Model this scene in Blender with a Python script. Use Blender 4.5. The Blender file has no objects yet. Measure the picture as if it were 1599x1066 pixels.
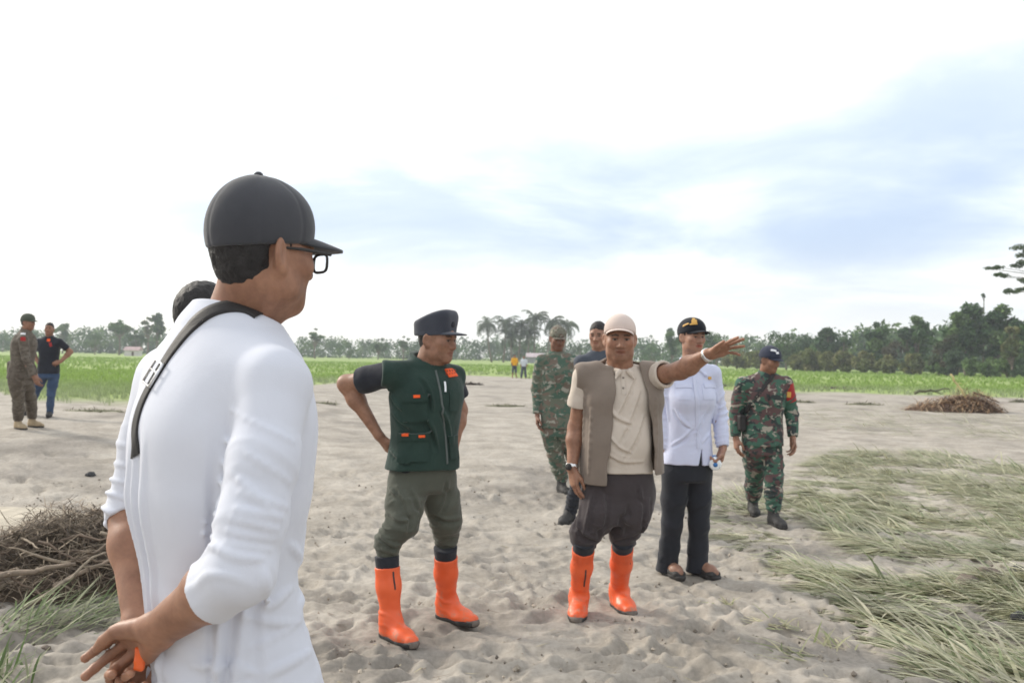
import bpy, math, random
import numpy as np
from mathutils import Vector, Matrix

# ------------------------------------------------------------------ camera
scene = bpy.context.scene
COL = scene.collection
W_PX, H_PX = 1599.0, 1066.0
F_PX = 1480.0
CAM_H = 1.43
PITCH = math.radians(0.91)
ROLL = math.radians(1.09)
cam_data = bpy.data.cameras.new('camera')
cam = bpy.data.objects.new('camera', cam_data)
COL.objects.link(cam)
cam_data.sensor_width = 36.0
cam_data.lens = 36.0 * F_PX / W_PX
cam_data.clip_start = 0.05
cam_data.clip_end = 6000.0
_f = np.array([0, math.cos(PITCH), math.sin(PITCH)])
_r0 = np.array([1.0, 0, 0]); _u0 = np.cross(_r0, _f)
CR = math.cos(ROLL) * _r0 + math.sin(ROLL) * _u0
CU = -math.sin(ROLL) * _r0 + math.cos(ROLL) * _u0
CF = _f
CPOS = np.array([0, 0, CAM_H])
cam.matrix_world = Matrix(((CR[0], CU[0], -CF[0], 0), (CR[1], CU[1], -CF[1], 0),
                           (CR[2], CU[2], -CF[2], CAM_H), (0, 0, 0, 1)))
cam_data.dof.use_dof = True
cam_data.dof.focus_distance = 2.6
cam_data.dof.aperture_fstop = 7.1
scene.camera = cam
scene.render.resolution_x = 1024
scene.render.resolution_y = 682

# ------------------------------------------------------------------ light
SUN_AZ, SUN_EL = math.radians(-58), math.radians(30)      # azimuth from +Y towards +X
world = bpy.data.worlds.new('World')
scene.world = world
world.use_nodes = True
def build_world():
    nt = world.node_tree; N = nt.nodes; L = nt.links
    N.clear()
    out = N.new('ShaderNodeOutputWorld')
    sky = N.new('ShaderNodeTexSky'); sky.sky_type = 'NISHITA'; sky.sun_disc = False
    sky.sun_elevation = SUN_EL; sky.sun_rotation = SUN_AZ
    sky.air_density = 1.0; sky.dust_density = 3.0
    bg = N.new('ShaderNodeBackground'); bg.inputs['Strength'].default_value = 0.10
    L.new(sky.outputs[0], bg.inputs['Color'])
    geo = N.new('ShaderNodeTexCoord')
    sep = N.new('ShaderNodeSeparateXYZ'); L.new(geo.outputs['Generated'], sep.inputs[0])
    # project the view direction on a cloud deck so that clouds flatten towards the horizon
    zc = N.new('ShaderNodeMath'); zc.operation = 'ADD'; zc.inputs[1].default_value = 0.16
    za = N.new('ShaderNodeMath'); za.operation = 'MAXIMUM'; za.inputs[1].default_value = 0.0
    L.new(sep.outputs[2], za.inputs[0]); L.new(za.outputs[0], zc.inputs[0])
    dx = N.new('ShaderNodeMath'); dx.operation = 'DIVIDE'
    dy = N.new('ShaderNodeMath'); dy.operation = 'DIVIDE'
    L.new(sep.outputs[0], dx.inputs[0]); L.new(zc.outputs[0], dx.inputs[1])
    L.new(sep.outputs[1], dy.inputs[0]); L.new(zc.outputs[0], dy.inputs[1])
    cmb = N.new('ShaderNodeCombineXYZ'); L.new(dx.outputs[0], cmb.inputs[0]); L.new(dy.outputs[0], cmb.inputs[1])
    mp = N.new('ShaderNodeMapping'); L.new(cmb.outputs[0], mp.inputs[0])
    mp.inputs['Location'].default_value = SKY_OFF
    n1 = N.new('ShaderNodeTexNoise'); n1.inputs['Scale'].default_value = 0.95
    n1.inputs['Detail'].default_value = 6.0; n1.inputs['Roughness'].default_value = 0.52
    n1.inputs['Distortion'].default_value = 0.35
    L.new(mp.outputs[0], n1.inputs['Vector'])
    r1 = N.new('ShaderNodeValToRGB')
    e = r1.color_ramp.elements
    e[0].position = 0.38; e[0].color = (0.0, 0, 0, 1)
    e[1].position = 0.58; e[1].color = (1, 1, 1, 1)
    L.new(n1.outputs[0], r1.inputs[0])
    # cloud radiance: grey-blue thin parts, white thick parts
    cr = N.new('ShaderNodeValToRGB'); e = cr.color_ramp.elements
    e[0].position = 0.0; e[0].color = (0.56, 0.70, 0.93, 1)
    e[1].position = 0.80; e[1].color = (1.10, 1.12, 1.14, 1)
    m = e.new(0.42); m.color = (0.84, 0.95, 1.08, 1)
    # a thinner bluish stretch of the deck low in the right of the view
    gd = N.new('ShaderNodeVectorMath'); gd.operation = 'NORMALIZE'; L.new(geo.outputs['Generated'], gd.inputs[0])
    gs = N.new('ShaderNodeVectorMath'); gs.operation = 'SUBTRACT'; L.new(gd.outputs[0], gs.inputs[0]); gs.inputs[1].default_value = (0.30, 0.94, 0.135)
    gm = N.new('ShaderNodeVectorMath'); gm.operation = 'MULTIPLY'; L.new(gs.outputs[0], gm.inputs[0]); gm.inputs[1].default_value = (2.4, 2.4, 8.6)
    gl = N.new('ShaderNodeVectorMath'); gl.operation = 'LENGTH'; L.new(gm.outputs[0], gl.inputs[0])
    wn = N.new('ShaderNodeMath'); wn.operation = 'MULTIPLY_ADD'; L.new(n1.outputs[0], wn.inputs[0]); wn.inputs[1].default_value = 2.6; wn.inputs[2].default_value = -1.25
    wa = N.new('ShaderNodeMath'); wa.operation = 'ADD'; L.new(gl.outputs['Value'], wa.inputs[0]); L.new(wn.outputs[0], wa.inputs[1])
    gr = N.new('ShaderNodeMapRange'); gr.interpolation_type = 'SMOOTHSTEP'; L.new(wa.outputs[0], gr.inputs['Value'])
    gr.inputs['From Min'].default_value = -0.1; gr.inputs['From Max'].default_value = 1.25
    gr.inputs['To Min'].default_value = 0.14; gr.inputs['To Max'].default_value = 1.0
    base = N.new('ShaderNodeMath'); base.operation = 'MULTIPLY_ADD'; L.new(r1.outputs[0], base.inputs[0])
    base.inputs[1].default_value = 0.58; base.inputs[2].default_value = 0.40
    bm = N.new('ShaderNodeMath'); bm.operation = 'MULTIPLY'; L.new(base.outputs[0], bm.inputs[0]); L.new(gr.outputs[0], bm.inputs[1])
    # and a fainter, smaller one to the left
    hs_ = N.new('ShaderNodeVectorMath'); hs_.operation = 'SUBTRACT'; L.new(gd.outputs[0], hs_.inputs[0]); hs_.inputs[1].default_value = (-0.34, 0.92, 0.15)
    hm_ = N.new('ShaderNodeVectorMath'); hm_.operation = 'MULTIPLY'; L.new(hs_.outputs[0], hm_.inputs[0]); hm_.inputs[1].default_value = (6.5, 6.5, 13.0)
    hl_ = N.new('ShaderNodeVectorMath'); hl_.operation = 'LENGTH'; L.new(hm_.outputs[0], hl_.inputs[0])
    ha_ = N.new('ShaderNodeMath'); ha_.operation = 'ADD'; L.new(hl_.outputs['Value'], ha_.inputs[0]); L.new(wn.outputs[0], ha_.inputs[1])
    hr_ = N.new('ShaderNodeMapRange'); hr_.interpolation_type = 'SMOOTHSTEP'; L.new(ha_.outputs[0], hr_.inputs['Value'])
    hr_.inputs['From Min'].default_value = -0.1; hr_.inputs['From Max'].default_value = 1.2
    hr_.inputs['To Min'].default_value = 0.12; hr_.inputs['To Max'].default_value = 1.0
    bm2 = N.new('ShaderNodeMath'); bm2.operation = 'MULTIPLY'; L.new(bm.outputs[0], bm2.inputs[0]); L.new(hr_.outputs[0], bm2.inputs[1]); bm = bm2
    L.new(bm.outputs[0], cr.inputs[0])
    # warm brightening of the cloud deck round the veiled sun
    sd = (math.sin(SUN_AZ) * math.cos(SUN_EL), math.cos(SUN_AZ) * math.cos(SUN_EL), math.sin(SUN_EL))
    dot = N.new('ShaderNodeVectorMath'); dot.operation = 'DOT_PRODUCT'
    nrm = N.new('ShaderNodeVectorMath'); nrm.operation = 'NORMALIZE'
    L.new(geo.outputs['Generated'], nrm.inputs[0]); L.new(nrm.outputs[0], dot.inputs[0])
    dot.inputs[1].default_value = sd
    mr = N.new('ShaderNodeMapRange'); mr.interpolation_type = 'SMOOTHSTEP'
    mr.inputs['From Min'].default_value = 0.62; mr.inputs['From Max'].default_value = 1.0
    mr.inputs['To Min'].default_value = 0.0; mr.inputs['To Max'].default_value = 1.0
    L.new(dot.outputs['Value'], mr.inputs['Value'])
    add = N.new('ShaderNodeMix'); add.data_type = 'RGBA'; add.blend_type = 'ADD'
    L.new(mr.outputs[0], add.inputs['Factor'])
    L.new(cr.outputs[0], add.inputs['A']); add.inputs['B'].default_value = (0.95, 0.88, 0.74, 1)
    hz = N.new('ShaderNodeMapRange'); hz.interpolation_type = 'SMOOTHSTEP'; L.new(sep.outputs[2], hz.inputs['Value'])
    hz.inputs['From Min'].default_value = 0.0; hz.inputs['From Max'].default_value = 0.13
    hz.inputs['To Min'].default_value = 0.75; hz.inputs['To Max'].default_value = 0.0
    hm = N.new('ShaderNodeMix'); hm.data_type = 'RGBA'; L.new(hz.outputs[0], hm.inputs['Factor'])
    L.new(add.outputs['Result'], hm.inputs['A']); hm.inputs['B'].default_value = (1.22, 1.18, 1.08, 1)
    add = hm
    bgc = N.new('ShaderNodeBackground'); bgc.inputs['Strength'].default_value = 1.05
    L.new(add.outputs['Result'], bgc.inputs['Color'])
    mix = N.new('ShaderNodeMixShader'); mix.inputs[0].default_value = 0.86
    L.new(bg.outputs[0], mix.inputs[1]); L.new(bgc.outputs[0], mix.inputs[2])
    L.new(mix.outputs[0], out.inputs['Surface'])
SKY_OFF = (3.1, 0.4, 0.0)
build_world()
sun_data = bpy.data.lights.new('sun', 'SUN')
sun_data.energy = 2.8; sun_data.angle = math.radians(10); sun_data.color = (1.0, 0.93, 0.82)
sun = bpy.data.objects.new('sun', sun_data); COL.objects.link(sun)
_sd = Vector((math.sin(SUN_AZ) * math.cos(SUN_EL), math.cos(SUN_AZ) * math.cos(SUN_EL), math.sin(SUN_EL)))
sun.rotation_euler = _sd.to_track_quat('Z', 'Y').to_euler()
sun.location = (-8, 8, 12)
scene.view_settings.view_transform = 'Standard'
scene.view_settings.look = 'None'
scene.view_settings.gamma = 1.0
scene.view_settings.use_curve_mapping = False
scene.view_settings.exposure = 0.14

# ------------------------------------------------------------------ small helpers
def V(*a): return np.array(a, dtype=float)
def nz(v):
    v = np.asarray(v, float); return v / max(np.linalg.norm(v), 1e-9)
def at(px, py, depth):
    x = (px - W_PX / 2) / F_PX; y = -(py - H_PX / 2) / F_PX
    return CPOS + depth * (CF + x * CR + y * CU)
def lin(r, g, b):
    o = []
    for c in (r, g, b):
        c = c / 255.0
        o.append(c / 12.92 if c <= 0.04045 else ((c + 0.055) / 1.055) ** 2.4)
    return tuple(o)
def sstep(a, b, x):
    t = np.clip((x - a) / (b - a), 0, 1); return t * t * (3 - 2 * t)
_rs = np.random.RandomState(7)
_TAB = _rs.rand(8192).astype(np.float32)
def _h3(i, j, k): return _TAB[((i * 73856093) ^ (j * 19349663) ^ (k * 83492791)) & 8191]
def vnoise(P, seed=0):
    """smooth value noise in [-1,1], P (N,3)"""
    P = np.asarray(P, np.float32) + np.float32(seed * 17.31)
    I = np.floor(P).astype(np.int64); Fr = P - I
    U = Fr * Fr * Fr * (Fr * (Fr * 6 - 15) + 10)
    i, j, k = I[:, 0], I[:, 1], I[:, 2]; u, v, w = U[:, 0], U[:, 1], U[:, 2]
    def lx(jj, kk):
        a = _h3(i, jj, kk); return a + (_h3(i + 1, jj, kk) - a) * u
    c00 = lx(j, k); c10 = lx(j + 1, k); c01 = lx(j, k + 1); c11 = lx(j + 1, k + 1)
    a = c00 + (c10 - c00) * v; b = c01 + (c11 - c01) * v
    return (a + (b - a) * w) * 2 - 1
def fbm(P, octv=3, seed=0, gain=0.5):
    s = 0; a = 1.0; t = 0
    P = np.asarray(P, np.float32)
    for o in range(octv):
        s = s + a * vnoise(P * (2.03 ** o), seed + o * 3); t += a; a *= gain
    return s / t

# ------------------------------------------------------------------ tagging and meshes
def tag(o, label=None, cat=None, group=None, kind=None):
    if label: o['label'] = label
    if cat: o['category'] = cat
    if group: o['group'] = group
    if kind: o['kind'] = kind
    return o
def empty(name, loc, label=None, cat=None, group=None):
    o = bpy.data.objects.new(name, None); COL.objects.link(o)
    o.location = tuple(float(c) for c in loc); o.empty_display_size = 0.1
    return tag(o, label, cat, group)
def raw_mesh(name, verts, faces, smooth=True):
    """verts (N,3) array; faces (M,k) array or list of arrays with different k"""
    me = bpy.data.meshes.new(name)
    verts = np.ascontiguousarray(verts, np.float32)
    fl = faces if isinstance(faces, list) else [faces]
    fl = [np.asarray(f, np.int32) for f in fl if len(f)]
    me.vertices.add(len(verts)); me.vertices.foreach_set('co', verts.ravel())
    nl = sum(f.size for f in fl); npoly = sum(len(f) for f in fl)
    me.loops.add(nl); me.polygons.add(npoly)
    me.loops.foreach_set('vertex_index', np.concatenate([f.ravel() for f in fl]))
    tot = np.concatenate([np.full(len(f), f.shape[1], np.int32) for f in fl])
    st = np.concatenate([[0], np.cumsum(tot)[:-1]]).astype(np.int32)
    me.polygons.foreach_set('loop_start', st); me.polygons.foreach_set('loop_total', tot)
    me.polygons.foreach_set('use_smooth', np.full(npoly, smooth, bool))
    me.update(calc_edges=True); me.validate()
    return me
def set_col(me, cols, name='Col'):
    a = me.color_attributes.new(name, 'FLOAT_COLOR', 'POINT')
    c = np.ones((len(cols), 4), np.float32); c[:, :3] = cols
    a.data.foreach_set('color', c.ravel())
def mobj(name, verts, faces, mat, parent=None, org=None, smooth=True, col=None):
    """verts in world space; org = world position of the top-level thing"""
    verts = np.asarray(verts, float)
    if org is None: org = V(0, 0, 0)
    me = raw_mesh(name, verts - np.asarray(org), faces, smooth)
    if col is not None: set_col(me, col)
    me.materials.append(mat)
    o = bpy.data.objects.new(name, me); COL.objects.link(o)
    if parent is not None: o.parent = parent
    else: o.location = tuple(float(c) for c in org)
    return o
class MB:
    """collects simple pieces into one mesh"""
    def __init__(s): s.v = []; s.f4 = []; s.f3 = []; s.n = 0
    def add(s, v, f):
        v = np.asarray(v, float)
        for q in f:
            (s.f4 if len(q) == 4 else s.f3).append([i + s.n for i in q])
        s.v.append(v); s.n += len(v)
    def grid(s, G, closed_u=False, closed_v=False):
        """G (nu,nv,3)"""
        G = np.asarray(G, float); nu, nv = G.shape[:2]
        f = []
        for i in range(nu if closed_u else nu - 1):
            for j in range(nv if closed_v else nv - 1):
                a = i * nv + j; b = ((i + 1) % nu) * nv + j
                c = ((i + 1) % nu) * nv + (j + 1) % nv; d = i * nv + (j + 1) % nv
                f.append((a, b, c, d))
        s.add(G.reshape(-1, 3), f)
    def tube(s, pts, rad, sides=8, cap=True, flat=None):
        pts = [np.asarray(p, float) for p in pts]; n = len(pts)
        rad = [rad] * n if np.isscalar(rad) else rad
        T = [nz(pts[min(i + 1, n - 1)] - pts[max(i - 1, 0)]) for i in range(n)]
        ref = V(0, 0, 1) if abs(T[0][2]) < 0.9 else V(1, 0, 0)
        u = nz(np.cross(T[0], ref)); R = []
        for i in range(n):
            u = nz(u - T[i] * np.dot(u, T[i])); w = np.cross(T[i], u)
            R.append([pts[i] + rad[i] * (math.cos(2 * math.pi * k / sides) * u + math.sin(2 * math.pi * k / sides) * w) for k in range(sides)])
        base = s.n
        s.grid(np.array(R), closed_v=True)
        if cap:
            for ri, flip in ((0, False), (n - 1, True)):
                s.v.append(np.array([pts[ri]])); c = s.n; s.n += 1
                for k in range(sides):
                    a = base + ri * sides + k; b = base + ri * sides + (k + 1) % sides
                    s.f3.append([a, b, c] if not flip else [b, a, c])
    def box(s, c, ax, ay, az):
        """centre and three half-axis vectors"""
        c, ax, ay, az = [np.asarray(q, float) for q in (c, ax, ay, az)]
        v = [c + i * ax + j * ay + k * az for k in (-1, 1) for j in (-1, 1) for i in (-1, 1)]
        s.add(v, [(0, 2, 3, 1), (4, 5, 7, 6), (0, 1, 5, 4), (2, 6, 7, 3), (0, 4, 6, 2), (1, 3, 7, 5)])
    def build(s, name, mat, parent=None, org=None, smooth=True):
        fl = []
        if s.f4: fl.append(np.array(s.f4, np.int32))
        if s.f3: fl.append(np.array(s.f3, np.int32))
        return mobj(name, np.concatenate(s.v), fl, mat, parent, org, smooth)

# ------------------------------------------------------------------ materials
def new_mat(name):
    m = bpy.data.materials.new(name); m.use_nodes = True
    nt = m.node_tree; nt.nodes.clear()
    out = nt.nodes.new('ShaderNodeOutputMaterial'); b = nt.nodes.new('ShaderNodeBsdfPrincipled')
    nt.links.new(b.outputs[0], out.inputs['Surface'])
    return m, nt, b
def noise_node(nt, scale, detail=3, rough=0.5, coord=None, dist=0.0):
    n = nt.nodes.new('ShaderNodeTexNoise'); n.inputs['Scale'].default_value = scale
    n.inputs['Detail'].default_value = detail; n.inputs['Roughness'].default_value = rough
    n.inputs['Distortion'].default_value = dist
    if coord is not None: nt.links.new(coord, n.inputs['Vector'])
    return n
def ramp(nt, fac, stops, interp='LINEAR'):
    r = nt.nodes.new('ShaderNodeValToRGB'); r.color_ramp.interpolation = interp
    e = r.color_ramp.elements
    while len(e) < len(stops): e.new(0.5)
    for i, (p, c) in enumerate(stops):
        e[i].position = p; e[i].color = (c[0], c[1], c[2], 1)
    nt.links.new(fac, r.inputs[0]); return r
def bump(nt, b, height, strength, dist=0.01, prev=None):
    n = nt.nodes.new('ShaderNodeBump'); n.inputs['Strength'].default_value = strength
    n.inputs['Distance'].default_value = dist
    nt.links.new(height, n.inputs['Height'])
    if prev is not None: nt.links.new(prev, n.inputs['Normal'])
    nt.links.new(n.outputs[0], b.inputs['Normal']); return n.outputs[0]
def objco(nt):
    t = nt.nodes.new('ShaderNodeTexCoord'); return t.outputs['Object']
def mat_plain(name, col, rough=0.7, var=0.18, scale=6.0, bs=0.15, bscale=60.0, metal=0.0, spec=0.3, bd=0.004):
    m, nt, b = new_mat(name); co = objco(nt)
    n = noise_node(nt, scale, 4, 0.55, co)
    lo = [c * (1 - var) for c in col]; hi = [min(1, c * (1 + var)) for c in col]
    r = ramp(nt, n.outputs[0], [(0.3, lo), (0.7, hi)])
    nt.links.new(r.outputs[0], b.inputs['Base Color'])
    b.inputs['Roughness'].default_value = rough; b.inputs['Metallic'].default_value = metal
    b.inputs['Specular IOR Level'].default_value = spec
    if bs > 0:
        n2 = noise_node(nt, bscale, 3, 0.6, co); bump(nt, b, n2.outputs[0], bs, bd)
    return m
def mat_fabric(name, col, var=0.14, weave=420.0, wrinkle=14.0, wr=0.35, rib=None, sheen=0.15, rough=0.9):
    m, nt, b = new_mat(name); co = objco(nt)
    n = noise_node(nt, 5.0, 4, 0.6, co)
    lo = [c * (1 - var) for c in col]; hi = [min(1, c * (1 + var)) for c in col]
    r = ramp(nt, n.outputs[0], [(0.3, lo), (0.7, hi)])
    nt.links.new(r.outputs[0], b.inputs['Base Color'])
    b.inputs['Roughness'].default_value = rough; b.inputs['Specular IOR Level'].default_value = 0.15
    b.inputs['Sheen Weight'].default_value = sheen; b.inputs['Sheen Roughness'].default_value = 0.5
    n1 = noise_node(nt, wrinkle, 3, 0.55, co, 0.6)
    p = bump(nt, b, n1.outputs[0], wr, 0.012)
    if rib and False:
        mp = nt.nodes.new('ShaderNodeMapping'); nt.links.new(co, mp.inputs[0])
        mp.inputs['Rotation'].default_value = (0, 0, rib[1])
        w = nt.nodes.new('ShaderNodeTexWave'); w.inputs['Scale'].default_value = rib[0]
        w.inputs['Distortion'].default_value = 0.6; w.inputs['Detail'].default_value = 1.0
        nt.links.new(mp.outputs[0], w.inputs['Vector'])
        p = bump(nt, b, w.outputs['Fac'], rib[2], 0.0015, p)
    n2 = noise_node(nt, weave, 2, 0.6, co); bump(nt, b, n2.outputs[0], 0.18, 0.002, p)
    return m
def mat_camo(name, cols, scale=9.0):
    """cols: base, second, third, fourth"""
    m, nt, b = new_mat(name); co = objco(nt)
    cur = None
    mp = nt.nodes.new('ShaderNodeMapping'); nt.links.new(co, mp.inputs[0])
    mp.inputs['Scale'].default_value = (1.0, 1.0, 1.55)
    base = nt.nodes.new('ShaderNodeRGB'); base.outputs[0].default_value = (*cols[0], 1); cur = base.outputs[0]
    for i, (c, th, sc) in enumerate(zip(cols[1:], (0.50, 0.55, 0.60), (1.0, 1.25, 1.7))):
        off = nt.nodes.new('ShaderNodeMapping'); nt.links.new(mp.outputs[0], off.inputs[0])
        off.inputs['Location'].default_value = (i * 3.7 + 1.3, i * 5.1, i * 2.3)
        n = noise_node(nt, scale * sc, 2.2, 0.5, off.outputs[0], 0.7)
        r = ramp(nt, n.outputs[0], [(th, (0, 0, 0)), (th + 0.02, (1, 1, 1))])
        mx = nt.nodes.new('ShaderNodeMix'); mx.data_type = 'RGBA'
        nt.links.new(r.outputs[0], mx.inputs['Factor']); nt.links.new(cur, mx.inputs['A'])
        mx.inputs['B'].default_value = (*c, 1); cur = mx.outputs['Result']
    nt.links.new(cur, b.inputs['Base Color'])
    b.inputs['Roughness'].default_value = 0.9; b.inputs['Specular IOR Level'].default_value = 0.15
    b.inputs['Sheen Weight'].default_value = 0.1
    n1 = noise_node(nt, 16.0, 3, 0.55, co, 0.6); p = bump(nt, b, n1.outputs[0], 0.4, 0.012)
    n2 = noise_node(nt, 400.0, 2, 0.6, co); bump(nt, b, n2.outputs[0], 0.15, 0.002, p)
    return m
def mat_skin(name):
    m, nt, b = new_mat(name); co = objco(nt)
    a = nt.nodes.new('ShaderNodeAttribute'); a.attribute_name = 'Col'
    n = noise_node(nt, 38.0, 4, 0.6, co)
    r0 = ramp(nt, n.outputs[0], [(0.3, (0.80, 0.77, 0.76)), (0.7, (1.14, 1.12, 1.10))])
    nb = noise_node(nt, 11.0, 3, 0.6, co)
    r1 = ramp(nt, nb.outputs[0], [(0.32, (0.84, 0.78, 0.76)), (0.68, (1.12, 1.08, 1.05))])
    r = nt.nodes.new('ShaderNodeMix'); r.data_type = 'RGBA'; r.blend_type = 'MULTIPLY'; r.inputs['Factor'].default_value = 1.0
    nt.links.new(r0.outputs[0], r.inputs['A']); nt.links.new(r1.outputs[0], r.inputs['B'])
    mx = nt.nodes.new('ShaderNodeMix'); mx.data_type = 'RGBA'; mx.blend_type = 'MULTIPLY'
    mx.inputs['Factor'].default_value = 1.0
    nt.links.new(a.outputs['Color'], mx.inputs['A']); nt.links.new(r.outputs['Result'], mx.inputs['B'])
    nt.links.new(mx.outputs['Result'], b.inputs['Base Color'])
    b.inputs['Roughness'].default_value = 0.5; b.inputs['Specular IOR Level'].default_value = 0.35
    b.inputs['Subsurface Weight'].default_value = 0.12
    b.inputs['Subsurface Radius'].default_value = (0.012, 0.004, 0.002)
    b.inputs['Subsurface Scale'].default_value = 0.6
    n2 = noise_node(nt, 260.0, 3, 0.6, co); p = bump(nt, b, n2.outputs[0], 0.22, 0.0015)
    n3 = noise_node(nt, 70.0, 3, 0.6, co, 1.0); bump(nt, b, n3.outputs[0], 0.12, 0.003, p)
    return m
def mat_vcol(name, rough=0.8, var=0.2, scale=8.0, trans=0.0, bs=0.0):
    """colour from the 'Col' attribute with a little noise; trans = translucent leaf share"""
    m, nt, b = new_mat(name); co = objco(nt)
    a = nt.nodes.new('ShaderNodeAttribute'); a.attribute_name = 'Col'
    n = noise_node(nt, scale, 3, 0.6, co)
    r = ramp(nt, n.outputs[0], [(0.3, (1 - var,) * 3), (0.7, (1 + var,) * 3)])
    mx = nt.nodes.new('ShaderNodeMix'); mx.data_type = 'RGBA'; mx.blend_type = 'MULTIPLY'
    mx.inputs['Factor'].default_value = 1.0
    nt.links.new(a.outputs['Color'], mx.inputs['A']); nt.links.new(r.outputs[0], mx.inputs['B'])
    nt.links.new(mx.outputs['Result'], b.inputs['Base Color'])
    b.inputs['Roughness'].default_value = rough; b.inputs['Specular IOR Level'].default_value = 0.25
    if trans > 0:
        t = nt.nodes.new('ShaderNodeBsdfTranslucent'); nt.links.new(mx.outputs['Result'], t.inputs['Color'])
        ms = nt.nodes.new('ShaderNodeMixShader'); ms.inputs[0].default_value = trans
        out = [q for q in nt.nodes if q.type == 'OUTPUT_MATERIAL'][0]
        nt.links.new(b.outputs[0], ms.inputs[1]); nt.links.new(t.outputs[0], ms.inputs[2])
        nt.links.new(ms.outputs[0], out.inputs['Surface'])
    return m

# ------------------------------------------------------------------ implicit surfaces
def smin(a, b, k):
    if k <= 0: return np.minimum(a, b)
    h = np.maximum(k - np.abs(a - b), 0) / k
    return np.minimum(a, b) - h * h * k * 0.25
def smax(a, b, k): return -smin(-a, -b, k)
class SDF:
    def __init__(s): s.ops = []; s.post = []; s.lo = np.full(3, 1e9); s.hi = np.full(3, -1e9)
    def add(s, fn, lo, hi, k=0.02, op='u'):
        lo = np.asarray(lo, float); hi = np.asarray(hi, float)
        s.ops.append((op, fn, lo, hi, k))
        if op == 'u': s.lo = np.minimum(s.lo, lo); s.hi = np.maximum(s.hi, hi)
        return s
    def cap(s, a, b, ra, rb=None, k=0.02, op='u'):
        a = np.asarray(a, np.float32); b = np.asarray(b, np.float32); rb = ra if rb is None else rb
        ba = b - a; L2 = float(max(np.dot(ba, ba), 1e-9))
        def fn(P):
            pa = P - a; h = np.clip(pa @ ba / L2, 0, 1)
            return np.linalg.norm(pa - h[:, None] * ba, axis=1) - (ra + (rb - ra) * h)
        r = max(ra, rb)
        return s.add(fn, np.minimum(a, b) - r, np.maximum(a, b) + r, k, op)
    def chain(s, pts, rad, k=0.02, op='u'):
        for i in range(len(pts) - 1): s.cap(pts[i], pts[i + 1], rad[i], rad[i + 1], k, op)
        return s
    def ell(s, c, r, R=None, k=0.02, op='u'):
        """ellipsoid, R rows = local axes in world"""
        c = np.asarray(c, np.float32); r = np.asarray(r, np.float32)
        R = np.eye(3, dtype=np.float32) if R is None else np.asarray(R, np.float32)
        def fn(P):
            q = (P - c) @ R.T
            k0 = np.linalg.norm(q / r, axis=1); k1 = np.linalg.norm(q / (r * r), axis=1)
            return np.where(k0 < 1e-3, -r.min(), k0 * (k0 - 1) / np.maximum(k1, 1e-6))
        e = np.sqrt(((R * r[:, None]) ** 2).sum(0))
        return s.add(fn, c - e, c + e, k, op)
    def ecap(s, a, b, ra, rb, wdir, k=0.02, op='u', n=2.0):
        """capsule of elliptic section; ra, rb = (half along wdir, half across)"""
        a = np.asarray(a, np.float32); b = np.asarray(b, np.float32)
        ba = b - a; L = float(np.linalg.norm(ba)); t = ba / max(L, 1e-6)
        w = np.asarray(wdir, np.float32); w = w - t * np.dot(w, t); w = (w / np.linalg.norm(w)).astype(np.float32)
        q = np.cross(t, w).astype(np.float32)
        def fn(P):
            pa = P - a; y = pa @ t; h = np.clip(y / L, 0, 1)
            ru = ra[0] + (rb[0] - ra[0]) * h; rv = ra[1] + (rb[1] - ra[1]) * h
            e = (y - h * L) / np.minimum(ru, rv)
            kk = (np.abs(pa @ w / ru) ** n + np.abs(pa @ q / rv) ** n + np.abs(e) ** n) ** (1 / n)
            return (kk - 1) * np.minimum(ru, rv)
        r = max(*ra, *rb)
        return s.add(fn, np.minimum(a, b) - r, np.maximum(a, b) + r, k, op)
    def box(s, c, h, R, rnd=0.01, k=0.01, op='u'):
        c = np.asarray(c, np.float32); h = np.asarray(h, np.float32); R = np.asarray(R, np.float32)
        def fn(P):
            q = np.abs((P - c) @ R.T) - (h - rnd)
            return np.linalg.norm(np.maximum(q, 0), axis=1) + np.minimum(q.max(1), 0) - rnd
        e = np.abs(R * h[:, None]).sum(0)
        return s.add(fn, c - e, c + e, k, op)
    def loft(s, secs, lft, n=2.3, k=0.03, infl=0.0, op='u'):
        """vertical loft: secs = [(centre3, half_width, half_depth)] from low to high; lft = horizontal width axis"""
        z = np.array([q[0][2] for q in secs]); T = np.linspace(z[0], z[-1], 160)
        def cr(v):
            v = np.asarray(v, float); m = np.gradient(v, z)
            i = np.clip(np.searchsorted(z, T) - 1, 0, len(z) - 2); h = z[i + 1] - z[i]; t = (T - z[i]) / h
            return ((2 * t**3 - 3 * t**2 + 1) * v[i] + (t**3 - 2 * t**2 + t) * h * m[i] + (-2 * t**3 + 3 * t**2) * v[i + 1] + (t**3 - t**2) * h * m[i + 1])
        cx = cr([q[0][0] for q in secs]); cy = cr([q[0][1] for q in secs])
        A = np.maximum(cr([q[1] for q in secs]) + infl, 0.01); B = np.maximum(cr([q[2] for q in secs]) + infl, 0.01)
        lft = nz([lft[0], lft[1], 0]); fw = V(lft[1], -lft[0], 0)
        z0, z1 = z[0] - infl, z[-1] + infl
        def fn(P):
            zz = P[:, 2]; x = P[:, 0] - np.interp(zz, T, cx); y = P[:, 1] - np.interp(zz, T, cy)
            a = np.interp(zz, T, A); b = np.interp(zz, T, B)
            kk = (np.abs((x * lft[0] + y * lft[1]) / a) ** n + np.abs((x * fw[0] + y * fw[1]) / b) ** n) ** (1 / n)
            d = (kk - 1) * np.minimum(a, b)
            return smax(d, np.maximum(z0 - zz, zz - z1), 0.03)
        r = max(A.max(), B.max())
        return s.add(fn, (cx.min() - r, cy.min() - r, z0), (cx.max() + r, cy.max() + r, z1), k, op)
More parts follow.
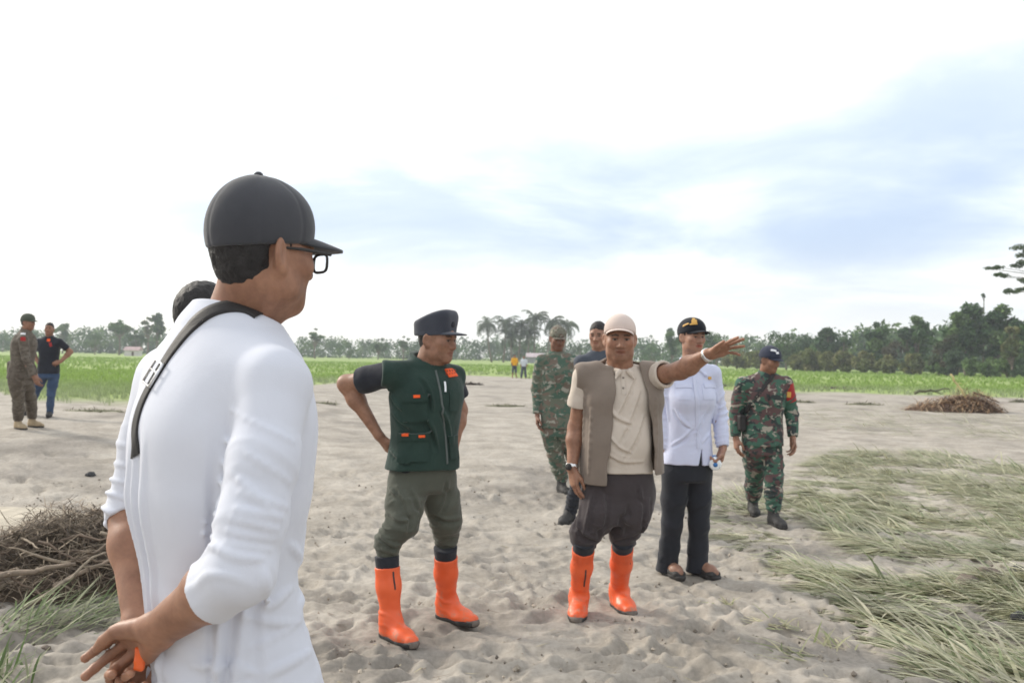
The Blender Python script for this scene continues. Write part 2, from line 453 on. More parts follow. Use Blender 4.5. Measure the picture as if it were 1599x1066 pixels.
    def sub(s, other, k=0.02, op='u'):
        return s.add(lambda P: other.ev(P), other.lo, other.hi, k, op)
    def half(s, p, n, k=0.004):
        """keep the side the normal points away from"""
        p = np.asarray(p, float); n = nz(n)
        s.post.append(lambda P, d: smax(d, (P - p) @ n, k)); return s
    def cutlocal(s, p, n, rad, k=0.004):
        """plane cut acting only inside a ball (sleeve hems)"""
        p = np.asarray(p, float); n = nz(n)
        def g(P, d):
            q = (P - p) @ n; near = np.linalg.norm(P - p, axis=1) - rad
            return smax(d, np.minimum(q, -near), k)
        s.post.append(g); return s
    def noise(s, amp, scale, seed=0, octv=2, win=None):
        sc = np.asarray(scale, np.float32)
        def g(P, d):
            near = np.abs(d) < 0.05
            o = d.copy()
            if near.any():
                Q = P[near]; n = fbm(Q * sc, octv, seed) * amp
                if win is not None: n = n * win(Q)
                o[near] = d[near] + n
            return o
        s.post.append(g); return s
    def mod(s, g): s.post.append(g); return s
    def ev(s, P, infl=0.07):
        P = np.asarray(P, np.float32); d = np.full(len(P), 1.0, np.float32)
        for op, fn, lo, hi, k in s.ops:
            m = ((P > lo - infl - k) & (P < hi + infl + k)).all(1)
            ix = np.nonzero(m)[0]
            if not len(ix): continue
            v = fn(P[ix]).astype(np.float32)
            d[ix] = smin(d[ix], v, k) if op == 'u' else smax(d[ix], -v, k)
        for g in s.post: d = g(P, d).astype(np.float32)
        return d
    def grad(s, P, e=0.002):
        G = np.empty((len(P), 3))
        for a in range(3):
            o = np.zeros(3); o[a] = e
            G[:, a] = s.ev(P + o, 0.2) - s.ev(P - o, 0.2)
        return G / np.maximum(np.linalg.norm(G, axis=1, keepdims=True), 1e-9)
    def project(s, P, off=0.0, it=8):
        P = np.array(P, float)
        for _ in range(it):
            d = np.clip(s.ev(P, 0.2) - off, -0.05, 0.05); P = P - 0.9 * d[:, None] * s.grad(P)
        return P
def polygonise(S, h, lo=None, hi=None):
    lo = np.asarray(S.lo if lo is None else lo, float) - 3 * h - 0.012
    hi = np.asarray(S.hi if hi is None else hi, float) + 3 * h + 0.012
    nc = np.ceil((hi - lo) / (4 * h)).astype(int) + 1
    ci = np.stack(np.meshgrid(*[np.arange(n) for n in nc], indexing='ij'), -1).reshape(-1, 3)
    band = 4 * h * 0.87 * 1.25 + 0.016
    dc = S.ev(lo + (ci * 4 + 1.5) * h, band)
    F = np.repeat(np.repeat(np.repeat(dc.reshape(nc), 4, 0), 4, 1), 4, 2)
    keep = ci[np.abs(dc) < band]
    o = np.stack(np.meshgrid(*[np.arange(4)] * 3, indexing='ij'), -1).reshape(-1, 3)
    for c0 in range(0, len(keep), 6000):
        fi = (keep[c0:c0 + 6000, None, :] * 4 + o[None]).reshape(-1, 3)
        F[fi[:, 0], fi[:, 1], fi[:, 2]] = S.ev(lo + fi * h, 0.03)
    return surface_nets(F, lo, h)
def surface_nets(F, lo, h):
    ins = F < 0
    n = np.array(F.shape)
    c = np.zeros(n - 1, np.int8)
    for i in (0, 1):
        for j in (0, 1):
            for k in (0, 1):
                c += ins[i:n[0] - 1 + i, j:n[1] - 1 + j, k:n[2] - 1 + k]
    act = (c > 0) & (c < 8)
    idx = np.argwhere(act)
    lut = np.full(act.shape, -1, np.int32); lut[act] = np.arange(len(idx))
    cor = [(0, 0, 0), (1, 0, 0), (0, 1, 0), (1, 1, 0), (0, 0, 1), (1, 0, 1), (0, 1, 1), (1, 1, 1)]
    val = np.stack([F[idx[:, 0] + q[0], idx[:, 1] + q[1], idx[:, 2] + q[2]] for q in cor], 1)
    acc = np.zeros((len(idx), 3)); cnt = np.zeros(len(idx))
    for a in range(8):
        for b in range(a + 1, 8):
            df = [cor[b][q] - cor[a][q] for q in range(3)]
            if sum(abs(q) for q in df) != 1: continue
            va, vb = val[:, a], val[:, b]; m = (va < 0) != (vb < 0)
            t = np.where(m, va / np.where(m, va - vb, 1), 0)
            p = np.array(cor[a])[None] + t[:, None] * np.array(df)[None]
            acc += np.where(m[:, None], p, 0); cnt += m
    vert = lo + (idx + acc / np.maximum(cnt, 1)[:, None]) * h
    faces = []
    for ax in range(3):
        b1, b2 = [(1, 2), (2, 0), (0, 1)][ax]
        s0 = [slice(None)] * 3; s1 = [slice(None)] * 3
        s0[ax] = slice(0, -1); s1[ax] = slice(1, None)
        A = ins[tuple(s0)]; B = ins[tuple(s1)]
        e = np.argwhere(A != B)
        e = e[(e[:, b1] > 0) & (e[:, b2] > 0) & (e[:, b1] < n[b1] - 1) & (e[:, b2] < n[b2] - 1)]
        if not len(e): continue
        o1 = np.zeros(3, int); o1[b1] = 1; o2 = np.zeros(3, int); o2[b2] = 1
        q = [lut[tuple((e - p).T)] for p in (o1 + o2, o2, 0 * o1, o1)]
        Q = np.stack(q, 1); fl = ~A[tuple(e.T)]
        Q[fl] = Q[fl][:, ::-1]
        faces.append(Q[(Q >= 0).all(1)])
    return vert, np.concatenate(faces)

# ------------------------------------------------------------------ ground
def gz0(x, y):
    x = np.asarray(x, float); y = np.asarray(y, float)
    g = 0.21 * sstep(2.5, 6.5, -x) * sstep(7, 13, y) * (1 - sstep(28, 60, y))
    g = g - 0.055 * np.exp(-((x - 2.5) ** 2 + (y - 8.7) ** 2) / 3.0)
    g = g - 0.10 * np.exp(-(((x - 2.6) / 0.8) ** 2 + ((y - 4.6) / 0.9) ** 2))
    return g
def ground_at(px, py):
    d = 5.0
    for _ in range(60):
        p = at(px, py, d); z = float(gz0(p[0], p[1]))
        v = at(px, py, 1.0) - CPOS
        d = 0.5 * d + 0.5 * np.clip((z - CAM_H) / min(v[2], -0.004), 0.5, 900)
    p = at(px, py, d); p[2] = float(gz0(p[0], p[1])); return p, d
# where shoes meet the ground, from the photograph (heel side of each sole), keyed by person
FEET = {
    'vest': [(601, 990), (690, 962)], 'beige': [(904, 962), (965, 955)], 'woman': [(1030, 893), (1080, 895)],
    'camo': [(873, 768), (900, 764)], 'walker': [(1174, 800), (1202, 818)], 'behind': [(893, 814), (935, 806)],
    'ranger': [(24, 669), (44, 666)], 'black': [(50, 648), (78, 650)],
    'yellow': [(800, 590), (806, 590)], 'pale': [(814, 591), (821, 591)],
}
FOOT = {k: [ground_at(*q)[0] for q in v] for k, v in FEET.items()}
FLAT = [p for v in FOOT.values() for p in v] + [V(-0.55, 1.68, 0), V(-0.42, 1.78, 0), V(-1.0, 3.0, 0), V(-0.86, 3.05, 0)]

B_AZ = (np.array([-900, 0, 40, 200, 330, 490, 600, 730, 830, 1000, 1130, 1300, 1450, 1599, 2600]) - 799.5) / F_PX
B_D = np.array([30, 27, 21.5, 21.5, 27, 38, 50, 70, 66, 52, 46, 44, 45, 42, 36.0])
def field_mask(x, y):
    az = x / np.maximum(y, 0.1)
    b = np.interp(az, B_AZ, B_D)
    n = fbm(np.stack([x * 0.35, y * 0.12, 0 * x], -1), 3, 5)
    return np.where(y > 2, sstep(-2.0, 2.5, y - b - 3.5 * n * (b / 40)), 0)
def ground_height(x, y):
    """trampled flood sand"""
    r = np.hypot(x, y)
    P = np.stack([x, y, 0 * x], -1)
    warp = 0.16 * np.stack([vnoise(P * 2.3, 1), vnoise(P * 2.3, 2), 0 * x], -1)
    Q = P + warp
    a = fbm(Q * np.array([3.2, 4.4, 1]), 2, 11)
    b = vnoise(Q * np.array([7.0, 9.0, 1]), 12)
    c = fbm(Q * 19.0, 2, 13)
    h = 0.025 * (np.abs(a) ** 0.8 * np.sign(a)) - 0.013 * np.maximum(0, 0.22 - np.abs(b)) / 0.22 + 0.005 * c
    h = h + 0.03 * fbm(P * 0.55, 2, 14)
    near = sstep(45, 14, r) * 0.85 + 0.15
    return h * near
def build_ground():
    th_f = np.radians(np.linspace(-33, 33, 400))
    th_s = np.radians(np.concatenate([np.linspace(33, 327, 84)[1:-1]]))
    th = np.concatenate([th_f, th_s])
    r = [0.25]
    while r[-1] < 620:
        q = r[-1]
        st = 0.030 if q < 2.2 else (0.0052 if q < 8 else (0.009 if q < 16 else (0.02 if q < 120 else 0.06)))
        r.append(q * (1 + st))
    r = np.array(r)
    R, T = np.meshgrid(r, th, indexing='ij')
    X = R * np.sin(T); Y = R * np.cos(T)
    x = X.ravel(); y = Y.ravel()
    z = ground_height(x, y)
    # footprints: pressed ovals with a raised rim
    rs = np.random.RandomState(3)
    nt = len(th)
    far = r > 13
    for i in range(1500):
        d = 2.4 * (13 / 2.4) ** (rs.rand() ** 0.62); az = math.radians(rs.uniform(-31, 31))
        fx, fy = d * math.sin(az), d * math.cos(az)
        a = rs.uniform(0, math.pi); L = rs.uniform(0.10, 0.16); Wd = L * rs.uniform(0.4, 0.6); dep = rs.uniform(0.008, 0.030)
        i0, i1 = np.searchsorted(r, d - 0.35), np.searchsorted(r, d + 0.35)
        j0, j1 = np.searchsorted(th_f, az - 0.35 / d), np.searchsorted(th_f, az + 0.35 / d)
        if i1 <= i0 or j1 <= j0: continue
        sl = (np.arange(i0, i1)[:, None] * nt + np.arange(j0, j1)[None]).ravel()
        ux = (x[sl] - fx) * math.cos(a) + (y[sl] - fy) * math.sin(a); uy = -(x[sl] - fx) * math.sin(a) + (y[sl] - fy) * math.cos(a)
        q = np.sqrt((ux / L) ** 2 + (uy / Wd) ** 2)
        z[sl] += -dep * (1 - sstep(0.55, 1.15, q)) + 0.45 * dep * np.exp(-((q - 1.35) / 0.28) ** 2)
    fm = field_mask(x, y)
    z = z * (1 - 0.7 * fm)
    for p in FLAT:
        if p[1] > 20: continue
        w = np.exp(-(((x - p[0]) ** 2 + (y - p[1]) ** 2) / 0.17 ** 2) ** 1.5)
        z = z * (1 - w) + 0.006 * w
    z = z + gz0(x, y)
    G = np.stack([x, y, z], -1)
    nr = len(r)
    i = np.arange(nr - 1)[:, None]; j = np.arange(nt)[None]
    a = i * nt + j; b = i * nt + (j + 1) % nt
    F = np.stack([a + 0 * b, b, b + nt, a + nt], -1).reshape(-1, 4)
    cv = len(G); G = np.concatenate([G, [[0, 0, 0.0]]])
    F3 = np.stack([np.full(nt, cv), (np.arange(nt) + 1) % nt, np.arange(nt)], -1)
    col = np.zeros((len(G), 3)); col[:-1, 0] = fm
    wet = sstep(0.05, 0.5, fbm(np.stack([x * 0.8, y * 0.55, 0 * x], -1), 3, 21))
    col[:-1, 1] = wet
    return mobj('sand_ground', G, [F[:, ::-1], F3[:, ::-1]], MAT['sand'], col=col)
def mat_sand():
    m, nt, b = new_mat('sand'); co = objco(nt)
    a = nt.nodes.new('ShaderNodeAttribute'); a.attribute_name = 'Col'
    sep = nt.nodes.new('ShaderNodeSeparateColor'); nt.links.new(a.outputs['Color'], sep.inputs[0])
    n = noise_node(nt, 1.6, 6, 0.62, co, 0.4)
    r = ramp(nt, n.outputs[0], [(0.30, (0.26, 0.235, 0.20)), (0.52, (0.36, 0.328, 0.285)), (0.72, (0.455, 0.42, 0.37))])
    n2 = noise_node(nt, 26.0, 5, 0.65, co)
    r2 = ramp(nt, n2.outputs[0], [(0.30, (0.76, 0.75, 0.74)), (0.60, (1.05, 1.04, 1.03))])
    mx = nt.nodes.new('ShaderNodeMix'); mx.data_type = 'RGBA'; mx.blend_type = 'MULTIPLY'; mx.inputs['Factor'].default_value = 1
    nt.links.new(r.outputs[0], mx.inputs['A']); nt.links.new(r2.outputs[0], mx.inputs['B'])
    wm = nt.nodes.new('ShaderNodeMix'); wm.data_type = 'RGBA'; wm.blend_type = 'MULTIPLY'
    nt.links.new(sep.outputs[1], wm.inputs['Factor']); nt.links.new(mx.outputs['Result'], wm.inputs['A'])
    wm.inputs['B'].default_value = (0.72, 0.72, 0.73, 1)
    n3 = noise_node(nt, 0.9, 5, 0.6, co)
    gr = ramp(nt, n3.outputs[0], [(0.3, (0.21, 0.28, 0.09)), (0.7, (0.28, 0.36, 0.11))])
    fm = nt.nodes.new('ShaderNodeMix'); fm.data_type = 'RGBA'
    nt.links.new(sep.outputs[0], fm.inputs['Factor']); nt.links.new(wm.outputs['Result'], fm.inputs['A'])
    nt.links.new(gr.outputs[0], fm.inputs['B'])
    nt.links.new(fm.outputs['Result'], b.inputs['Base Color'])
    b.inputs['Roughness'].default_value = 0.92; b.inputs['Specular IOR Level'].default_value = 0.2
    h1 = noise_node(nt, 30.0, 5, 0.65, co); p = bump(nt, b, h1.outputs[0], 0.32, 0.012)
    h2 = noise_node(nt, 190.0, 3, 0.6, co); bump(nt, b, h2.outputs[0], 0.4, 0.003, p)
    return m
MAT = {}
MAT['sand'] = mat_sand()
MAT['leaf'] = mat_vcol('leaf', 0.65, 0.25, 0.6, 0.25)
MAT['blade'] = mat_vcol('blade', 0.6, 0.2, 3.0, 0.3)
MAT['bark'] = mat_plain('bark', (0.16, 0.13, 0.10), 0.9, 0.35, 6, 0.5, 20)
MAT['stick'] = mat_vcol('stick', 0.85, 0.35, 22.0)
MAT['fibre'] = mat_vcol('fibre', 0.9, 0.3, 20.0)
tag(build_ground(), kind='structure')
def gz(x, y):
    """height of the finished ground (smooth part + lumps)"""
    x = np.atleast_1d(np.asarray(x, float)); y = np.atleast_1d(np.asarray(y, float))
    return gz0(x, y) + ground_height(x, y) * (1 - 0.7 * field_mask(x, y))

# ------------------------------------------------------------------ blades (rice, flattened grass)
def blades(base, direc, length, width, droop, col, seg=4, rs=None, lie=None):
    """ribbon leaves: arrays base (N,3), direc (N,3) start direction, length, width, droop (curve down), col (N,3)"""
    N = len(base)
    t = np.linspace(0, 1, seg + 1)
    side = np.cross(direc, np.array([0, 0, 1.0])); ln = np.linalg.norm(side, axis=1, keepdims=True)
    rnd = (rs or np.random).rand(N) * 2 * math.pi
    alt = np.stack([np.cos(rnd), np.sin(rnd), 0 * rnd], -1)
    side = np.where(ln > 0.25, side / np.maximum(ln, 1e-6), alt)
    hor = direc * np.array([1, 1, 0]); hor /= np.maximum(np.linalg.norm(hor, axis=1, keepdims=True), 1e-6)
    V_ = np.zeros((N, seg + 1, 2, 3))
    for i, q in enumerate(t):
        c = base + direc * (length * q)[:, None] + (hor * 0.35 - np.array([0, 0, 1.0])) * (droop * length * q * q)[:, None]
        if lie is not None: c[:, 2] = np.maximum(c[:, 2], lie + 0.006)
        w = width * (1 - q ** 2.2) * (0.55 + 0.45 * min(1, q * 4)) * 0.5 + 0.0004
        V_[:, i, 0] = c - side * w[:, None]; V_[:, i, 1] = c + side * w[:, None]
    nv = (seg + 1) * 2
    f = []
    for i in range(seg): f.append([2 * i, 2 * i + 1, 2 * i + 3, 2 * i + 2])
    F = (np.arange(N)[:, None, None] * nv + np.array(f)[None]).reshape(-1, 4)
    C = np.repeat(col[:, None], nv, 1).reshape(-1, 3)
    return V_.reshape(-1, 3), F, C
def join(parts):
    v = []; f = []; c = []; n = 0
    for a, b, q in parts: v.append(a); f.append(b + n); c.append(q); n += len(a)
    return np.concatenate(v), np.concatenate(f), np.concatenate(c)
def build_rice():
    rs = np.random.RandomState(11)
    parts = []
    for d0, d1, n, nb, ln, wd in ((19, 34, 6500, 7, 0.23, 0.022), (34, 62, 6500, 5, 0.31, 0.05), (62, 150, 12000, 4, 0.36, 0.10)):
        d = np.sqrt(rs.uniform(d0 * d0, d1 * d1, n * 3)); az = rs.uniform(-0.66, 0.66, n * 3)
        x = d * az; y = d
        fm = field_mask(x, y); k = (rs.rand(len(x)) < fm * (0.35 + 0.65 * sstep(0, 14, y - np.interp(az, B_AZ, B_D))))
        x, y = x[k][:n], y[k][:n]
        z = gz(x, y)
        for _ in range(nb):
            N = len(x); a = rs.uniform(0, 6.28, N); tl = rs.uniform(0.08, 0.42, N)
            dr = np.stack([np.cos(a) * tl, np.sin(a) * tl, np.sqrt(1 - tl * tl)], -1)
            b = np.stack([x + rs.normal(0, 0.05, N), y + rs.normal(0, 0.05, N), z - 0.01], -1)
            g = rs.uniform(0.88, 1.12, N)[:, None]
            near = sstep(18, 0, y - np.interp(x / y, B_AZ, B_D))[:, None]
            c = (np.array([[0.25, 0.36, 0.09]]) * (1 - near) + np.array([[0.29, 0.34, 0.19]]) * near) * g
            parts.append(blades(b, dr, ln * rs.uniform(0.7, 1.15, N), np.full(N, wd), rs.uniform(0.1, 0.5, N), c, 2, rs))
    v, f, c = join(parts)
    tag(mobj('rice_field', v, f, MAT['blade'], col=c), 'bright green young rice growing across the far field', 'rice', kind='stuff')
build_rice()
def in_poly(x, y, poly):
    c = np.zeros(len(x), bool); n = len(poly); j = n - 1
    for i in range(n):
        xi, yi = poly[i]; xj, yj = poly[j]
        m = ((yi > y) != (yj > y)) & (x < (xj - xi) * (y - yi) / (yj - yi + 1e-12) + xi)
        c ^= m; j = i
    return c
def gpoly(pix): return [tuple(ground_at(*p)[0][:2]) for p in pix]
def flat_grass(name, label, pixpoly, n, ln, seed, flow, dens=None, up=0.12):
    rs = np.random.RandomState(seed); poly = gpoly(pixpoly)
    pa = np.array(poly); lo, hi = pa.min(0), pa.max(0)
    X = []; Y = []
    tot = 0
    while tot < n:
        x = rs.uniform(lo[0], hi[0], 6000); y = rs.uniform(lo[1], hi[1], 6000)
        k = in_poly(x, y, poly)
        cl = fbm(np.stack([x * 2.2, y * 2.2, 0 * x], -1), 2, seed)
        k &= rs.rand(6000) < sstep(-0.40, 0.30, cl) * 0.95 + 0.05
        k &= rs.rand(6000) < np.clip((9.0 / np.maximum(y, 4)) ** 1.2, 0, 1)
        X.append(x[k]); Y.append(y[k]); tot += k.sum()
    x = np.concatenate(X)[:n]; y = np.concatenate(Y)[:n]
    # gather into tufts
    gx = np.round(x / 0.16) * 0.16; gy = np.round(y / 0.16) * 0.16
    hsh = _TAB[(np.round(gx * 50).astype(int) * 7919 ^ np.round(gy * 50).astype(int) * 104729) & 8191]
    x = x + (gx + (hsh - 0.5) * 0.12 - x) * 0.45; y = y + (gy - y) * 0.45
    z = gz(x, y)
    a = flow + 1.0 * fbm(np.stack([x * 0.9, y * 0.9, 0 * x], -1), 2, seed + 1) + (hsh - 0.5) * 1.0 + rs.normal(0, 0.36, n)
    el = np.abs(rs.normal(up, 0.16, n)) + 0.05 + 0.5 * (rs.rand(n) < 0.09)
    dr = np.stack([np.cos(a) * np.cos(el), np.sin(a) * np.cos(el), np.sin(el)], -1)
    L = ln * rs.uniform(0.5, 1.2, n)
    mixc = rs.rand(n)[:, None]
    c = np.where(mixc < 0.52, np.array([[0.50, 0.49, 0.335]]), np.where(mixc < 0.78, np.array([[0.27, 0.31, 0.175]]), np.array([[0.62, 0.585, 0.44]])))
    c = c * rs.uniform(0.7, 1.2, n)[:, None]
    v, f, C = blades(np.stack([x, y, z - 0.008], -1), dr, L, rs.uniform(0.011, 0.025, n), rs.uniform(0.15, 0.5, n), c, 5, rs, lie=z)
    return tag(mobj(name, v, f, MAT['blade'], col=C), label, 'grass', kind='stuff')
flat_grass('flattened_grass', 'pale grass beaten flat over the sand at right', [(1245, 800), (1252, 738), (1310, 705), (1420, 700), (1640, 735), (1880, 760), (1920, 880), (1420, 880), (1330, 850)], 21500, 0.36, 31, 2.75)
flat_grass('flattened_grass', 'longer green grass leaning across the lower right corner', [(1240, 880), (1330, 890), (1440, 915), (1500, 900), (1640, 900), (1900, 910), (1900, 1120), (1480, 1090), (1400, 1010), (1330, 950)], 9500, 0.36, 37, 2.5, up=0.2)
flat_grass('flattened_grass', 'thin pale grass lying round the soldier with red armband', [(1090, 790), (1130, 770), (1230, 760), (1250, 850), (1210, 880), (1120, 830)], 700, 0.34, 41, 2.7)
flat_grass('flattened_grass', 'faint strips of grass on the far sand at right', [(1240, 640), (1420, 632), (1610, 650), (1640, 690), (1400, 680), (1250, 665)], 1800, 0.5, 43, 2.7)
def tuft(name, px, py, n, ln, flow, seed, label, cols, up=0.5, spread=0.05):
    rs = np.random.RandomState(seed); p, d = ground_at(px, py)
    x = p[0] + rs.normal(0, spread, n); y = p[1] + rs.normal(0, spread, n); z = gz(x, y)
    a = flow + rs.normal(0, 0.55, n); el = np.clip(rs.normal(up, 0.25, n), 0.08, 1.4)
    dr = np.stack([np.cos(a) * np.cos(el), np.sin(a) * np.cos(el), np.sin(el)], -1)
    c = np.array(cols)[rs.randint(0, len(cols), n)] * rs.uniform(0.75, 1.2, n)[:, None]
    b = np.stack([x, y, z - 0.008], -1) - p
    v, f, C = blades(b, dr, ln * rs.uniform(0.55, 1.15, n), rs.uniform(0.007, 0.014, n), rs.uniform(0.1, 0.6, n), c, 5, rs, lie=z - p[2])
    return tag(mobj(name, v + p, f, MAT['blade'], org=p, col=C), label, 'grass tuft')
PALE = [(0.42, 0.41, 0.25), (0.27, 0.31, 0.14), (0.50, 0.46, 0.30)]
GREEN = [(0.10, 0.15, 0.05), (0.16, 0.21, 0.09), (0.28, 0.29, 0.18)]
tuft('grass_tuft', 1222, 985, 26, 0.20, 1.9, 1, 'pale tuft of grass on bare sand in front of the boots', PALE, 0.25)
tuft('grass_tuft', 1250, 1030, 30, 0.22, 2.4, 2, 'pale grass tuft lowest on the bare sand at right', PALE, 0.22)
tuft('grass_tuft', 1300, 1015, 20, 0.17, 1.8, 3, 'small upright tuft beside the lowest pale grass tuft', PALE, 0.6)
tuft('grass_tuft', 1140, 950, 12, 0.15, 1.9, 4, 'single thin tuft of dry grass near the woman\'s shoes', PALE, 0.3, 0.02)
tuft('grass_tuft', 20, 985, 60, 0.36, 1.1, 5, 'long green grass below the stick pile at left edge', GREEN, 0.7, 0.13)
tuft('grass_tuft', 95, 972, 70, 0.34, 0.7, 6, 'green grass bending out under the stick pile', GREEN, 0.6, 0.14)
tuft('grass_tuft', 165, 945, 70, 0.34, 0.4, 7, 'green grass between stick pile and the man in white', GREEN, 0.5, 0.13)
tuft('grass_tuft', 2, 1060, 30, 0.25, 1.5, 8, 'few green blades at the lower left corner', GREEN, 0.9, 0.06)

# ------------------------------------------------------------------ debris
def stick(mb_or_name, a, b, r0, r1, seed, parent, org, col):
    rs = np.random.RandomState(seed); n = 8; L = np.linalg.norm(np.asarray(b) - a)
    pts = [a + (np.asarray(b) - a) * (i / (n - 1)) + rs.normal(0, 0.018 * L, 3) * (0 < i < n - 1) for i in range(n)]
    mb = MB(); mb.tube(pts, [r0 + (r1 - r0) * i / (n - 1) for i in range(n)], 7)
    for q in range(2):
        i = rs.randint(2, n - 2); dd = nz(rs.normal(0, 1, 3) + nz(np.asarray(b) - a) * 1.2)
        mb.tube([pts[i], pts[i] + dd * L * 0.10, pts[i] + dd * L * 0.17 + rs.normal(0, 0.02, 3)], [r0 * 0.45, r0 * 0.3, r0 * 0.12], 5)
    vv = np.concatenate(mb.v); c = np.tile(np.array(col), (len(vv), 1)) * (0.8 + 0.4 * rs.rand(len(vv), 1))
    fl = [np.array(mb.f4, np.int32), np.array(mb.f3, np.int32)]
    return mobj('branch', vv, fl, MAT['stick'], parent, org, col=c)
def fibres(n, cen, ext, ln, wd, seed, cols, lie=0.0):
    rs = np.random.RandomState(seed)
    u = rs.normal(0, 1, (n, 3)); u /= np.linalg.norm(u, axis=1, keepdims=True); q = rs.rand(n, 1) ** 0.4
    p = u * q; p[:, 2] = np.abs(p[:, 2])
    hh = np.clip(1 - p[:, 0] ** 2 - p[:, 1] ** 2, 0.02, 1) ** 0.6 * (0.8 + 0.45 * vnoise(p * 3, seed))
    p[:, 2] = hh * rs.rand(n) ** 0.35
    b = cen + p * ext
    a = rs.uniform(0, 6.28, n); el = rs.normal(0.05, 0.26, n)
    dr = np.stack([np.cos(a) * np.cos(el), np.sin(a) * np.cos(el), np.sin(el)], -1)
    c = np.array(cols)[rs.randint(0, len(cols), n)] * rs.uniform(0.6, 1.3, n)[:, None]
    return blades(b, dr, ln * rs.uniform(0.4, 1.2, n), wd * rs.uniform(0.5, 1.2, n), rs.uniform(-0.1, 0.6, n), c, 3, rs)
def mound(cen, ext, seed, col, nu=40, nv=18):
    """earth core of a heap"""
    u = np.linspace(0, 2 * math.pi, nu, endpoint=False); w = np.linspace(0, 1, nv)
    U, W_ = np.meshgrid(u, w, indexing='ij')
    p = np.stack([np.cos(U) * W_, np.sin(U) * W_, 0 * U], -1).reshape(-1, 3)
    hgt = (1 - W_.ravel() ** 2) ** 0.8
    p[:, 2] = hgt * (0.8 + 0.35 * fbm(p * 2.5, 3, seed)) - 0.05
    v = cen + p * ext
    i = np.arange(nu)[:, None]; j = np.arange(nv - 1)[None]
    a = i * nv + j; b = ((i + 1) % nu) * nv + j
    F = np.stack([a, b, b + 1, a + 1], -1).reshape(-1, 4)[:, ::-1]
    return v, F, np.tile(np.array(col), (len(v), 1))
def build_left_pile():
    p, d = ground_at(70, 905)
    root = empty('debris_pile', p, 'heap of driftwood sticks and roots behind the man in white', 'debris pile')
    c = p + V(0.02, 0.35, 0)
    parts = [mound(c, V(0.62, 0.95, 0.30), 5, (0.10, 0.075, 0.055)), mound(c + V(-0.55, -0.25, 0), V(0.6, 0.55, 0.07), 6, (0.10, 0.075, 0.055)), fibres(3500, c + V(-0.55, -0.25, 0), V(0.65, 0.6, 0.10), 0.17, 0.008, 21, [(0.12, 0.09, 0.065), (0.18, 0.14, 0.10), (0.27, 0.215, 0.155)]),
             fibres(9000, c, V(0.66, 1.05, 0.38), 0.17, 0.008, 3, [(0.12, 0.09, 0.065), (0.18, 0.14, 0.10), (0.08, 0.062, 0.048), (0.27, 0.215, 0.155)]),
             fibres(500, c + V(0.25, 0.9, 0), V(0.5, 0.6, 0.22), 0.26, 0.008, 9, [(0.26, 0.20, 0.14), (0.15, 0.11, 0.08)])]
    v, f, q = join(parts)
    tag(mobj('root_tangle', v, f, MAT['fibre'], root, p, col=q), kind='stuff')
    rs = np.random.RandomState(5)
    D = 5.6
    segs = [((-40, 905), (118, 880), 0.035, -0.4, -0.3), ((-30, 852), (180, 835), 0.022, 0.1, 0.2), ((35, 948), (165, 862), 0.020, -0.5, 0.0),
            ((85, 915), (185, 868), 0.028, -0.3, 0.1), ((-20, 880), (80, 935), 0.016, -0.3, -0.4), ((100, 790), (125, 905), 0.014, 0.6, 0.1),
            ((20, 830), (120, 862), 0.018, 0.3, 0.1), ((60, 845), (182, 905), 0.014, 0.0, 0.0), ((-10, 925), (60, 885), 0.02, -0.3, -0.2),
            ((110, 880), (188, 840), 0.016, 0.0, 0.2), ((0, 865), (40, 845), 0.025, 0.0, 0.2), ((95, 840), (175, 852), 0.012, 0.4, 0.3)]
    for i, (a, b, r, da, db) in enumerate(segs):
        colr = [(0.24, 0.19, 0.145), (0.16, 0.12, 0.09), (0.30, 0.25, 0.19)][i % 3]
        stick('branch', at(*a, D + da), at(*b, D + db), r * 0.62, r * 0.3, 40 + i, root, p, colr)
    for i in range(26):
        a = c + V(rs.uniform(-0.6, 0.5), rs.uniform(-0.7, 0.8), 0.0)
        hh = 0.32 * max(0.1, 1 - ((a[0] - c[0]) / 0.9) ** 2 - ((a[1] - c[1]) / 1.0) ** 2); a[2] = p[2] + hh + 0.03
        an = rs.uniform(0, 6.28); L = rs.uniform(0.2, 0.5)
        b = a + V(math.cos(an) * L, math.sin(an) * L, rs.uniform(-0.12, 0.12))
        stick('branch', a, b, rs.uniform(0.006, 0.014), 0.004, 80 + i, root, p, (0.20, 0.155, 0.115) if i % 2 else (0.30, 0.245, 0.185))
build_left_pile()
def build_far_pile():
    p, d = ground_at(1500, 643)
    s = d / F_PX
    root = empty('debris_pile', p, 'low brown brush heap on the far sand at right', 'debris pile')
    cols = [(0.36, 0.23, 0.135), (0.45, 0.29, 0.17), (0.20, 0.135, 0.10), (0.50, 0.38, 0.26)]
    hw = 80 * s
    parts = [mound(p + V(0, 0.4, 0), V(hw, 0.9, 0.34), 8, (0.14, 0.09, 0.065)), mound(p + V(0.25 * hw, 0.4, 0), V(hw * 0.6, 0.8, 0.58), 9, (0.13, 0.085, 0.06)),
             fibres(3800, p + V(0, 0.35, 0), V(hw, 0.95, 0.46), 0.45, 0.022, 13, cols),
             fibres(2400, p + V(0.25 * hw, 0.35, 0), V(hw * 0.6, 0.9, 0.72), 0.4, 0.022, 14, cols)]
    v, f, q = join(parts)
    tag(mobj('root_tangle', v, f, MAT['fibre'], root, p, col=q), kind='stuff')
    stick('branch', at(1508, 620, d), at(1484, 584, d), 0.035, 0.03, 7, root, p, (0.50, 0.44, 0.22))
    stick('branch', at(1428, 614, d), at(1482, 607, d + 0.5), 0.05, 0.02, 8, root, p, (0.13, 0.14, 0.08))
    stick('branch', at(1520, 612, d), at(1560, 628, d), 0.03, 0.02, 9, root, p, (0.2, 0.14, 0.1))
build_far_pile()
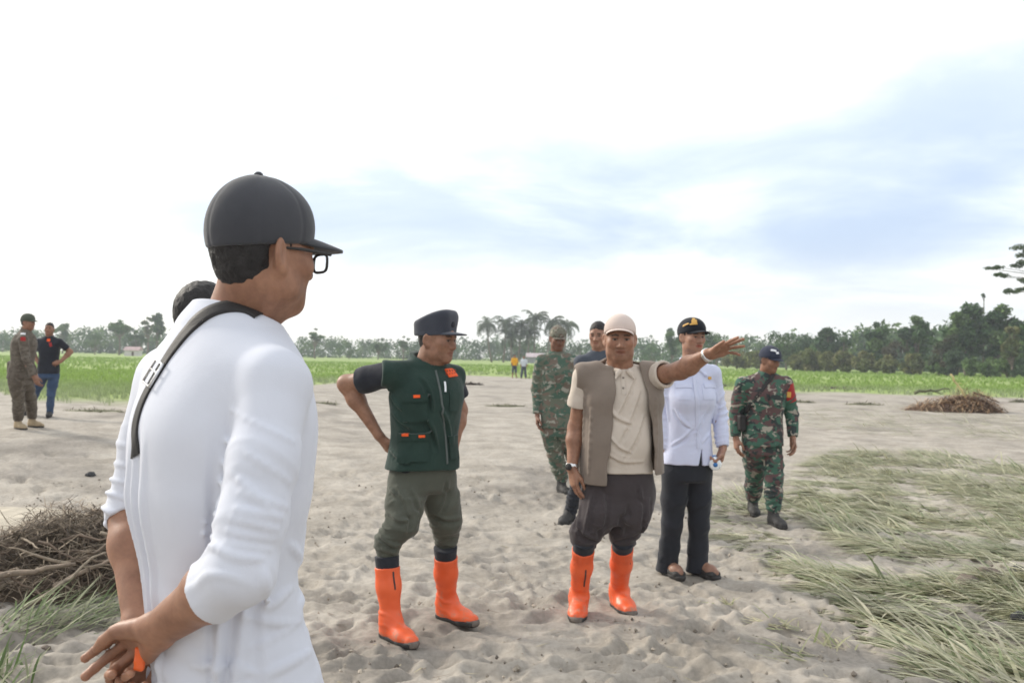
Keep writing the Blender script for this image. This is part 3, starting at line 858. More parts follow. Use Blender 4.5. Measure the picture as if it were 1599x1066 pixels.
def build_litter():
    rs = np.random.RandomState(17)
    def wrack(px, py, wpx, hgt, n, label, cols, seed):
        p, d = ground_at(px, py); s = d / F_PX
        v, f, q = join([fibres(n, p, V(wpx * s * 0.5, wpx * s * 0.16, hgt), 5 * s + 0.06, 1.2 * s, seed, cols), mound(p, V(wpx * s * 0.42, wpx * s * 0.13, hgt * 0.7), seed, cols[0])])
        tag(mobj('drift_debris', v, f, MAT['fibre'], org=p, col=q), label, 'debris')
    DK = [(0.13, 0.10, 0.08), (0.20, 0.15, 0.12), (0.10, 0.09, 0.08)]
    OL = [(0.20, 0.20, 0.12), (0.27, 0.26, 0.17), (0.16, 0.15, 0.10)]
    wrack(738, 601, 38, 0.16, 420, 'dark drift debris on sand just right of the vest man', DK, 1)
    wrack(1128, 603, 30, 0.12, 300, 'dark drift debris by the field edge near the woman', DK, 2)
    wrack(1310, 607, 90, 0.14, 600, 'long thin wrack line along the right field edge', DK, 3)
    wrack(790, 634, 70, 0.05, 420, 'olive weed strip on sand between the vest man and camouflage man', OL, 4)
    wrack(1350, 632, 70, 0.10, 420, 'olive weed clump on sand left of the brown brush heap', OL, 5)
    wrack(1250, 628, 60, 0.07, 360, 'flat weed patch on sand right of the soldier\'s armband', OL, 6)
    wrack(1590, 628, 30, 0.12, 260, 'weed clump right of the brown brush heap', OL, 7)
    wrack(150, 642, 110, 0.05, 500, 'thin weed line on sand behind the man in black', OL, 8)
    wrack(505, 630, 60, 0.05, 300, 'thin weed line on sand behind the white sleeve', OL, 9)
    # clods and stones lying on the sand
    def clod(px, py, r, col, label, seed):
        p, d = ground_at(px, py); p[2] = float(gz(p[0], p[1])[0])
        S = SDF(); S.ell(p + V(0, 0, r * 0.45), (r, r * 0.8, r * 0.62)); S.noise(r * 0.3, 1.6 / r, seed, 3)
        v, f = polygonise(S, r / 7)
        tag(mobj('clod', v, f, MAT['clod_' + col], org=p), label, 'clod')
    MAT['clod_dark'] = mat_plain('clod_dark', (0.055, 0.055, 0.058), 0.85, 0.3, 20, 0.6, 60)
    MAT['clod_sand'] = mat_plain('clod_sand', (0.17, 0.14, 0.115), 0.95, 0.3, 20, 0.6, 60)
    clod(141, 741, 0.055, 'dark', 'small black clod on pale sand left of the white sleeve', 1)
    clod(1592, 966, 0.055, 'dark', 'black clod in the grass at the right edge', 2)
    clod(1590, 898, 0.055, 'dark', 'dark stone at right edge above the black clod', 3)
    clod(1545, 905, 0.08, 'sand', 'brown mud clod left of the dark stone', 4)
    clod(1510, 915, 0.08, 'sand', 'smaller mud clod in the gap between the grass mats', 5)
    clod(72, 1008, 0.025, 'sand', 'little brown clod on sand near the clasped hands', 6)
build_litter()
def build_slab():
    p, d = ground_at(15, 852); S = SDF(); c = p + V(-0.20, 0.25, 0.09)
    S.ell(c, (0.62, 0.55, 0.13), k=0.02); S.half(c + V(0, 0, 0.085), V(0.05, 0, 1), 0.03); S.noise(0.02, 5, 3, 3)
    v, f = polygonise(S, 0.018)
    tag(mobj('sand_slab', v, f, mat_plain('pale_sand', (0.46, 0.41, 0.33), 0.95, 0.15, 6, 0.4, 60), org=p), 'pale flat slab of sand behind the stick pile at left edge', 'sand slab')
build_slab()
def build_crumbs():
    rs = np.random.RandomState(77); n = 2600
    d = 2.6 * (11 / 2.6) ** (rs.rand(n) ** 0.7); az = np.radians(rs.uniform(-32, 32, n)); x = d * np.sin(az); y = d * np.cos(az)
    k = fbm(np.stack([x * 1.6, y * 1.6, 0 * x], -1), 2, 55) > -0.05; x, y = x[k], y[k]; n = len(x)
    z = gz(x, y); r = rs.uniform(0.004, 0.011, n) * rs.choice([1, 1, 1, 1.6], n)
    u = np.array([(0, 0, 1.0), (1, 0, 0.1), (0.3, 0.95, 0), (-0.8, 0.6, 0.15), (-0.8, -0.6, 0), (0.3, -0.95, 0.1), (0, 0, -1)])
    tri = np.array([(0, 1, 2), (0, 2, 3), (0, 3, 4), (0, 4, 5), (0, 5, 1), (6, 2, 1), (6, 3, 2), (6, 4, 3), (6, 5, 4), (6, 1, 5)])
    vv = np.stack([x, y, z + r * 0.3], -1)[:, None] + u[None] * r[:, None, None] * rs.uniform(0.6, 1.3, (n, 7, 1)); F = (np.arange(n)[:, None, None] * 7 + tri[None]).reshape(-1, 3)
    c = np.repeat(np.where(rs.rand(n, 1) < 0.75, np.array([[0.29, 0.255, 0.21]]), np.array([[0.17, 0.145, 0.12]])) * rs.uniform(0.7, 1.3, (n, 1)), 7, 0)
    tag(mobj('sand_crumbs', vv.reshape(-1, 3), F, MAT['stick'], smooth=False, col=c), 'crumbs of damp soil scattered over the trampled sand', 'crumbs', kind='stuff')
    n = 700; d = 2.8 * (12 / 2.8) ** rs.rand(n); az = np.radians(rs.uniform(-32, 32, n)); x = d * np.sin(az); y = d * np.cos(az); z = gz(x, y)
    a = rs.uniform(0, 6.28, n); dr = np.stack([np.cos(a), np.sin(a), rs.uniform(0, 0.15, n)], -1)
    cc = np.array([(0.19, 0.15, 0.115), (0.36, 0.32, 0.22), (0.15, 0.12, 0.095)])[rs.randint(0, 3, n)]
    v, f, C = blades(np.stack([x, y, z + 0.004], -1), dr, rs.uniform(0.02, 0.10, n), rs.uniform(0.003, 0.010, n), 0 * x, cc, 3, rs, lie=z)
    tag(mobj('straw_litter', v, f, MAT['fibre'], col=C), 'bits of straw and bark strewn over the sand', 'litter', kind='stuff')
build_crumbs()

# ------------------------------------------------------------------ trees
def leaf_cloud(cen, rad, n, size, seed, cols, flat=1.0, shell=0.45):
    """leaf quads spread through ellipsoidal clumps; cen (K,3), rad (K,)"""
    rs = np.random.RandomState(seed); K = len(cen)
    w = rad ** 2 / (rad ** 2).sum(); k = rs.choice(K, n, p=w)
    u = rs.normal(0, 1, (n, 3)); u /= np.linalg.norm(u, axis=1, keepdims=True)
    q = rs.rand(n, 1) ** shell
    p = cen[k] + u * q * rad[k][:, None] * np.array([1, 1, flat])
    nrm = nz_rows(u * 0.6 + rs.normal(0, 0.7, (n, 3)) + np.array([0, 0, 0.5]))
    a = nz_rows(np.cross(nrm, rs.normal(0, 1, (n, 3)))); b = np.cross(nrm, a)
    s = size * rs.uniform(0.6, 1.35, n)[:, None]
    v = np.stack([p - a * s, p - b * s * 0.45, p + a * s, p + b * s * 0.45], 1).reshape(-1, 3)
    F = np.arange(n * 4).reshape(-1, 4)
    ci = rs.randint(0, len(cols), K)
    c = np.array(cols)[ci[k]] * rs.uniform(0.7, 1.3, (n, 1))
    return v, F, np.repeat(c, 4, 0)
def nz_rows(a): return a / np.maximum(np.linalg.norm(a, axis=1, keepdims=True), 1e-9)
LEAFC = [(0.050, 0.105, 0.030), (0.075, 0.145, 0.040), (0.040, 0.085, 0.028), (0.105, 0.170, 0.050)]  # last, palest green: clumps catching light, put into the leaf colour
LEAFY = [(0.12, 0.14, 0.045), (0.10, 0.13, 0.045), (0.15, 0.15, 0.06)]
def limb_tubes(mb, base, tips, r0, rs):
    for tp in tips:
        m = base + (tp - base) * 0.5 + rs.normal(0, 0.06, 3) * np.linalg.norm(tp - base)
        mb.tube([base, m, tp], [r0 * 0.5, r0 * 0.32, r0 * 0.08], 5, cap=False)
def tree(name, label, px, base_py, top_py, depth, wpx, seed, n=900, clumps=14, size=None, cols=LEAFC, trunk_vis=0.35, flat=0.75, cat='tree', group=None, shape='round', zbase=0.0, tk=1.0):
    rs = np.random.RandomState(seed)
    b = at(px, base_py, depth); b[2] = zbase
    top = at(px, top_py, depth)[2]; H = top - b[2]; Wd = wpx * depth / F_PX * 0.5
    root = empty(name, b, label, cat, group)
    size = size or max(0.16, H * 0.035)
    cb = H * trunk_vis; ch = H - cb
    cen = []; rad = []
    for i in range(clumps):
        u = rs.normal(0, 1, 3); u /= np.linalg.norm(u); q = rs.rand() ** 0.45
        if shape == 'flat': u[2] *= 0.5
        t = u[2] * q
        wz = 1.0 if shape != 'cone' else (1.05 - 0.6 * (t + 1) / 2)
        cen.append(b + V(u[0] * q * Wd * 0.78 * wz, u[1] * q * Wd * 0.78 * wz, cb + ch * 0.52 + t * ch * 0.42))
        rad.append(min(Wd, ch) * rs.uniform(0.22, 0.42))
    cen.append(b + V(0, 0, H - ch * 0.16)); rad.append(min(Wd, ch) * 0.20)
    cen = np.array(cen); rad = np.array(rad)
    mb = MB(); fork = b + V(rs.normal(0, 0.02) * H, 0, cb * 0.95 + 0.1)
    mb.tube([b - V(0, 0, 0.2), b + (fork - b) * 0.5 + V(rs.normal(0, 0.015) * H, 0, 0), fork, b + V(0, 0, H * 0.75)], [H * 0.03 * tk, H * 0.024 * tk, H * 0.02 * tk, H * 0.006 * tk], 7)
    limb_tubes(mb, fork, cen[:: max(1, clumps // 8)], H * 0.022 * tk, rs)
    mb.build('trunk', MAT['bark'], root, b)
    v, f, c = leaf_cloud(cen, rad, int(n * 1.7), size, seed + 1, cols, flat)
    mobj('crown', v, f, MAT['leaf'], root, b, smooth=False, col=c)
    return root
def palm(name, label, px, base_py, top_py, depth, seed, group=None, lean=0.0, nf=20, spread=1.0, zbase=0.0):
    rs = np.random.RandomState(seed)
    b = at(px, base_py, depth); b[2] = zbase; H = at(px, top_py, depth)[2] - zbase
    fl = 3.9 * spread; hub = b + V(lean, 0, H - fl * 0.50)
    root = empty(name, b, label, 'palm tree', group)
    mb = MB(); mb.tube([b - V(0, 0, 0.2), b + (hub - b) * 0.4 + V(lean * 0.12, 0, 0), b + (hub - b) * 0.75, hub], [0.26, 0.2, 0.17, 0.16], 8)
    mb.build('trunk', MAT['bark'], root, b)
    vs = []; fs = []; cs = []; n0 = 0
    for i in range(nf):
        a = 2 * math.pi * i / nf * 2.4 + rs.uniform(-0.3, 0.3); el = rs.uniform(-0.5, 1.25); L = fl * rs.uniform(0.8, 1.1)
        h = V(math.cos(a), math.sin(a), 0); pts = []
        p = hub.copy(); e = el
        for s in range(9):
            pts.append(p.copy()); p = p + (h * math.cos(e) + V(0, 0, math.sin(e))) * L / 8; e -= 0.17 + 0.05 * s * (1 if el < 0.9 else 0.6)
        col = np.array([0.060, 0.085, 0.035]) * rs.uniform(0.7, 1.3)
        side = V(-math.sin(a), math.cos(a), 0)
        for s in range(8):
            for q in (0.0, 0.5):
                c0 = pts[s] + (pts[s + 1] - pts[s]) * q; t = (s + q) / 8; ll = L * 0.26 * math.sin(math.pi * min(1, 0.15 + t * 0.85)) + 0.15
                fw = nz(pts[s + 1] - pts[s])
                for sg in (-1, 1):
                    tip = c0 + side * sg * ll * 0.75 + fw * ll * 0.45 - V(0, 0, 1) * ll * rs.uniform(0.35, 0.75)
                    vs += [c0, c0 + fw * L * 0.055, tip]; fs.append([n0, n0 + 1, n0 + 2]); cs += [col] * 3; n0 += 3
        for s in range(8):
            w = side * 0.05 * (1 - s / 9)
            vs += [pts[s] - w, pts[s] + w, pts[s + 1]]; fs.append([n0, n0 + 1, n0 + 2]); cs += [col * 1.2] * 3; n0 += 3
    mobj('crown', np.array(vs), np.array(fs), MAT['leaf'], root, b, smooth=False, col=np.array(cs))
    return root
def build_trees():
    G = 'trees along the far edge of the rice field'
    # left horizon
    tree('broadleaf_tree', 'round-topped tree standing tallest between the man in black and the white shoulder', 186, 553, 496, 230, 50, 1, 1500, 20, cols=LEAFC, flat=0.6, shape='flat', trunk_vis=0.45, group=G)
    tree('broadleaf_tree', 'tall slim dark tree rising beside the white shirt\'s back', 246, 553, 484, 235, 28, 2, 1100, 22, group=G, flat=0.9, trunk_vis=0.25)
    tree('broadleaf_tree', 'thin pale feathery tree just left of the tall slim one', 230, 553, 490, 250, 22, 3, 520, 16, cols=LEAFY, group=G)
    tree('broadleaf_tree', 'tree with drooping crown directly right of the man in black', 97, 553, 503, 240, 36, 4, 900, 14, group=G)
    tree('broadleaf_tree', 'dark low tree filling the gap left of the tallest left tree', 148, 553, 522, 225, 44, 5, 900, 14, trunk_vis=0.15, group=G)
    tree('broadleaf_tree', 'dense dark tree above the little white hut', 212, 553, 512, 228, 34, 6, 900, 14, trunk_vis=0.15, group=G)
    tree('broadleaf_tree', 'hazy tree at the far left edge behind the soldier', 4, 553, 525, 260, 36, 7, 700, 10, trunk_vis=0.2, group=G)
    tree('broadleaf_tree', 'layered tiered tree right of the white shoulder', 492, 558, 508, 235, 40, 8, 520, 9, flat=0.35, trunk_vis=0.3, group=G, shape='flat')
    tree('broadleaf_tree', 'rounded tree left of the black cap', 590, 560, 526, 235, 32, 9, 900, 14, trunk_vis=0.2, group=G)
    tree('broadleaf_tree', 'spiky small tree half behind the black cap', 630, 561, 521, 240, 22, 10, 500, 9, trunk_vis=0.25, group=G)
    tree('broadleaf_tree', 'low dark tree between the tiered tree and the rounded tree', 545, 559, 537, 230, 40, 11, 700, 12, trunk_vis=0.1, group=G)
    # palms
    P = 'coconut palms beyond the field'
    for i, (px, top, ln, lab) in enumerate(((768, 494, -1.5, 'leftmost coconut palm of the clump'), (786, 493, 0.5, 'second coconut palm from the left in the clump'),
                                           (808, 496, 0.8, 'middle low coconut palm above the two far figures'), (834, 485, 0.0, 'tallest coconut palm of the clump'),
                                           (852, 491, 1.2, 'coconut palm just left of the camouflage cap'), (878, 497, 1.0, 'coconut palm half hidden behind the camouflage cap'),
                                           (800, 512, -0.6, 'short coconut palm hanging low in the clump'), (822, 508, 0.7, 'short coconut palm under the tallest one'))):
        palm('coconut_palm', lab, px, 566, top - 2, 225, 20 + i, P, ln, 24, 1.1)
    tree('broadleaf_tree', 'dark leafy tree under the coconut palms', 812, 566, 530, 238, 30, 31, 700, 12, trunk_vis=0.1, group=G)
    tree('broadleaf_tree', 'small round tree behind the beige man\'s red-patched neighbour', 905, 568, 535, 240, 20, 32, 400, 8, group=G, trunk_vis=0.15)
    # behind the woman
    tree('broadleaf_tree', 'dark tree left of the woman\'s black cap', 1050, 572, 512, 190, 40, 33, 900, 14, group=G, trunk_vis=0.15)
    tree('broadleaf_tree', 'pair-topped tree between the woman\'s cap and the pointing hand', 1118, 574, 517, 190, 56, 34, 1100, 16, group=G, trunk_vis=0.2)
    tree('broadleaf_tree', 'hazy low tree left of the beige cap\'s right side', 1018, 571, 540, 210, 50, 35, 700, 12, group=G, trunk_vis=0.1)
    # right side
    R = 'trees on the right behind the hedge'
    tree('broadleaf_tree', 'wide hazy tree above the walking soldier\'s cap', 1228, 578, 518, 165, 84, 36, 1900, 20, group=R, trunk_vis=0.2)
    tree('broadleaf_tree', 'spiky tree with drooping leaves right of the wide hazy one', 1292, 580, 510, 160, 54, 37, 1500, 14, group=R, trunk_vis=0.15, size=0.55)
    tree('broadleaf_tree', 'small tree with narrow round top in the right treeline', 1318, 580, 512, 158, 30, 38, 900, 9, group=R, trunk_vis=0.15)
    tree('broadleaf_tree', 'dark cone-shaped tree left in the right-hand wood', 1368, 582, 494, 140, 62, 39, 2600, 20, group=R, trunk_vis=0.06, shape='cone')
    tree('broadleaf_tree', 'dark tree with gaps in its top beside the cone-shaped one', 1430, 584, 489, 138, 66, 40, 2300, 20, group=R, trunk_vis=0.12)
    tree('broadleaf_tree', 'brownish lower tree before the dark wood', 1395, 583, 530, 132, 60, 41, 1600, 14, group=R, trunk_vis=0.05, cols=[(0.075, 0.07, 0.035), (0.06, 0.075, 0.03)])
    tree('broadleaf_tree', 'largest dark round tree of the right-hand wood', 1508, 586, 472, 122, 88, 42, 4400, 36, group=R, trunk_vis=0.08, size=0.34)
    tree('broadleaf_tree', 'big dark tree between the largest one and the frame edge', 1560, 588, 477, 120, 72, 43, 3400, 34, group=R, trunk_vis=0.08, size=0.34)
    tree('broadleaf_tree', 'dark tree cut by the right frame edge', 1606, 589, 486, 116, 60, 44, 2800, 20, group=R, trunk_vis=0.1, size=0.34)
    tree('broadleaf_tree', 'brown-tinged tree under the largest dark one', 1478, 585, 522, 120, 60, 45, 1900, 16, group=R, trunk_vis=0.05, cols=[(0.085, 0.075, 0.04), (0.06, 0.08, 0.03)])
    tree('broadleaf_tree', 'yellow-green tree low at the right edge', 1582, 589, 505, 108, 44, 46, 1500, 14, group=R, trunk_vis=0.2, cols=LEAFY)
    # thin sapling tip above the wood
    tree('sapling', 'tiny lone tree tip standing above the dark wood', 1534, 586, 457, 126, 7, 47, 160, 4, size=0.14, group=R, trunk_vis=0.93, tk=0.25)
    # shrubs at the hedge
    H_ = 'shrubs in the hedge along the right field edge'
    rs = np.random.RandomState(60)
    labs = ['olive hedge shrub under the pointing hand', 'olive hedge shrub left of the walking soldier\'s cap', 'olive hedge shrub right of the walking soldier\'s cap', 'yellowish hedge shrub below the wide hazy tree',
            'dull green hedge shrub below the spiky tree', 'olive hedge shrub below the narrow round top', 'yellow-olive hedge shrub left of the cone-shaped tree', 'olive hedge shrub right under the cone-shaped tree',
            'dark hedge shrub ending the clipped row', 'bright green low shrub right of the clipped row', 'dark broad-leaved shrub standing forward of the wood', 'fresh green shrub left of the tall grass clump',
            'fresh green shrub below the largest dark tree', 'green creeper mound sloping down at the right edge', 'dark creeper mound at the right frame edge']
    xs = [1150, 1182, 1250, 1268, 1290, 1315, 1352, 1385, 1425, 1466, 1493, 1520, 1545, 1572, 1598]
    for i, (px, lb) in enumerate(zip(xs, labs)):
        base = 575 + (px - 1150) * 0.034; top = base - (32 if px < 1450 else 30) - rs.uniform(-3, 3) - (10 if i == 10 else 0)
        cols = [(0.17, 0.185, 0.06), (0.14, 0.165, 0.055), (0.20, 0.20, 0.075)] if px < 1440 else ([(0.06, 0.105, 0.045)] if i in (10, 14) else [(0.13, 0.21, 0.06), (0.105, 0.175, 0.05)])
        tree('hedge_shrub', lb, px, base, top, 152 - (px - 1150) * 0.10, 46 if px < 1450 else 40, 70 + i, 1500, 16, size=0.26, group=H_, trunk_vis=0.02, cols=cols, flat=1.0, cat='shrub')
    # far mass of woodland closing the horizon
    rs = np.random.RandomState(90); parts = []
    for px in np.arange(-260, 1900, 9):
        dep = np.interp(px, [-260, 500, 900, 1200, 1600, 1900], [290, 290, 300, 230, 160, 150]) * rs.uniform(0.97, 1.1)
        hpx = np.interp(px, [-260, 0, 100, 330, 520, 700, 760, 900, 1050, 1200, 1400, 1900], [26, 28, 34, 36, 25, 27, 30, 29, 34, 40, 62, 82]) * rs.uniform(0.75, 1.12)
        c = at(px, 556, dep); c[2] = 0; H = hpx * dep / F_PX + 1.2
        K = 6; cen = np.stack([c[0] + rs.normal(0, 1.6, K), c[1] + rs.normal(0, 3, K), H * np.array([0.1, 0.22, 0.4, 0.55, 0.68, 0.80])], -1)
        parts.append(leaf_cloud(cen, np.full(K, H * 0.30), 300, H * 0.075, 900 + int(px), LEAFC, 0.9))
    v, f, c = join(parts)
    tag(mobj('woodland', v, f, MAT['leaf'], smooth=False, col=c), 'hazy band of woodland closing the horizon', 'woodland', kind='stuff')
    # tall tree out of frame whose layered branches reach in at upper right
    d = 75.0; b = at(1760, 640, d); b[2] = 0
    root = empty('layered_tree', b, 'tall tree reaching feathery flat branches in at the upper right', 'tree')
    pads = [(1570, 417, 34, 6), (1598, 410, 36, 7), (1560, 428, 20, 4), (1588, 452, 30, 6), (1600, 398, 24, 8), (1597, 385, 22, 9), (1620, 440, 40, 10), (1575, 455, 26, 4), (1640, 400, 50, 14), (1660, 430, 60, 12), (1690, 370, 70, 16),
            (1720, 410, 60, 14), (1790, 360, 80, 18), (1850, 400, 80, 16), (1760, 330, 70, 16), (1548, 418, 14, 3), (1567, 431, 10, 3), (1598, 437, 20, 4)]
    rs = np.random.RandomState(4); cen = []; rad = []
    mb = MB(); hub = at(1760, 470, d)
    mb.tube([b - V(0, 0, 0.2), at(1764, 560, d), hub, at(1765, 400, d), at(1765, 345, d)], [0.34, 0.28, 0.22, 0.14, 0.05], 9)
    parts = []
    for i, (px, py, w, h) in enumerate(pads):
        c = at(px, py, d + rs.uniform(-2, 2)); s = d / F_PX
        K = 7; q = rs.uniform(-1, 1, (K, 3)) * V(w * 0.5 * s, w * 0.4 * s, h * 0.35 * s)
        parts.append(leaf_cloud(c + q, np.full(K, max(h * 0.7, 4.5) * s * 1.5), int(90 + w * h * 1.5), 0.095, 500 + i, [(0.05, 0.085, 0.03), (0.07, 0.105, 0.04)], 0.42))
        k0 = hub if py > 400 else at(1765, 420, d)
        m = k0 + (c - k0) * 0.5 + V(0, 0, 0.5)
        mb.tube([k0, m, c - V(0, 0, 0.1)], [0.11, 0.06, 0.015], 6, cap=False)
    mb.build('trunk', MAT['bark'], root, b)
    v, f, c = join(parts); mobj('crown', v, f, MAT['leaf'], root, b, smooth=False, col=c)
build_trees()
def hut(px, py, top, wpx, d, label, wall, roof):
    b = at(px, py, d); b[2] = 0.0; s = d / F_PX; w = wpx * s * 0.5; H = at(px, top, d)[2]
    root = empty('field_hut', b, label, 'hut')
    mb = MB(); mb.box(b + V(0, 0, H * 0.3), V(w, 0, 0), V(0, w * 0.7, 0), V(0, 0, H * 0.3)); mb.build('wall', mat_plain('hut_wall', wall, 0.9, 0.1, 2, 0), root, b, False)
    mb = MB(); e = w * 1.15
    v = [b + V(-e, -w * 0.9, H * 0.6), b + V(e, -w * 0.9, H * 0.6), b + V(e, 0, H), b + V(-e, 0, H), b + V(e, w * 0.9, H * 0.6), b + V(-e, w * 0.9, H * 0.6)]
    mb.add(v, [(0, 1, 2, 3), (3, 2, 4, 5), (0, 3, 5), (1, 4, 2), (0, 5, 4, 1)]); mb.build('roof', mat_plain('hut_roof', roof, 0.8, 0.2, 2, 0), root, b, False)
    mb = MB(); mb.box(b + V(w * 0.2, -w * 0.71, H * 0.24), V(w * 0.16, 0, 0), V(0, 0.03, 0), V(0, 0, H * 0.23)); mb.build('door', mat_plain('hut_door', (0.12, 0.09, 0.07), 0.8, 0.1, 2, 0), root, b, False)
hut(208, 553, 541, 22, 205, 'little white hut with reddish roof at the left field edge', (0.62, 0.58, 0.58), (0.42, 0.30, 0.30))
hut(836, 566, 551, 26, 215, 'small pale hut with pinkish roof below the coconut palms', (0.30, 0.30, 0.33), (0.50, 0.42, 0.44))
# ------------------------------------------------------------------ air
def build_haze():
    m = bpy.data.materials.new('haze'); m.use_nodes = True; nt = m.node_tree; nt.nodes.clear()
    o = nt.nodes.new('ShaderNodeOutputMaterial'); v = nt.nodes.new('ShaderNodeVolumePrincipled')
    v.inputs['Color'].default_value = (0.88, 0.94, 1.0, 1); v.inputs['Density'].default_value = HAZE
    v.inputs['Anisotropy'].default_value = 0.2
    nt.links.new(v.outputs[0], o.inputs['Volume'])
    mb = MB(); mb.box(V(0, 0, 14.0), V(650, 0, 0), V(0, 650, 0), V(0, 0, 15.5))
    o = mb.build('haze', m, smooth=False); tag(o, kind='stuff')
HAZE = 0.0007
build_haze()

# ------------------------------------------------------------------ people: kit
MAT['skin'] = mat_skin('skin')
MAT['hair'] = mat_plain('hair', (0.022, 0.020, 0.020), 0.55, 0.4, 60, 0.9, 240, bd=0.004)
MAT['black_cloth'] = mat_fabric('black_cloth', (0.026, 0.028, 0.035))
MAT['rubber_dark'] = mat_plain('rubber_dark', (0.045, 0.043, 0.042), 0.7, 0.3, 14, 0.3, 60)
def mat_rubber():
    m, nt, b = new_mat('orange_rubber'); co = objco(nt)
    n = noise_node(nt, 6.0, 4, 0.6, co); r = ramp(nt, n.outputs[0], [(0.3, (0.74, 0.105, 0.03)), (0.7, (0.86, 0.15, 0.05))])
    sp = nt.nodes.new('ShaderNodeSeparateXYZ'); nt.links.new(co, sp.inputs[0])
    n2 = noise_node(nt, 24.0, 5, 0.65, co)
    hgt = nt.nodes.new('ShaderNodeMapRange'); nt.links.new(sp.outputs[2], hgt.inputs['Value'])
    hgt.inputs['From Min'].default_value = 0.0; hgt.inputs['From Max'].default_value = 0.22; hgt.inputs['To Min'].default_value = 0.20; hgt.inputs['To Max'].default_value = -0.10
    ad = nt.nodes.new('ShaderNodeMath'); ad.operation = 'ADD'; nt.links.new(n2.outputs[0], ad.inputs[0]); nt.links.new(hgt.outputs[0], ad.inputs[1])
    k = ramp(nt, ad.outputs[0], [(0.62, (0, 0, 0)), (0.84, (0.75, 0.75, 0.75))])
    mx = nt.nodes.new('ShaderNodeMix'); mx.data_type = 'RGBA'; nt.links.new(k.outputs[0], mx.inputs['Factor']); nt.links.new(r.outputs[0], mx.inputs['A']); mx.inputs['B'].default_value = (0.33, 0.25, 0.185, 1)
    nt.links.new(mx.outputs['Result'], b.inputs['Base Color'])
    rr = nt.nodes.new('ShaderNodeMapRange'); nt.links.new(k.outputs[0], rr.inputs['Value']); rr.inputs['To Min'].default_value = 0.42; rr.inputs['To Max'].default_value = 0.9
    nt.links.new(rr.outputs[0], b.inputs['Roughness']); b.inputs['Specular IOR Level'].default_value = 0.4
    n3 = noise_node(nt, 16.0, 3, 0.6, co); bump(nt, b, n3.outputs[0], 0.15, 0.01)
    return m
MAT['orange_rubber'] = mat_rubber()
MAT['metal'] = mat_plain('metal', (0.72, 0.72, 0.72), 0.28, 0.05, 20, 0, metal=1.0)
MAT['orange_cloth'] = mat_fabric('orange_cloth', (0.85, 0.12, 0.03))
MAT['eye'] = mat_vcol('eye', 0.25, 0.0)
UPV = V(0, 0, 1.0)
def frame(f, up=UPV):
    f = nz(f); l = nz(np.cross(up, f)); u = np.cross(f, l)
    return np.array([l, -f, u])                 # rows: left, back, up
def hdir(deg, pitch=0.0):
    """horizontal facing: 0 = towards the camera side (-Y), positive turns towards +X"""
    a = math.radians(deg); p = math.radians(pitch)
    return V(math.sin(a) * math.cos(p), -math.cos(a) * math.cos(p), math.sin(p))
def head_sdf(c, R, s=0.9, neck=None, nr=0.056, ears=True, open_mouth=0.0, smile=0.0):
    S = SDF(); W = lambda *q: c + s * (np.array(q) @ R)
    E = lambda q, r, k=0.03, op='u', RR=R: S.ell(W(*q), np.array(r) * s, RR, k * s, op)
    E((0, 0.014, 0.047), (0.078, 0.098, 0.092))
    E((0, -0.026, -0.012), (0.067, 0.070, 0.090), 0.04)
    E((0, -0.034, -0.066), (0.054, 0.052, 0.048), 0.04)
    E((0, -0.070, -0.097), (0.027, 0.022, 0.019), 0.035)
    for g in (-1, 1):
        E((g * 0.046, -0.060, -0.016), (0.024, 0.026, 0.022), 0.03)
        E((g * 0.053, -0.012, -0.070), (0.017, 0.032, 0.024), 0.03)
    S.cap(W(-0.040, -0.078, 0.028), W(0.040, -0.078, 0.028), 0.013 * s, None, 0.02)
    for g in (-1, 1):
        E((g * 0.032, -0.108, 0.006), (0.021, 0.024, 0.013), 0.014, 's')
        E((g * 0.032, -0.079, 0.007), (0.017, 0.011, 0.0105), 0.004)
    S.cap(W(0, -0.086, 0.020), W(0, -0.110, -0.028), 0.0075 * s, 0.0125 * s, 0.014)
    for g in (-1, 1): E((g * 0.014, -0.100, -0.033), (0.0105, 0.012, 0.0085), 0.008)
    zl = -0.066 - open_mouth * 0.010
    E((0, -0.089, -0.056), (0.024 + 0.008 * smile, 0.0125, 0.0065), 0.006)
    E((0, -0.087, zl - 0.004), (0.021 + 0.006 * smile, 0.013, 0.0075), 0.006)
    E((0, -0.103, (-0.058 + zl) * 0.5 - 0.0015), (0.021 + 0.008 * smile, 0.012, 0.0022 + 0.004 * open_mouth), 0.003, 's')
    if ears:
        for g in (-1, 1):
            y = math.radians(34) * g
            Rz = np.array([[math.cos(y), -math.sin(y), 0], [math.sin(y), math.cos(y), 0], [0, 0, 1]]) @ R
            E((g * 0.085, 0.014, -0.002), (0.0085, 0.022, 0.034), 0.006, RR=Rz)
            E((g * 0.095, 0.008, 0.002), (0.0085, 0.013, 0.021), 0.005, 's', RR=Rz)
            E((g * 0.077, 0.006, -0.030), (0.008, 0.010, 0.011), 0.01)
    if neck is not None:
        S.cap(W(0, 0.020, -0.045), neck, nr, nr * 1.12, 0.035)
        S.cap(W(0, -0.018, -0.090), neck + 0.3 * (W(0, -0.04, -0.08) - neck), 0.030 * s, nr * 0.7, 0.03)
    return S
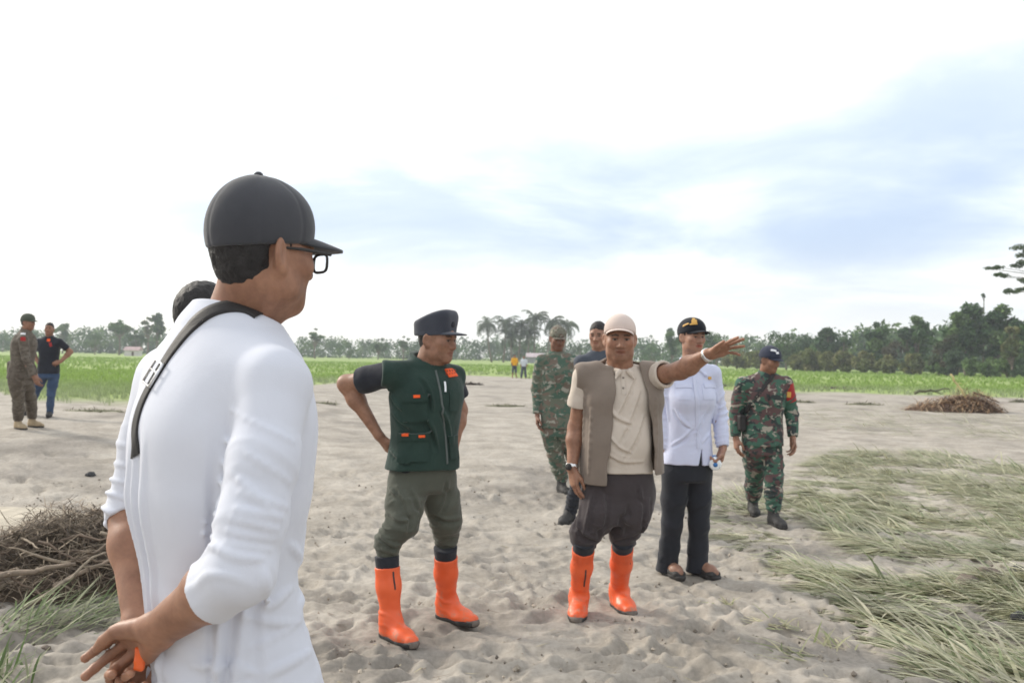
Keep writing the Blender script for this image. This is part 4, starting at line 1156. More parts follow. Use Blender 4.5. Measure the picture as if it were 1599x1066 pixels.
def face_cols(P, c, R, s, tone, brow=True, stubble=0.0, lip=(0.75, 0.55, 0.55)):
    q = ((P - c) @ R.T) / s; n = len(P)
    t = np.array(tone); C = np.tile(t, (n, 1))
    front = q[:, 1] < -0.035
    def blend(w, col): return C * (1 - w[:, None]) + np.array(col) * w[:, None]
    if stubble > 0:
        w = np.exp(-((q[:, 2] + 0.075) / 0.038) ** 2) * (np.abs(q[:, 0]) < 0.07) * (q[:, 1] < 0.0) * stubble
        C = blend(w, t * np.array([0.55, 0.6, 0.68]))
    w = np.exp(-((np.abs(q[:, 0]) - 0.045) / 0.018) ** 2 - ((q[:, 2] + 0.018) / 0.02) ** 2) * front * 0.35
    C = blend(w, t * np.array([1.12, 0.92, 0.88]))
    w = ((q[:, 0] / 0.028) ** 2 + ((q[:, 2] + 0.062) / 0.013) ** 2 < 1) & (q[:, 1] < -0.08)
    C = blend(w * 0.75, t * np.array(lip))
    if brow:
        w = (np.abs(np.abs(q[:, 0]) - 0.033) < 0.019) & (np.abs(q[:, 2] - 0.031 + 0.15 * (np.abs(np.abs(q[:, 0]) - 0.03))) < 0.0052) & front
        C = blend(w * 0.85, (0.03, 0.025, 0.022))
    d = ((np.abs(q[:, 0]) - 0.032) / 0.0135) ** 2 + ((q[:, 2] - 0.006) / 0.0040) ** 2
    w = (d < 1) & (q[:, 1] < -0.06)
    C = blend(w * 1.0, (0.22, 0.19, 0.175))
    w = (((np.abs(q[:, 0]) - 0.032) / 0.0065) ** 2 + ((q[:, 2] - 0.006) / 0.0056) ** 2 < 1) & (q[:, 1] < -0.06)
    C = blend(w * 1.0, (0.02, 0.015, 0.012))
    w = (np.abs(np.abs(q[:, 0]) - 0.032) < 0.0155) & (np.abs(q[:, 2] - 0.0118) < 0.0022) & (q[:, 1] < -0.06)
    C = blend(w * 0.7, (0.04, 0.03, 0.028))
    return C
def hair_sdf(c, R, s=0.9, t=0.006, front=-0.020, nape=-0.055, capped=True, noise=0.004, side=-0.02):
    S = SDF(); W = lambda *q: c + s * (np.array(q) @ R)
    S.ell(W(0, 0.016, 0.045), np.array((0.079 + t, 0.099 + t, 0.094 + t)) * s, R, 0.02)
    S.ell(W(0, 0.034, -0.020), np.array((0.062 + t, 0.060 + t, 0.062 + t)) * s, R, 0.03)
    S.half(W(0, 0, nape), -R[2] - 0.35 * R[1], 0.006)
    if capped: S.half(W(0, front, 0), -R[1] - 0.25 * R[2] * 0, 0.006)
    else: S.half(W(0, -0.074, 0.060), -R[1] * 0.75 - R[2] * 0.66, 0.008)
    if not capped:      # keep the face free: below the fringe everything in front of the ears goes
        def g(P, d):
            q = ((P - c) @ R.T) / s
            return smax(d, np.minimum(-(q[:, 1] - side), -(q[:, 2] - 0.055)) * s * 1.0, 0.004)
        S.mod(g)
    # clear the ears
    def ge(P, d):
        q = ((P - c) @ R.T) / s
        e = np.sqrt(((np.abs(q[:, 0]) - 0.085) / 1.0) ** 2 + ((q[:, 1] - 0.010) / 1.0) ** 2 + ((q[:, 2] + 0.004) * 0.7) ** 2) - 0.027
        return smax(d, -e * s, 0.004)
    S.mod(ge)
    S.noise(noise, (120, 120, 60), 3, 2)
    return S
def cap_crown(c, R, s=0.9, z0=0.028, tilt=0.0, high=0.0, infl=0.0):
    S = SDF(); W = lambda *q: c + s * (np.array(q) @ R)
    S.ell(W(0, 0.014, 0.046), np.array((0.091 + infl, 0.112 + infl, 0.104 + high + infl)) * s, R, 0.02)
    S.ell(W(0, -0.035, 0.060 + high * 0.5), np.array((0.074, 0.066, 0.068 + high * 0.5)) * s, R, 0.035)
    n = -R[2] + tilt * R[1]
    S.half(W(0, 0, z0), n, 0.005)
    return S
def brim_mesh(c, R, s, z0, length, droop, curve, a=0.089, b=0.106, ang=64, th=0.004, nu=22, nv=8, y0=0.014):
    W = lambda q: c + s * (q @ R)
    top = []; bot = []
    for i in range(nu + 1):
        u = -1 + 2 * i / nu; ph = math.radians(ang) * u; rt = []; rb = []
        for j in range(nv + 1):
            v = j / nv; L = length * (1 - abs(u) ** 2.6) ** 0.5 * v
            q = V((a - 0.004) * math.sin(ph) * (1 + 0.10 * v * (1 - u * u)), y0 - (b - 0.004) * math.cos(ph) - L, z0 - droop * (L / max(length, 1e-6)) ** 1.3 - curve * u * u * (0.4 + 0.6 * v))
            rt.append(W(q)); rb.append(W(q - V(0, 0, th)))
        top.append(rt); bot.append(rb)
    mb = MB(); G = np.concatenate([np.array(top), np.array(bot)[:, ::-1]], 1)
    mb.grid(G, closed_v=True)
    return mb
def hand_sdf(W0, d, n, side, curls=(0.3, 0.35, 0.4, 0.45), thumb=(0.7, 0.3), L=0.185, spread=0.10, bend2=None):
    """W0 wrist, d towards the fingers, n dorsal normal, side 'r'/'l', curls = knuckle bend per finger (rad)"""
    d = nz(d); n = nz(n - d * np.dot(n, d)); y = np.cross(n, d) * (1 if side == 'r' else -1)   # y = thumb side
    s = L / 0.185; T = lambda q: W0 + s * (q[0] * d + q[1] * y + q[2] * n)
    S = SDF()
    kn = [(0.089, 0.029, 0.0), (0.093, 0.009, 0.003), (0.088, -0.011, 0.001), (0.078, -0.029, -0.004)]
    wb = [(0.0, 0.013, 0), (0.0, 0.005, 0), (0.0, -0.005, 0), (0.0, -0.013, 0)]
    for a, b in zip(wb, kn): S.ecap(T(a), T(b), (0.016 * s, 0.0145 * s), (0.0125 * s, 0.0125 * s), y, 0.014)
    S.cap(T((0.018, 0.016, -0.008)), T((0.056, 0.034, -0.013)), 0.015 * s, 0.014 * s, 0.014)
    S.cap(T((0.018, -0.016, -0.008)), T((0.06, -0.026, -0.010)), 0.012 * s, 0.012 * s, 0.014)
    seg = [(0.044, 0.026, 0.020), (0.048, 0.030, 0.021), (0.044, 0.028, 0.021), (0.034, 0.021, 0.019)]
    rr = [0.0092, 0.0094, 0.0089, 0.0079]
    tips = []; joints = []
    for i in range(4):
        F = SDF(); p = np.array(kn[i]); ang = 0.0; cu = curls[i]
        b2 = bend2[i] if bend2 else cu
        yaw = spread * (1.5 - i) * 0.9
        for k in range(3):
            ang += (cu, b2 * 1.1, b2 * 0.8)[k]
            v = np.array([math.cos(ang) * math.cos(yaw), math.cos(ang) * math.sin(yaw) if abs(ang) < 1.6 else math.sin(yaw) * 0.2, -math.sin(ang)])
            p2 = p + v * seg[i][k]
            F.cap(T(p), T(p2), rr[i] * s * (1.07 - 0.06 * k), rr[i] * s * (0.90 - 0.06 * k), 0.002).cap(T(p2), T(p2), rr[i] * s * (0.97 - 0.07 * k), None, 0.003); p = p2
        tips.append(T(p)); S.sub(F, 0.005)
        joints.append(T(kn[i]))
    a0 = np.array((0.030, 0.026, -0.010)); F = SDF(); sp, cu = thumb
    v = np.array([math.cos(sp), math.sin(sp), -0.25 - 0.4 * cu]); v /= np.linalg.norm(v)
    p1 = a0 + v * 0.043; v2 = np.array([math.cos(sp - 0.35 - cu), math.sin(sp - 0.35 - cu), -0.25 - 0.7 * cu]); v2 /= np.linalg.norm(v2)
    p2 = p1 + v2 * 0.032; v3 = np.array([math.cos(sp - 0.45 - 1.6 * cu), math.sin(sp - 0.45 - 1.6 * cu), -0.2 - 0.8 * cu]); v3 /= np.linalg.norm(v3)
    p3 = p2 + v3 * 0.025
    F.cap(T(a0), T(p1), 0.0135 * s, 0.0112 * s, 0.004).cap(T(p1), T(p2), 0.0112 * s, 0.0102 * s, 0.003).cap(T(p2), T(p3), 0.0104 * s, 0.0082 * s, 0.003)
    S.sub(F, 0.010); tips.append(T(p3))
    S.tips = tips; S.joints = joints
    return S, tips
def arm_sdf(sh, el, wr, hand=None, sc=1.0, r=(0.050, 0.041, 0.043, 0.028)):
    S = SDF(); r = [q * sc for q in r]
    fm = el + 0.30 * (wr - el)
    S.cap(sh, el, r[0], r[1], 0.02).cap(el, fm, r[1], r[2], 0.03)
    if hand is not None:
        y = np.cross(hand['n'], hand['d'])
        S.ecap(fm, wr, (r[2] * 1.02, r[2] * 0.95), (r[3] * 1.10, r[3] * 0.82), y, 0.03)
        H, tips = hand_sdf(wr, hand['d'], hand['n'], hand['side'], **hand.get('kw', {})); S.sub(H, 0.016); S.tips = H.tips; S.joints = H.joints
    else: S.cap(fm, wr, r[2], r[3], 0.03)
    return S
def torso_secs(pel, neck, s=1.0, wid=1.0, dep=1.0, f=None, lean=0.0):
    T = [(-0.10, .135, .105), (0.0, .165, .115), (.15, .166, .12), (.35, .152, .112), (.58, .165, .122), (.78, .172, .118), (.90, .145, .092), (1.0, .075, .062)]
    o = []
    for t, a, b in T:
        c = pel + (neck - pel) * t
        if f is not None: c = c - np.array([f[0], f[1], 0]) * lean * math.sin(math.pi * min(max(t, 0), 1))
        o.append((c, a * s * wid, b * s * dep))
    return o
def leg_chain(S, hip, knee, ank, r, k=0.03):
    cf = knee + 0.32 * (ank - knee)
    S.chain([hip, hip + 0.5 * (knee - hip), knee, cf, ank], r, k)
def shoe_sdf(heel, td, L=0.27, w=0.045, hgt=0.075, ank=None, ar=0.042):
    """heel: ground point under the heel; td: unit toe direction"""
    S = SDF(); lat = np.cross(UPV, td); z = heel[2]
    hc = heel + td * 0.035 + V(0, 0, 0.040); ball = heel + td * L * 0.66 + V(0, 0, 0.036); toe = heel + td * (L - 0.045) + V(0, 0, 0.030)
    S.ecap(hc, ball, (w * 0.82, 0.040), (w, 0.036), lat, 0.02).ecap(ball, toe, (w, 0.036), (w * 0.80, 0.029), lat, 0.02)
    if ank is not None:
        S.cap(ank, heel + td * 0.055 + V(0, 0, 0.06), ar, ar * 0.95, 0.035)
        S.cap(heel + td * 0.07 + V(0, 0, hgt), ball, ar * 0.7, 0.028, 0.035)
    S.half(V(0, 0, z), V(0, 0, -1), 0.006)
    return S
def sole_sdf(heel, td, L, w, th=0.022, grow=0.004):
    S = SDF(); lat = np.cross(UPV, td)
    hc = heel + td * 0.035 + V(0, 0, 0.02); ball = heel + td * L * 0.66 + V(0, 0, 0.02); toe = heel + td * (L - 0.045) + V(0, 0, 0.02)
    S.ecap(hc, ball, (w * 0.82 + grow, 0.042), (w + grow, 0.040), lat, 0.01).ecap(ball, toe, (w + grow, 0.04), (w * 0.82 + grow, 0.036), lat, 0.01)
    S.half(heel + V(0, 0, th), V(0, 0, 1), 0.003).half(heel - V(0, 0, 0.006), V(0, 0, -1), 0.003)
    return S
def raycast_many(S, pix):
    pix = np.asarray(pix, float); D = np.array([at(p[0], p[1], 1.0) - CPOS for p in pix]); D /= np.linalg.norm(D, axis=1, keepdims=True)
    c = (S.lo + S.hi) / 2; t = np.maximum(0.2, (c - CPOS) @ D.T - np.linalg.norm(S.hi - S.lo) / 2 - 0.1)
    tmax = t + np.linalg.norm(S.hi - S.lo) + 0.3; live = np.ones(len(pix), bool); hit = np.zeros(len(pix), bool)
    for _ in range(260):
        ix = np.nonzero(live)[0]
        if not len(ix): break
        d = S.ev(CPOS + D[ix] * t[ix][:, None], 0.15)
        h = d < 0.0006; hit[ix[h]] = True; live[ix[h]] = False
        g = ix[~h]; t[g] += np.clip(0.75 * d[~h], 0.0015, 0.10); live[g[t[g] > tmax[g]]] = False
    return CPOS + D * t[:, None], hit
def raycast(S, px, py):
    p, h = raycast_many(S, [(px, py)]); return p[0] if h[0] else None
def creases(S, lines, r=0.0036, k=0.013, groove=0.012):
    """raised folds with a hollow beside them, along lines seen on the cloth"""
    pts = []; own = []; NS = 9
    for i, l in enumerate(lines):
        l = np.array(l, float); s = np.concatenate([[0], np.cumsum(np.linalg.norm(np.diff(l, axis=0), axis=1))])
        for q in np.linspace(0, s[-1], NS): pts.append((np.interp(q, s, l[:, 0]), np.interp(q, s, l[:, 1]))); own.append(i)
    P, H = raycast_many(S, pts); own = np.array(own); N = S.grad(P)
    for i in range(len(lines)):
        m = (own == i) & H
        if m.sum() < 3: continue
        Q = P[m]; n = N[m]
        for _ in range(3): Q[1:-1] = 0.25 * Q[:-2] + 0.5 * Q[1:-1] + 0.25 * Q[2:]
        if np.linalg.norm(np.diff(Q, axis=0), axis=1).max() > 0.12: continue
        tp = np.sin(np.linspace(0.25, math.pi - 0.25, len(Q))) * r
        S.chain(list(Q - n * 0.0012), list(tp), k)
        if groove:
            T = np.gradient(Q, axis=0); B = nz_rows(np.cross(T, n)); B *= np.sign(-B[:, 2:3] + 1e-6)
            S.chain(list(Q + B * groove + n * 0.0022), list(tp * 1.1), k, 's')
    return S
def ribbon(name, S, pix, width, thick, mat, parent, org, n=40, pts=None):
    if pts is None: P0, H0 = raycast_many(S, pix); pts = P0[H0]
    pts = np.array(pts); s = np.concatenate([[0], np.cumsum(np.linalg.norm(np.diff(pts, axis=0), axis=1))])
    t = np.linspace(0, s[-1], n)
    Q = np.stack([np.interp(t, s, pts[:, a]) for a in range(3)], 1)
    for _ in range(6): Q[1:-1] = 0.25 * Q[:-2] + 0.5 * Q[1:-1] + 0.25 * Q[2:]
    Q = S.project(Q, 0.0, 5); N = S.grad(Q)
    T = np.gradient(Q, axis=0); T /= np.linalg.norm(T, axis=1, keepdims=True)
    B = np.cross(T, N); B /= np.linalg.norm(B, axis=1, keepdims=True)
    w = width if np.ndim(width) else np.full(n, width)
    rows = []
    for k in np.linspace(-1, 1, 5):
        p = S.project(Q + B * (w * 0.5 * k)[:, None], thick, 4); rows.append(p)
    G = np.stack(rows, 1)
    G2 = np.stack([S.project(G[:, i], -0.003, 4) for i in (4, 0)], 1)
    mb = MB(); mb.grid(np.concatenate([G, G2], 1), closed_v=True)
    return mb.build(name, mat, parent, org), Q, N
def patch(name, S, px, py, w, h, mat, parent, org, thick=0.004, rot=0.0, nx=8, ny=8, centre=None, updir=UPV):
    c = centre if centre is not None else raycast(S, px, py)
    if c is None: print('patch missed', name, px, py); return None
    N = S.grad(c[None])[0]; u = nz(np.cross(updir, N)); v = np.cross(N, u)
    cr, sr = math.cos(rot), math.sin(rot); u, v = u * cr + v * sr, v * cr - u * sr
    ii = np.linspace(-1, 1, nx); jj = np.linspace(-1, 1, ny)
    P = np.array([[c + u * w * 0.5 * i + v * h * 0.5 * j for j in jj] for i in ii])
    f = lambda off: S.project(P.reshape(-1, 3), off, 5).reshape(P.shape)
    A = f(thick); B = f(-0.004)
    edge = lambda G: [G[i, 0] for i in range(nx)] + [G[-1, j] for j in range(1, ny)] + [G[i, -1] for i in range(nx - 2, -1, -1)] + [G[0, j] for j in range(ny - 2, 0, -1)]
    mb = MB(); mb.grid(A); mb.grid(np.array([edge(B), edge(A)]), closed_v=True)
    return mb.build(name, mat, parent, org, smooth=False if nx < 4 else True)
def quad_disc(mb, c, n, r, sides=14, th=0.002):
    n = nz(n); mb.tube([c - n * th, c + n * th], r, sides)
class Fig:
    def __init__(s, label, org, tone, group=None):
        s.org = np.asarray(org, float); s.tone = np.array(tone)
        s.root = empty('person', s.org, label, 'person', group); s.skin = []
    def put(s, name, S, h, mat, parent=None, lo=None, hi=None, label=None):
        v, f = polygonise(S, h, lo, hi)
        o = mobj(name, v, f, MAT[mat] if isinstance(mat, str) else mat, parent or s.root, s.org)
        if label: o['label'] = label
        return o
    def flesh(s, S, h, colfn=None):
        v, f = polygonise(S, h)
        c = colfn(v) if colfn else np.tile(s.tone, (len(v), 1))
        for q in getattr(S, 'tips', []): c = c + 0.28 * s.tone * np.exp(-((np.linalg.norm(v - q, axis=1) / 0.010) ** 2))[:, None] * np.array([1.0, 0.95, 0.9])
        for q in getattr(S, 'joints', []): c = c * (1 - 0.16 * np.exp(-((np.linalg.norm(v - q, axis=1) / 0.011) ** 2))[:, None])
        s.skin.append((v, f, c))
    def close(s):
        v, f, c = join(s.skin)
        mobj('body', v, f, MAT['skin'], s.root, s.org, col=c)
def report(nm, **kw):
    pass

# ------------------------------------------------------------------ people: figures
def ring_folds(a, b, lam, amp, t0, t1, seed, tilt=0.6):
    """soft diagonal creases round a limb from a to b; returns a modifier"""
    a = np.asarray(a, float); b = np.asarray(b, float); ax = b - a; L = np.linalg.norm(ax); ax = ax / L
    u = nz(np.cross(ax, V(0.3, 0.2, 1))); w = np.cross(ax, u)
    def g(P, d):
        o = d.copy(); m = np.abs(d) < 0.04
        if not m.any(): return o
        Q = P[m] - a; t = Q @ ax; r = np.linalg.norm(Q - t[:, None] * ax, axis=1)
        ph = np.arctan2(Q @ w, Q @ u)
        wn = sstep(t0 - 0.04, t0 + 0.04, t) * (1 - sstep(t1 - 0.04, t1 + 0.04, t)) * (r < 0.13)
        n = fbm(P[m] * 9.0, 2, seed)
        s = np.sin(2 * math.pi * (t / lam + tilt * np.sin(ph + seed) * 0.5 + 0.55 * n))
        gate = sstep(-0.3, 0.5, np.sin(ph * 1.0 + seed * 2.1 + t * 9.0) + 0.5 * n)
        o[m] = d[m] - amp * wn * (np.maximum(s, 0) ** 1.5 * 1.6 - 0.5) * (0.35 + 0.65 * gate)
        return o
    return g
def foreground_man():
    D = 1.72; J = lambda px, py, dd=0.0: at(px, py, D + dd)
    fa = math.radians(40); f = V(math.cos(fa), math.sin(fa), 0); lft = nz(np.cross(UPV, f))
    F = Fig('person in white long-sleeved shirt and dark cap, hands clasped behind the back', (-0.50, 1.72, 0), (0.30, 0.165, 0.108))
    hc = J(411, 400, 0.02); hf = V(math.cos(math.radians(47)), math.sin(math.radians(47)), -0.03); R = frame(hf)
    neck = J(372, 512, 0.04)
    pel = J(372, 1075, 0.02)
    rs_, ls_ = J(428, 598, -0.125), J(268, 592, 0.15)
    re_, le_ = J(374, 892, -0.245), J(207, 800, 0.14)
    rw_, lw_ = J(244, 985, -0.135), J(221, 975, -0.02)
    # skin
    H = head_sdf(hc, R, 0.89, neck, 0.057)
    F.flesh(H, 0.0028, lambda v: face_cols(v, hc, R, 0.89, F.tone, stubble=0.35))
    dr = nz(J(168, 1030, -0.01) - rw_)
    ra = arm_sdf(rs_, re_, rw_, dict(d=dr, n=V(0.15, 1.0, 0.25), side='r', kw=dict(curls=(0.30, 0.55, 1.0, 1.1), thumb=(0.35, 0.05), L=0.185, spread=0.03)), 0.99)
    F.flesh(ra, 0.0026)
    dl = nz(V(-0.10, -0.10, -1.0))
    la = arm_sdf(ls_, le_, lw_, dict(d=dl, n=V(-0.2, 1.0, 0.0), side='l', kw=dict(curls=(1.0, 1.05, 1.05, 1.1), bend2=(0.85, 0.85, 0.85, 0.8), thumb=(0.5, 0.5), L=0.185, spread=0.03)), 1.0)
    F.flesh(la, 0.0032)
    B = SDF(); B.loft(torso_secs(pel, neck, 1.0, 0.9, 0.95), lft, infl=-0.02)
    gr = [V(-0.42, 1.78, 0.0), V(-0.55, 1.68, 0.0)]
    hips = [pel + lft * 0.09, pel - lft * 0.09]
    for hp, g in zip(hips, gr):
        leg_chain(B, hp - UPV * 0.03, (hp + g) * 0.5 + f * 0.02 + V(0, 0, 0.03), g + V(0, 0, 0.09), [0.075, 0.07, 0.052, 0.05, 0.035])
    B.cap(neck, rs_, 0.045, 0.04).cap(neck, ls_, 0.045, 0.04)
    F.flesh(B, 0.014)
    F.close()
    # shirt
    hs = SDF()
    sec = torso_secs(pel, neck, 1.06, 0.98, 1.10, f, 0.035)
    sec = [(sec[0][0] - UPV * 0.06, 0.168, 0.136), (sec[1][0], 0.164, 0.134), (sec[2][0], 0.153, 0.124), (sec[3][0], 0.144, 0.119)] + sec[4:]
    hs.loft(sec, lft, 2.2, infl=0.012)
    hs.cap(neck - f * 0.02 - UPV * 0.015, rs_ - UPV * 0.008, 0.058, 0.060, 0.055).cap(neck - f * 0.02 - UPV * 0.015, ls_ - UPV * 0.008, 0.058, 0.060, 0.055)
    hs.ell(pel + (neck - pel) * 0.76 - f * 0.055 - lft * 0.0, (0.16, 0.075, 0.17), frame(f), 0.06)
    hs.cap(neck - f * 0.012 - UPV * 0.06, neck - f * 0.006 + UPV * 0.040, 0.082, 0.070, 0.035)
    rsl = SDF(); mid = J(412, 715, -0.19); m2 = J(394, 810, -0.225); hem = re_ + (rw_ - re_) * 0.34
    rsl.chain([rs_, mid, m2, re_, re_ + (rw_ - re_) * 0.5], [0.060, 0.0545, 0.052, 0.0545, 0.0535], 0.02)
    rsl.cap(re_ + (rw_ - re_) * 0.26, rw_, 0.0415, 0.040, 0.002, 's')
    rsl.mod(ring_folds(rs_, re_, 0.05, 0.0020, 0.10, 0.36, 2, 1.2))
    rsl.half(hem, nz(rw_ - re_) + 0.35 * V(-1, 0, -0.2), 0.003)
    hs.sub(rsl, 0.012)
    lsl = SDF(); lh = le_ + (lw_ - le_) * 0.10
    lsl.chain([ls_, (ls_ + le_) * 0.5 + V(-0.005, 0, 0), le_, le_ + (lw_ - le_) * 0.3], [0.064, 0.055, 0.050, 0.048], 0.02)
    lsl.cap(le_ + (lw_ - le_) * 0.0, lw_, 0.043, 0.042, 0.002, 's')
    lsl.mod(ring_folds(ls_, le_, 0.034, 0.005, 0.12, 0.30, 7, 0.8))
    lsl.half(lh, nz(lw_ - le_), 0.003); hs.sub(lsl, 0.02)
    # neck opening and hem
    hs.cap(neck - UPV * 0.03 - f * 0.008, neck + UPV * 0.10 + f * 0.020, 0.0625, 0.066, 0.004, 's')
    nn = nz(UPV * 1.0 + f * 0.30)
    def collar(P, d):
        q = (P - (neck + UPV * 0.030 - f * 0.01)) @ nn; near = np.linalg.norm((P - neck)[:, :2], axis=1) - 0.095
        return smax(d, np.where(near < 0, q, -1), 0.004)
    hs.mod(collar)
    hs.half(pel - UPV * 0.115, V(0, 0, -1))
    # cloth: long vertical drapes down the back, slack at the waist
    def drape(P, d):
        m = np.abs(d) < 0.035; o = d.copy()
        if m.any():
            Q = P[m]; th = np.arctan2((Q - pel) @ lft, (Q - pel) @ (-f)); z = Q[:, 2]
            w = (1 - sstep(1.12, 1.32, z)) * sstep(-0.2, 0.5, np.cos(th - 0.15))
            n = fbm(np.stack([th * 2.2, z * 1.2, 0 * z], -1), 2, 4)
            far = (np.linalg.norm(Q[:, :2] - pel[:2], axis=1) < 0.24)
            o[m] = d[m] - 0.0080 * w * far * np.sin(th * 30 + 4 * n) * sstep(-0.2, 0.4, np.sin(th * 5 + 1.0))
            w2 = (1 - sstep(0.95, 1.10, z))
            o[m] -= 0.011 * w2 * far * fbm(np.stack([Q[:, 0] * 7, Q[:, 1] * 7, z * 16 + 8 * Q[:, 0]], -1), 2, 9)
        return o
    hs.mod(drape)
    hs.mod(ring_folds(pel - UPV * 0.1, neck, 0.10, 0.0045, 0.08, 0.42, 12, 1.4))
    hs.noise(0.004, (9, 9, 7), 15, 2)
    creases(hs, [[(352, 688), (400, 716), (452, 752)], [(348, 722), (388, 762), (424, 800)], [(340, 752), (392, 776), (448, 792)], [(326, 800), (372, 812), (434, 826)],
                 [(322, 816), (368, 834), (428, 842)], [(320, 834), (366, 852), (422, 858)], [(326, 850), (372, 872), (412, 872)], [(334, 784), (380, 800), (440, 808)],
                 [(362, 640), (404, 664), (458, 690)]], 0.0044, 0.009, 0)
    creases(hs, [[(412, 888), (414, 915), (417, 945)], [(420, 950), (445, 925), (484, 900)], [(392, 1010), (440, 990), (488, 960)], [(420, 1050), (460, 1030), (494, 1010)], [(300, 1040), (350, 1035), (400, 1050)],
                 [(380, 960), (420, 975), (470, 970)], [(452, 850), (470, 870), (482, 900)]], 0.0042, 0.014, 0)
    F.put('shirt', hs, 0.0036, 'white_shirt')
    # trousers below the frame
    tr = SDF(); tr.loft([(pel - UPV * 0.14, 0.165, 0.125), (pel - UPV * 0.04, 0.168, 0.125), (pel + UPV * 0.08, 0.160, 0.118)], lft)
    for hp, g in zip(hips, gr):
        leg_chain(tr, hp - UPV * 0.06, (hp + g) * 0.5 + f * 0.02, g + V(0, 0, 0.06), [0.10, 0.085, 0.07, 0.068, 0.062])
    F.put('trousers', tr, 0.010, 'black_cloth')
    for g in gr:
        S = shoe_sdf(g - f * 0.07, f, 0.28, 0.047, ank=g + V(0, 0, 0.11)); F.put('shoe', S, 0.006, 'rubber_dark')
    # hair, cap, glasses, strap
    F.put('hair', hair_sdf(hc, R, 0.88, 0.006, -0.018, -0.060, True, 0.003), 0.003, 'hair')
    Rc = frame(nz(hf + V(0, 0, 0.04)))
    cp = cap_crown(hc, Rc, 0.88, 0.020, -0.10, 0.016)
    def seams(P, d):
        q = ((P - hc) @ Rc.T) / 0.92; a = np.arctan2(q[:, 0], q[:, 1] - 0.01)
        s = np.abs(((a / (math.pi / 3)) + 0.5) % 1 - 0.5) * np.linalg.norm(q[:, :2], axis=1)
        return d + 0.0012 * np.exp(-(s / 0.004) ** 2)
    cp.mod(seams).noise(0.0015, 14, 5)
    cap = F.put('cap', cp, 0.003, 'dark_cap')
    brim_mesh(hc, Rc, 0.88, 0.046, 0.096, 0.020, 0.016, 0.088, 0.112, th=0.006).build('brim', MAT['dark_cap'], cap, F.org)
    mb = MB(); top = hc + 0.88 * (V(0, 0.014, 0.166) @ Rc); mb.tube([top - Rc[2] * 0.006, top + Rc[2] * 0.003, top + Rc[2] * 0.007], [0.009, 0.0085, 0.004], 12); mb.build('button', MAT['dark_cap'], cap, F.org)
    W = lambda *q: hc + 0.89 * (np.array(q) @ R)
    gl = MB()
    for g in (-1, 1):
        gl.tube([W(g * 0.080, 0.012, 0.012), W(g * 0.081, -0.04, 0.014), W(g * 0.078, -0.112, 0.012)], [0.0022, 0.0032, 0.0034], 6)
        loop = [W(g * (0.036 + 0.030 * np.sign(math.cos(t)) * abs(math.cos(t)) ** 0.6), -0.122 + 0.16 * (0.036 + 0.03 * math.cos(t)) ** 1 * 0.9, -0.004 + 0.019 * np.sign(math.sin(t)) * abs(math.sin(t)) ** 0.6) for t in np.linspace(0, 2 * math.pi, 25)]
        gl.tube(loop, 0.0026, 6, cap=False)
    gl.tube([W(-0.008, -0.120, 0.006), W(0, -0.123, 0.009), W(0.008, -0.120, 0.006)], 0.002, 6)
    F_gl = gl.build('glasses', MAT['rubber_dark'], F.root, F.org)
    st, Q, N = ribbon('bag_strap', hs, [(404, 494), (390, 483), (370, 478), (345, 481), (318, 493), (290, 520), (262, 556), (238, 596), (220, 632), (212, 662), (210, 690), (214, 712)], 0.030, 0.003, MAT['strap'], F.root, F.org, 60)
    i = int(60 * 0.60); c = Q[i] + N[i] * 0.008; t = nz(Q[i + 1] - Q[i - 1]); b = np.cross(t, N[i])
    mb = MB(); mb.tube([c + t * 0.022 + b * 0.021, c + t * 0.022 - b * 0.021, c - t * 0.022 - b * 0.021, c - t * 0.022 + b * 0.021, c + t * 0.022 + b * 0.021], 0.0026, 8)
    mb.tube([c + b * 0.021 - t * 0.004, c - b * 0.021 - t * 0.004], 0.0022, 8)
    mb.build('buckle', MAT['metal'], st, F.org)
    # little orange thing kept in the cupped hand
    o = rw_ + dr * 0.070 - UPV * 0.022 + V(0.010, -0.022, 0); S = SDF(); S.box(o, (0.009, 0.007, 0.020), frame(V(0.2, -1, 0.2)), 0.005); S.noise(0.003, 60, 3)
    v, fc = polygonise(S, 0.002)
    tag(mobj('orange_item', v, fc, MAT['orange_smooth'], org=o), 'small orange object held in the clasped hands', 'orange_item')
MAT['white_shirt'] = mat_fabric('white_shirt', (0.63, 0.65, 0.72), 0.03, 500, 10, 0.12, rib=(260, 0.9, 0.25), sheen=0.1)
MAT['dark_cap'] = mat_fabric('dark_cap', (0.052, 0.054, 0.062), 0.15, 500, 20, 0.1, sheen=0.25)
MAT['strap'] = mat_plain('strap', (0.026, 0.024, 0.024), 0.6, 0.2, 20, 0.4, 300, bd=0.002)
MAT['orange_smooth'] = mat_plain('orange_smooth', (0.75, 0.13, 0.03), 0.3, 0.1, 30, 0.0)

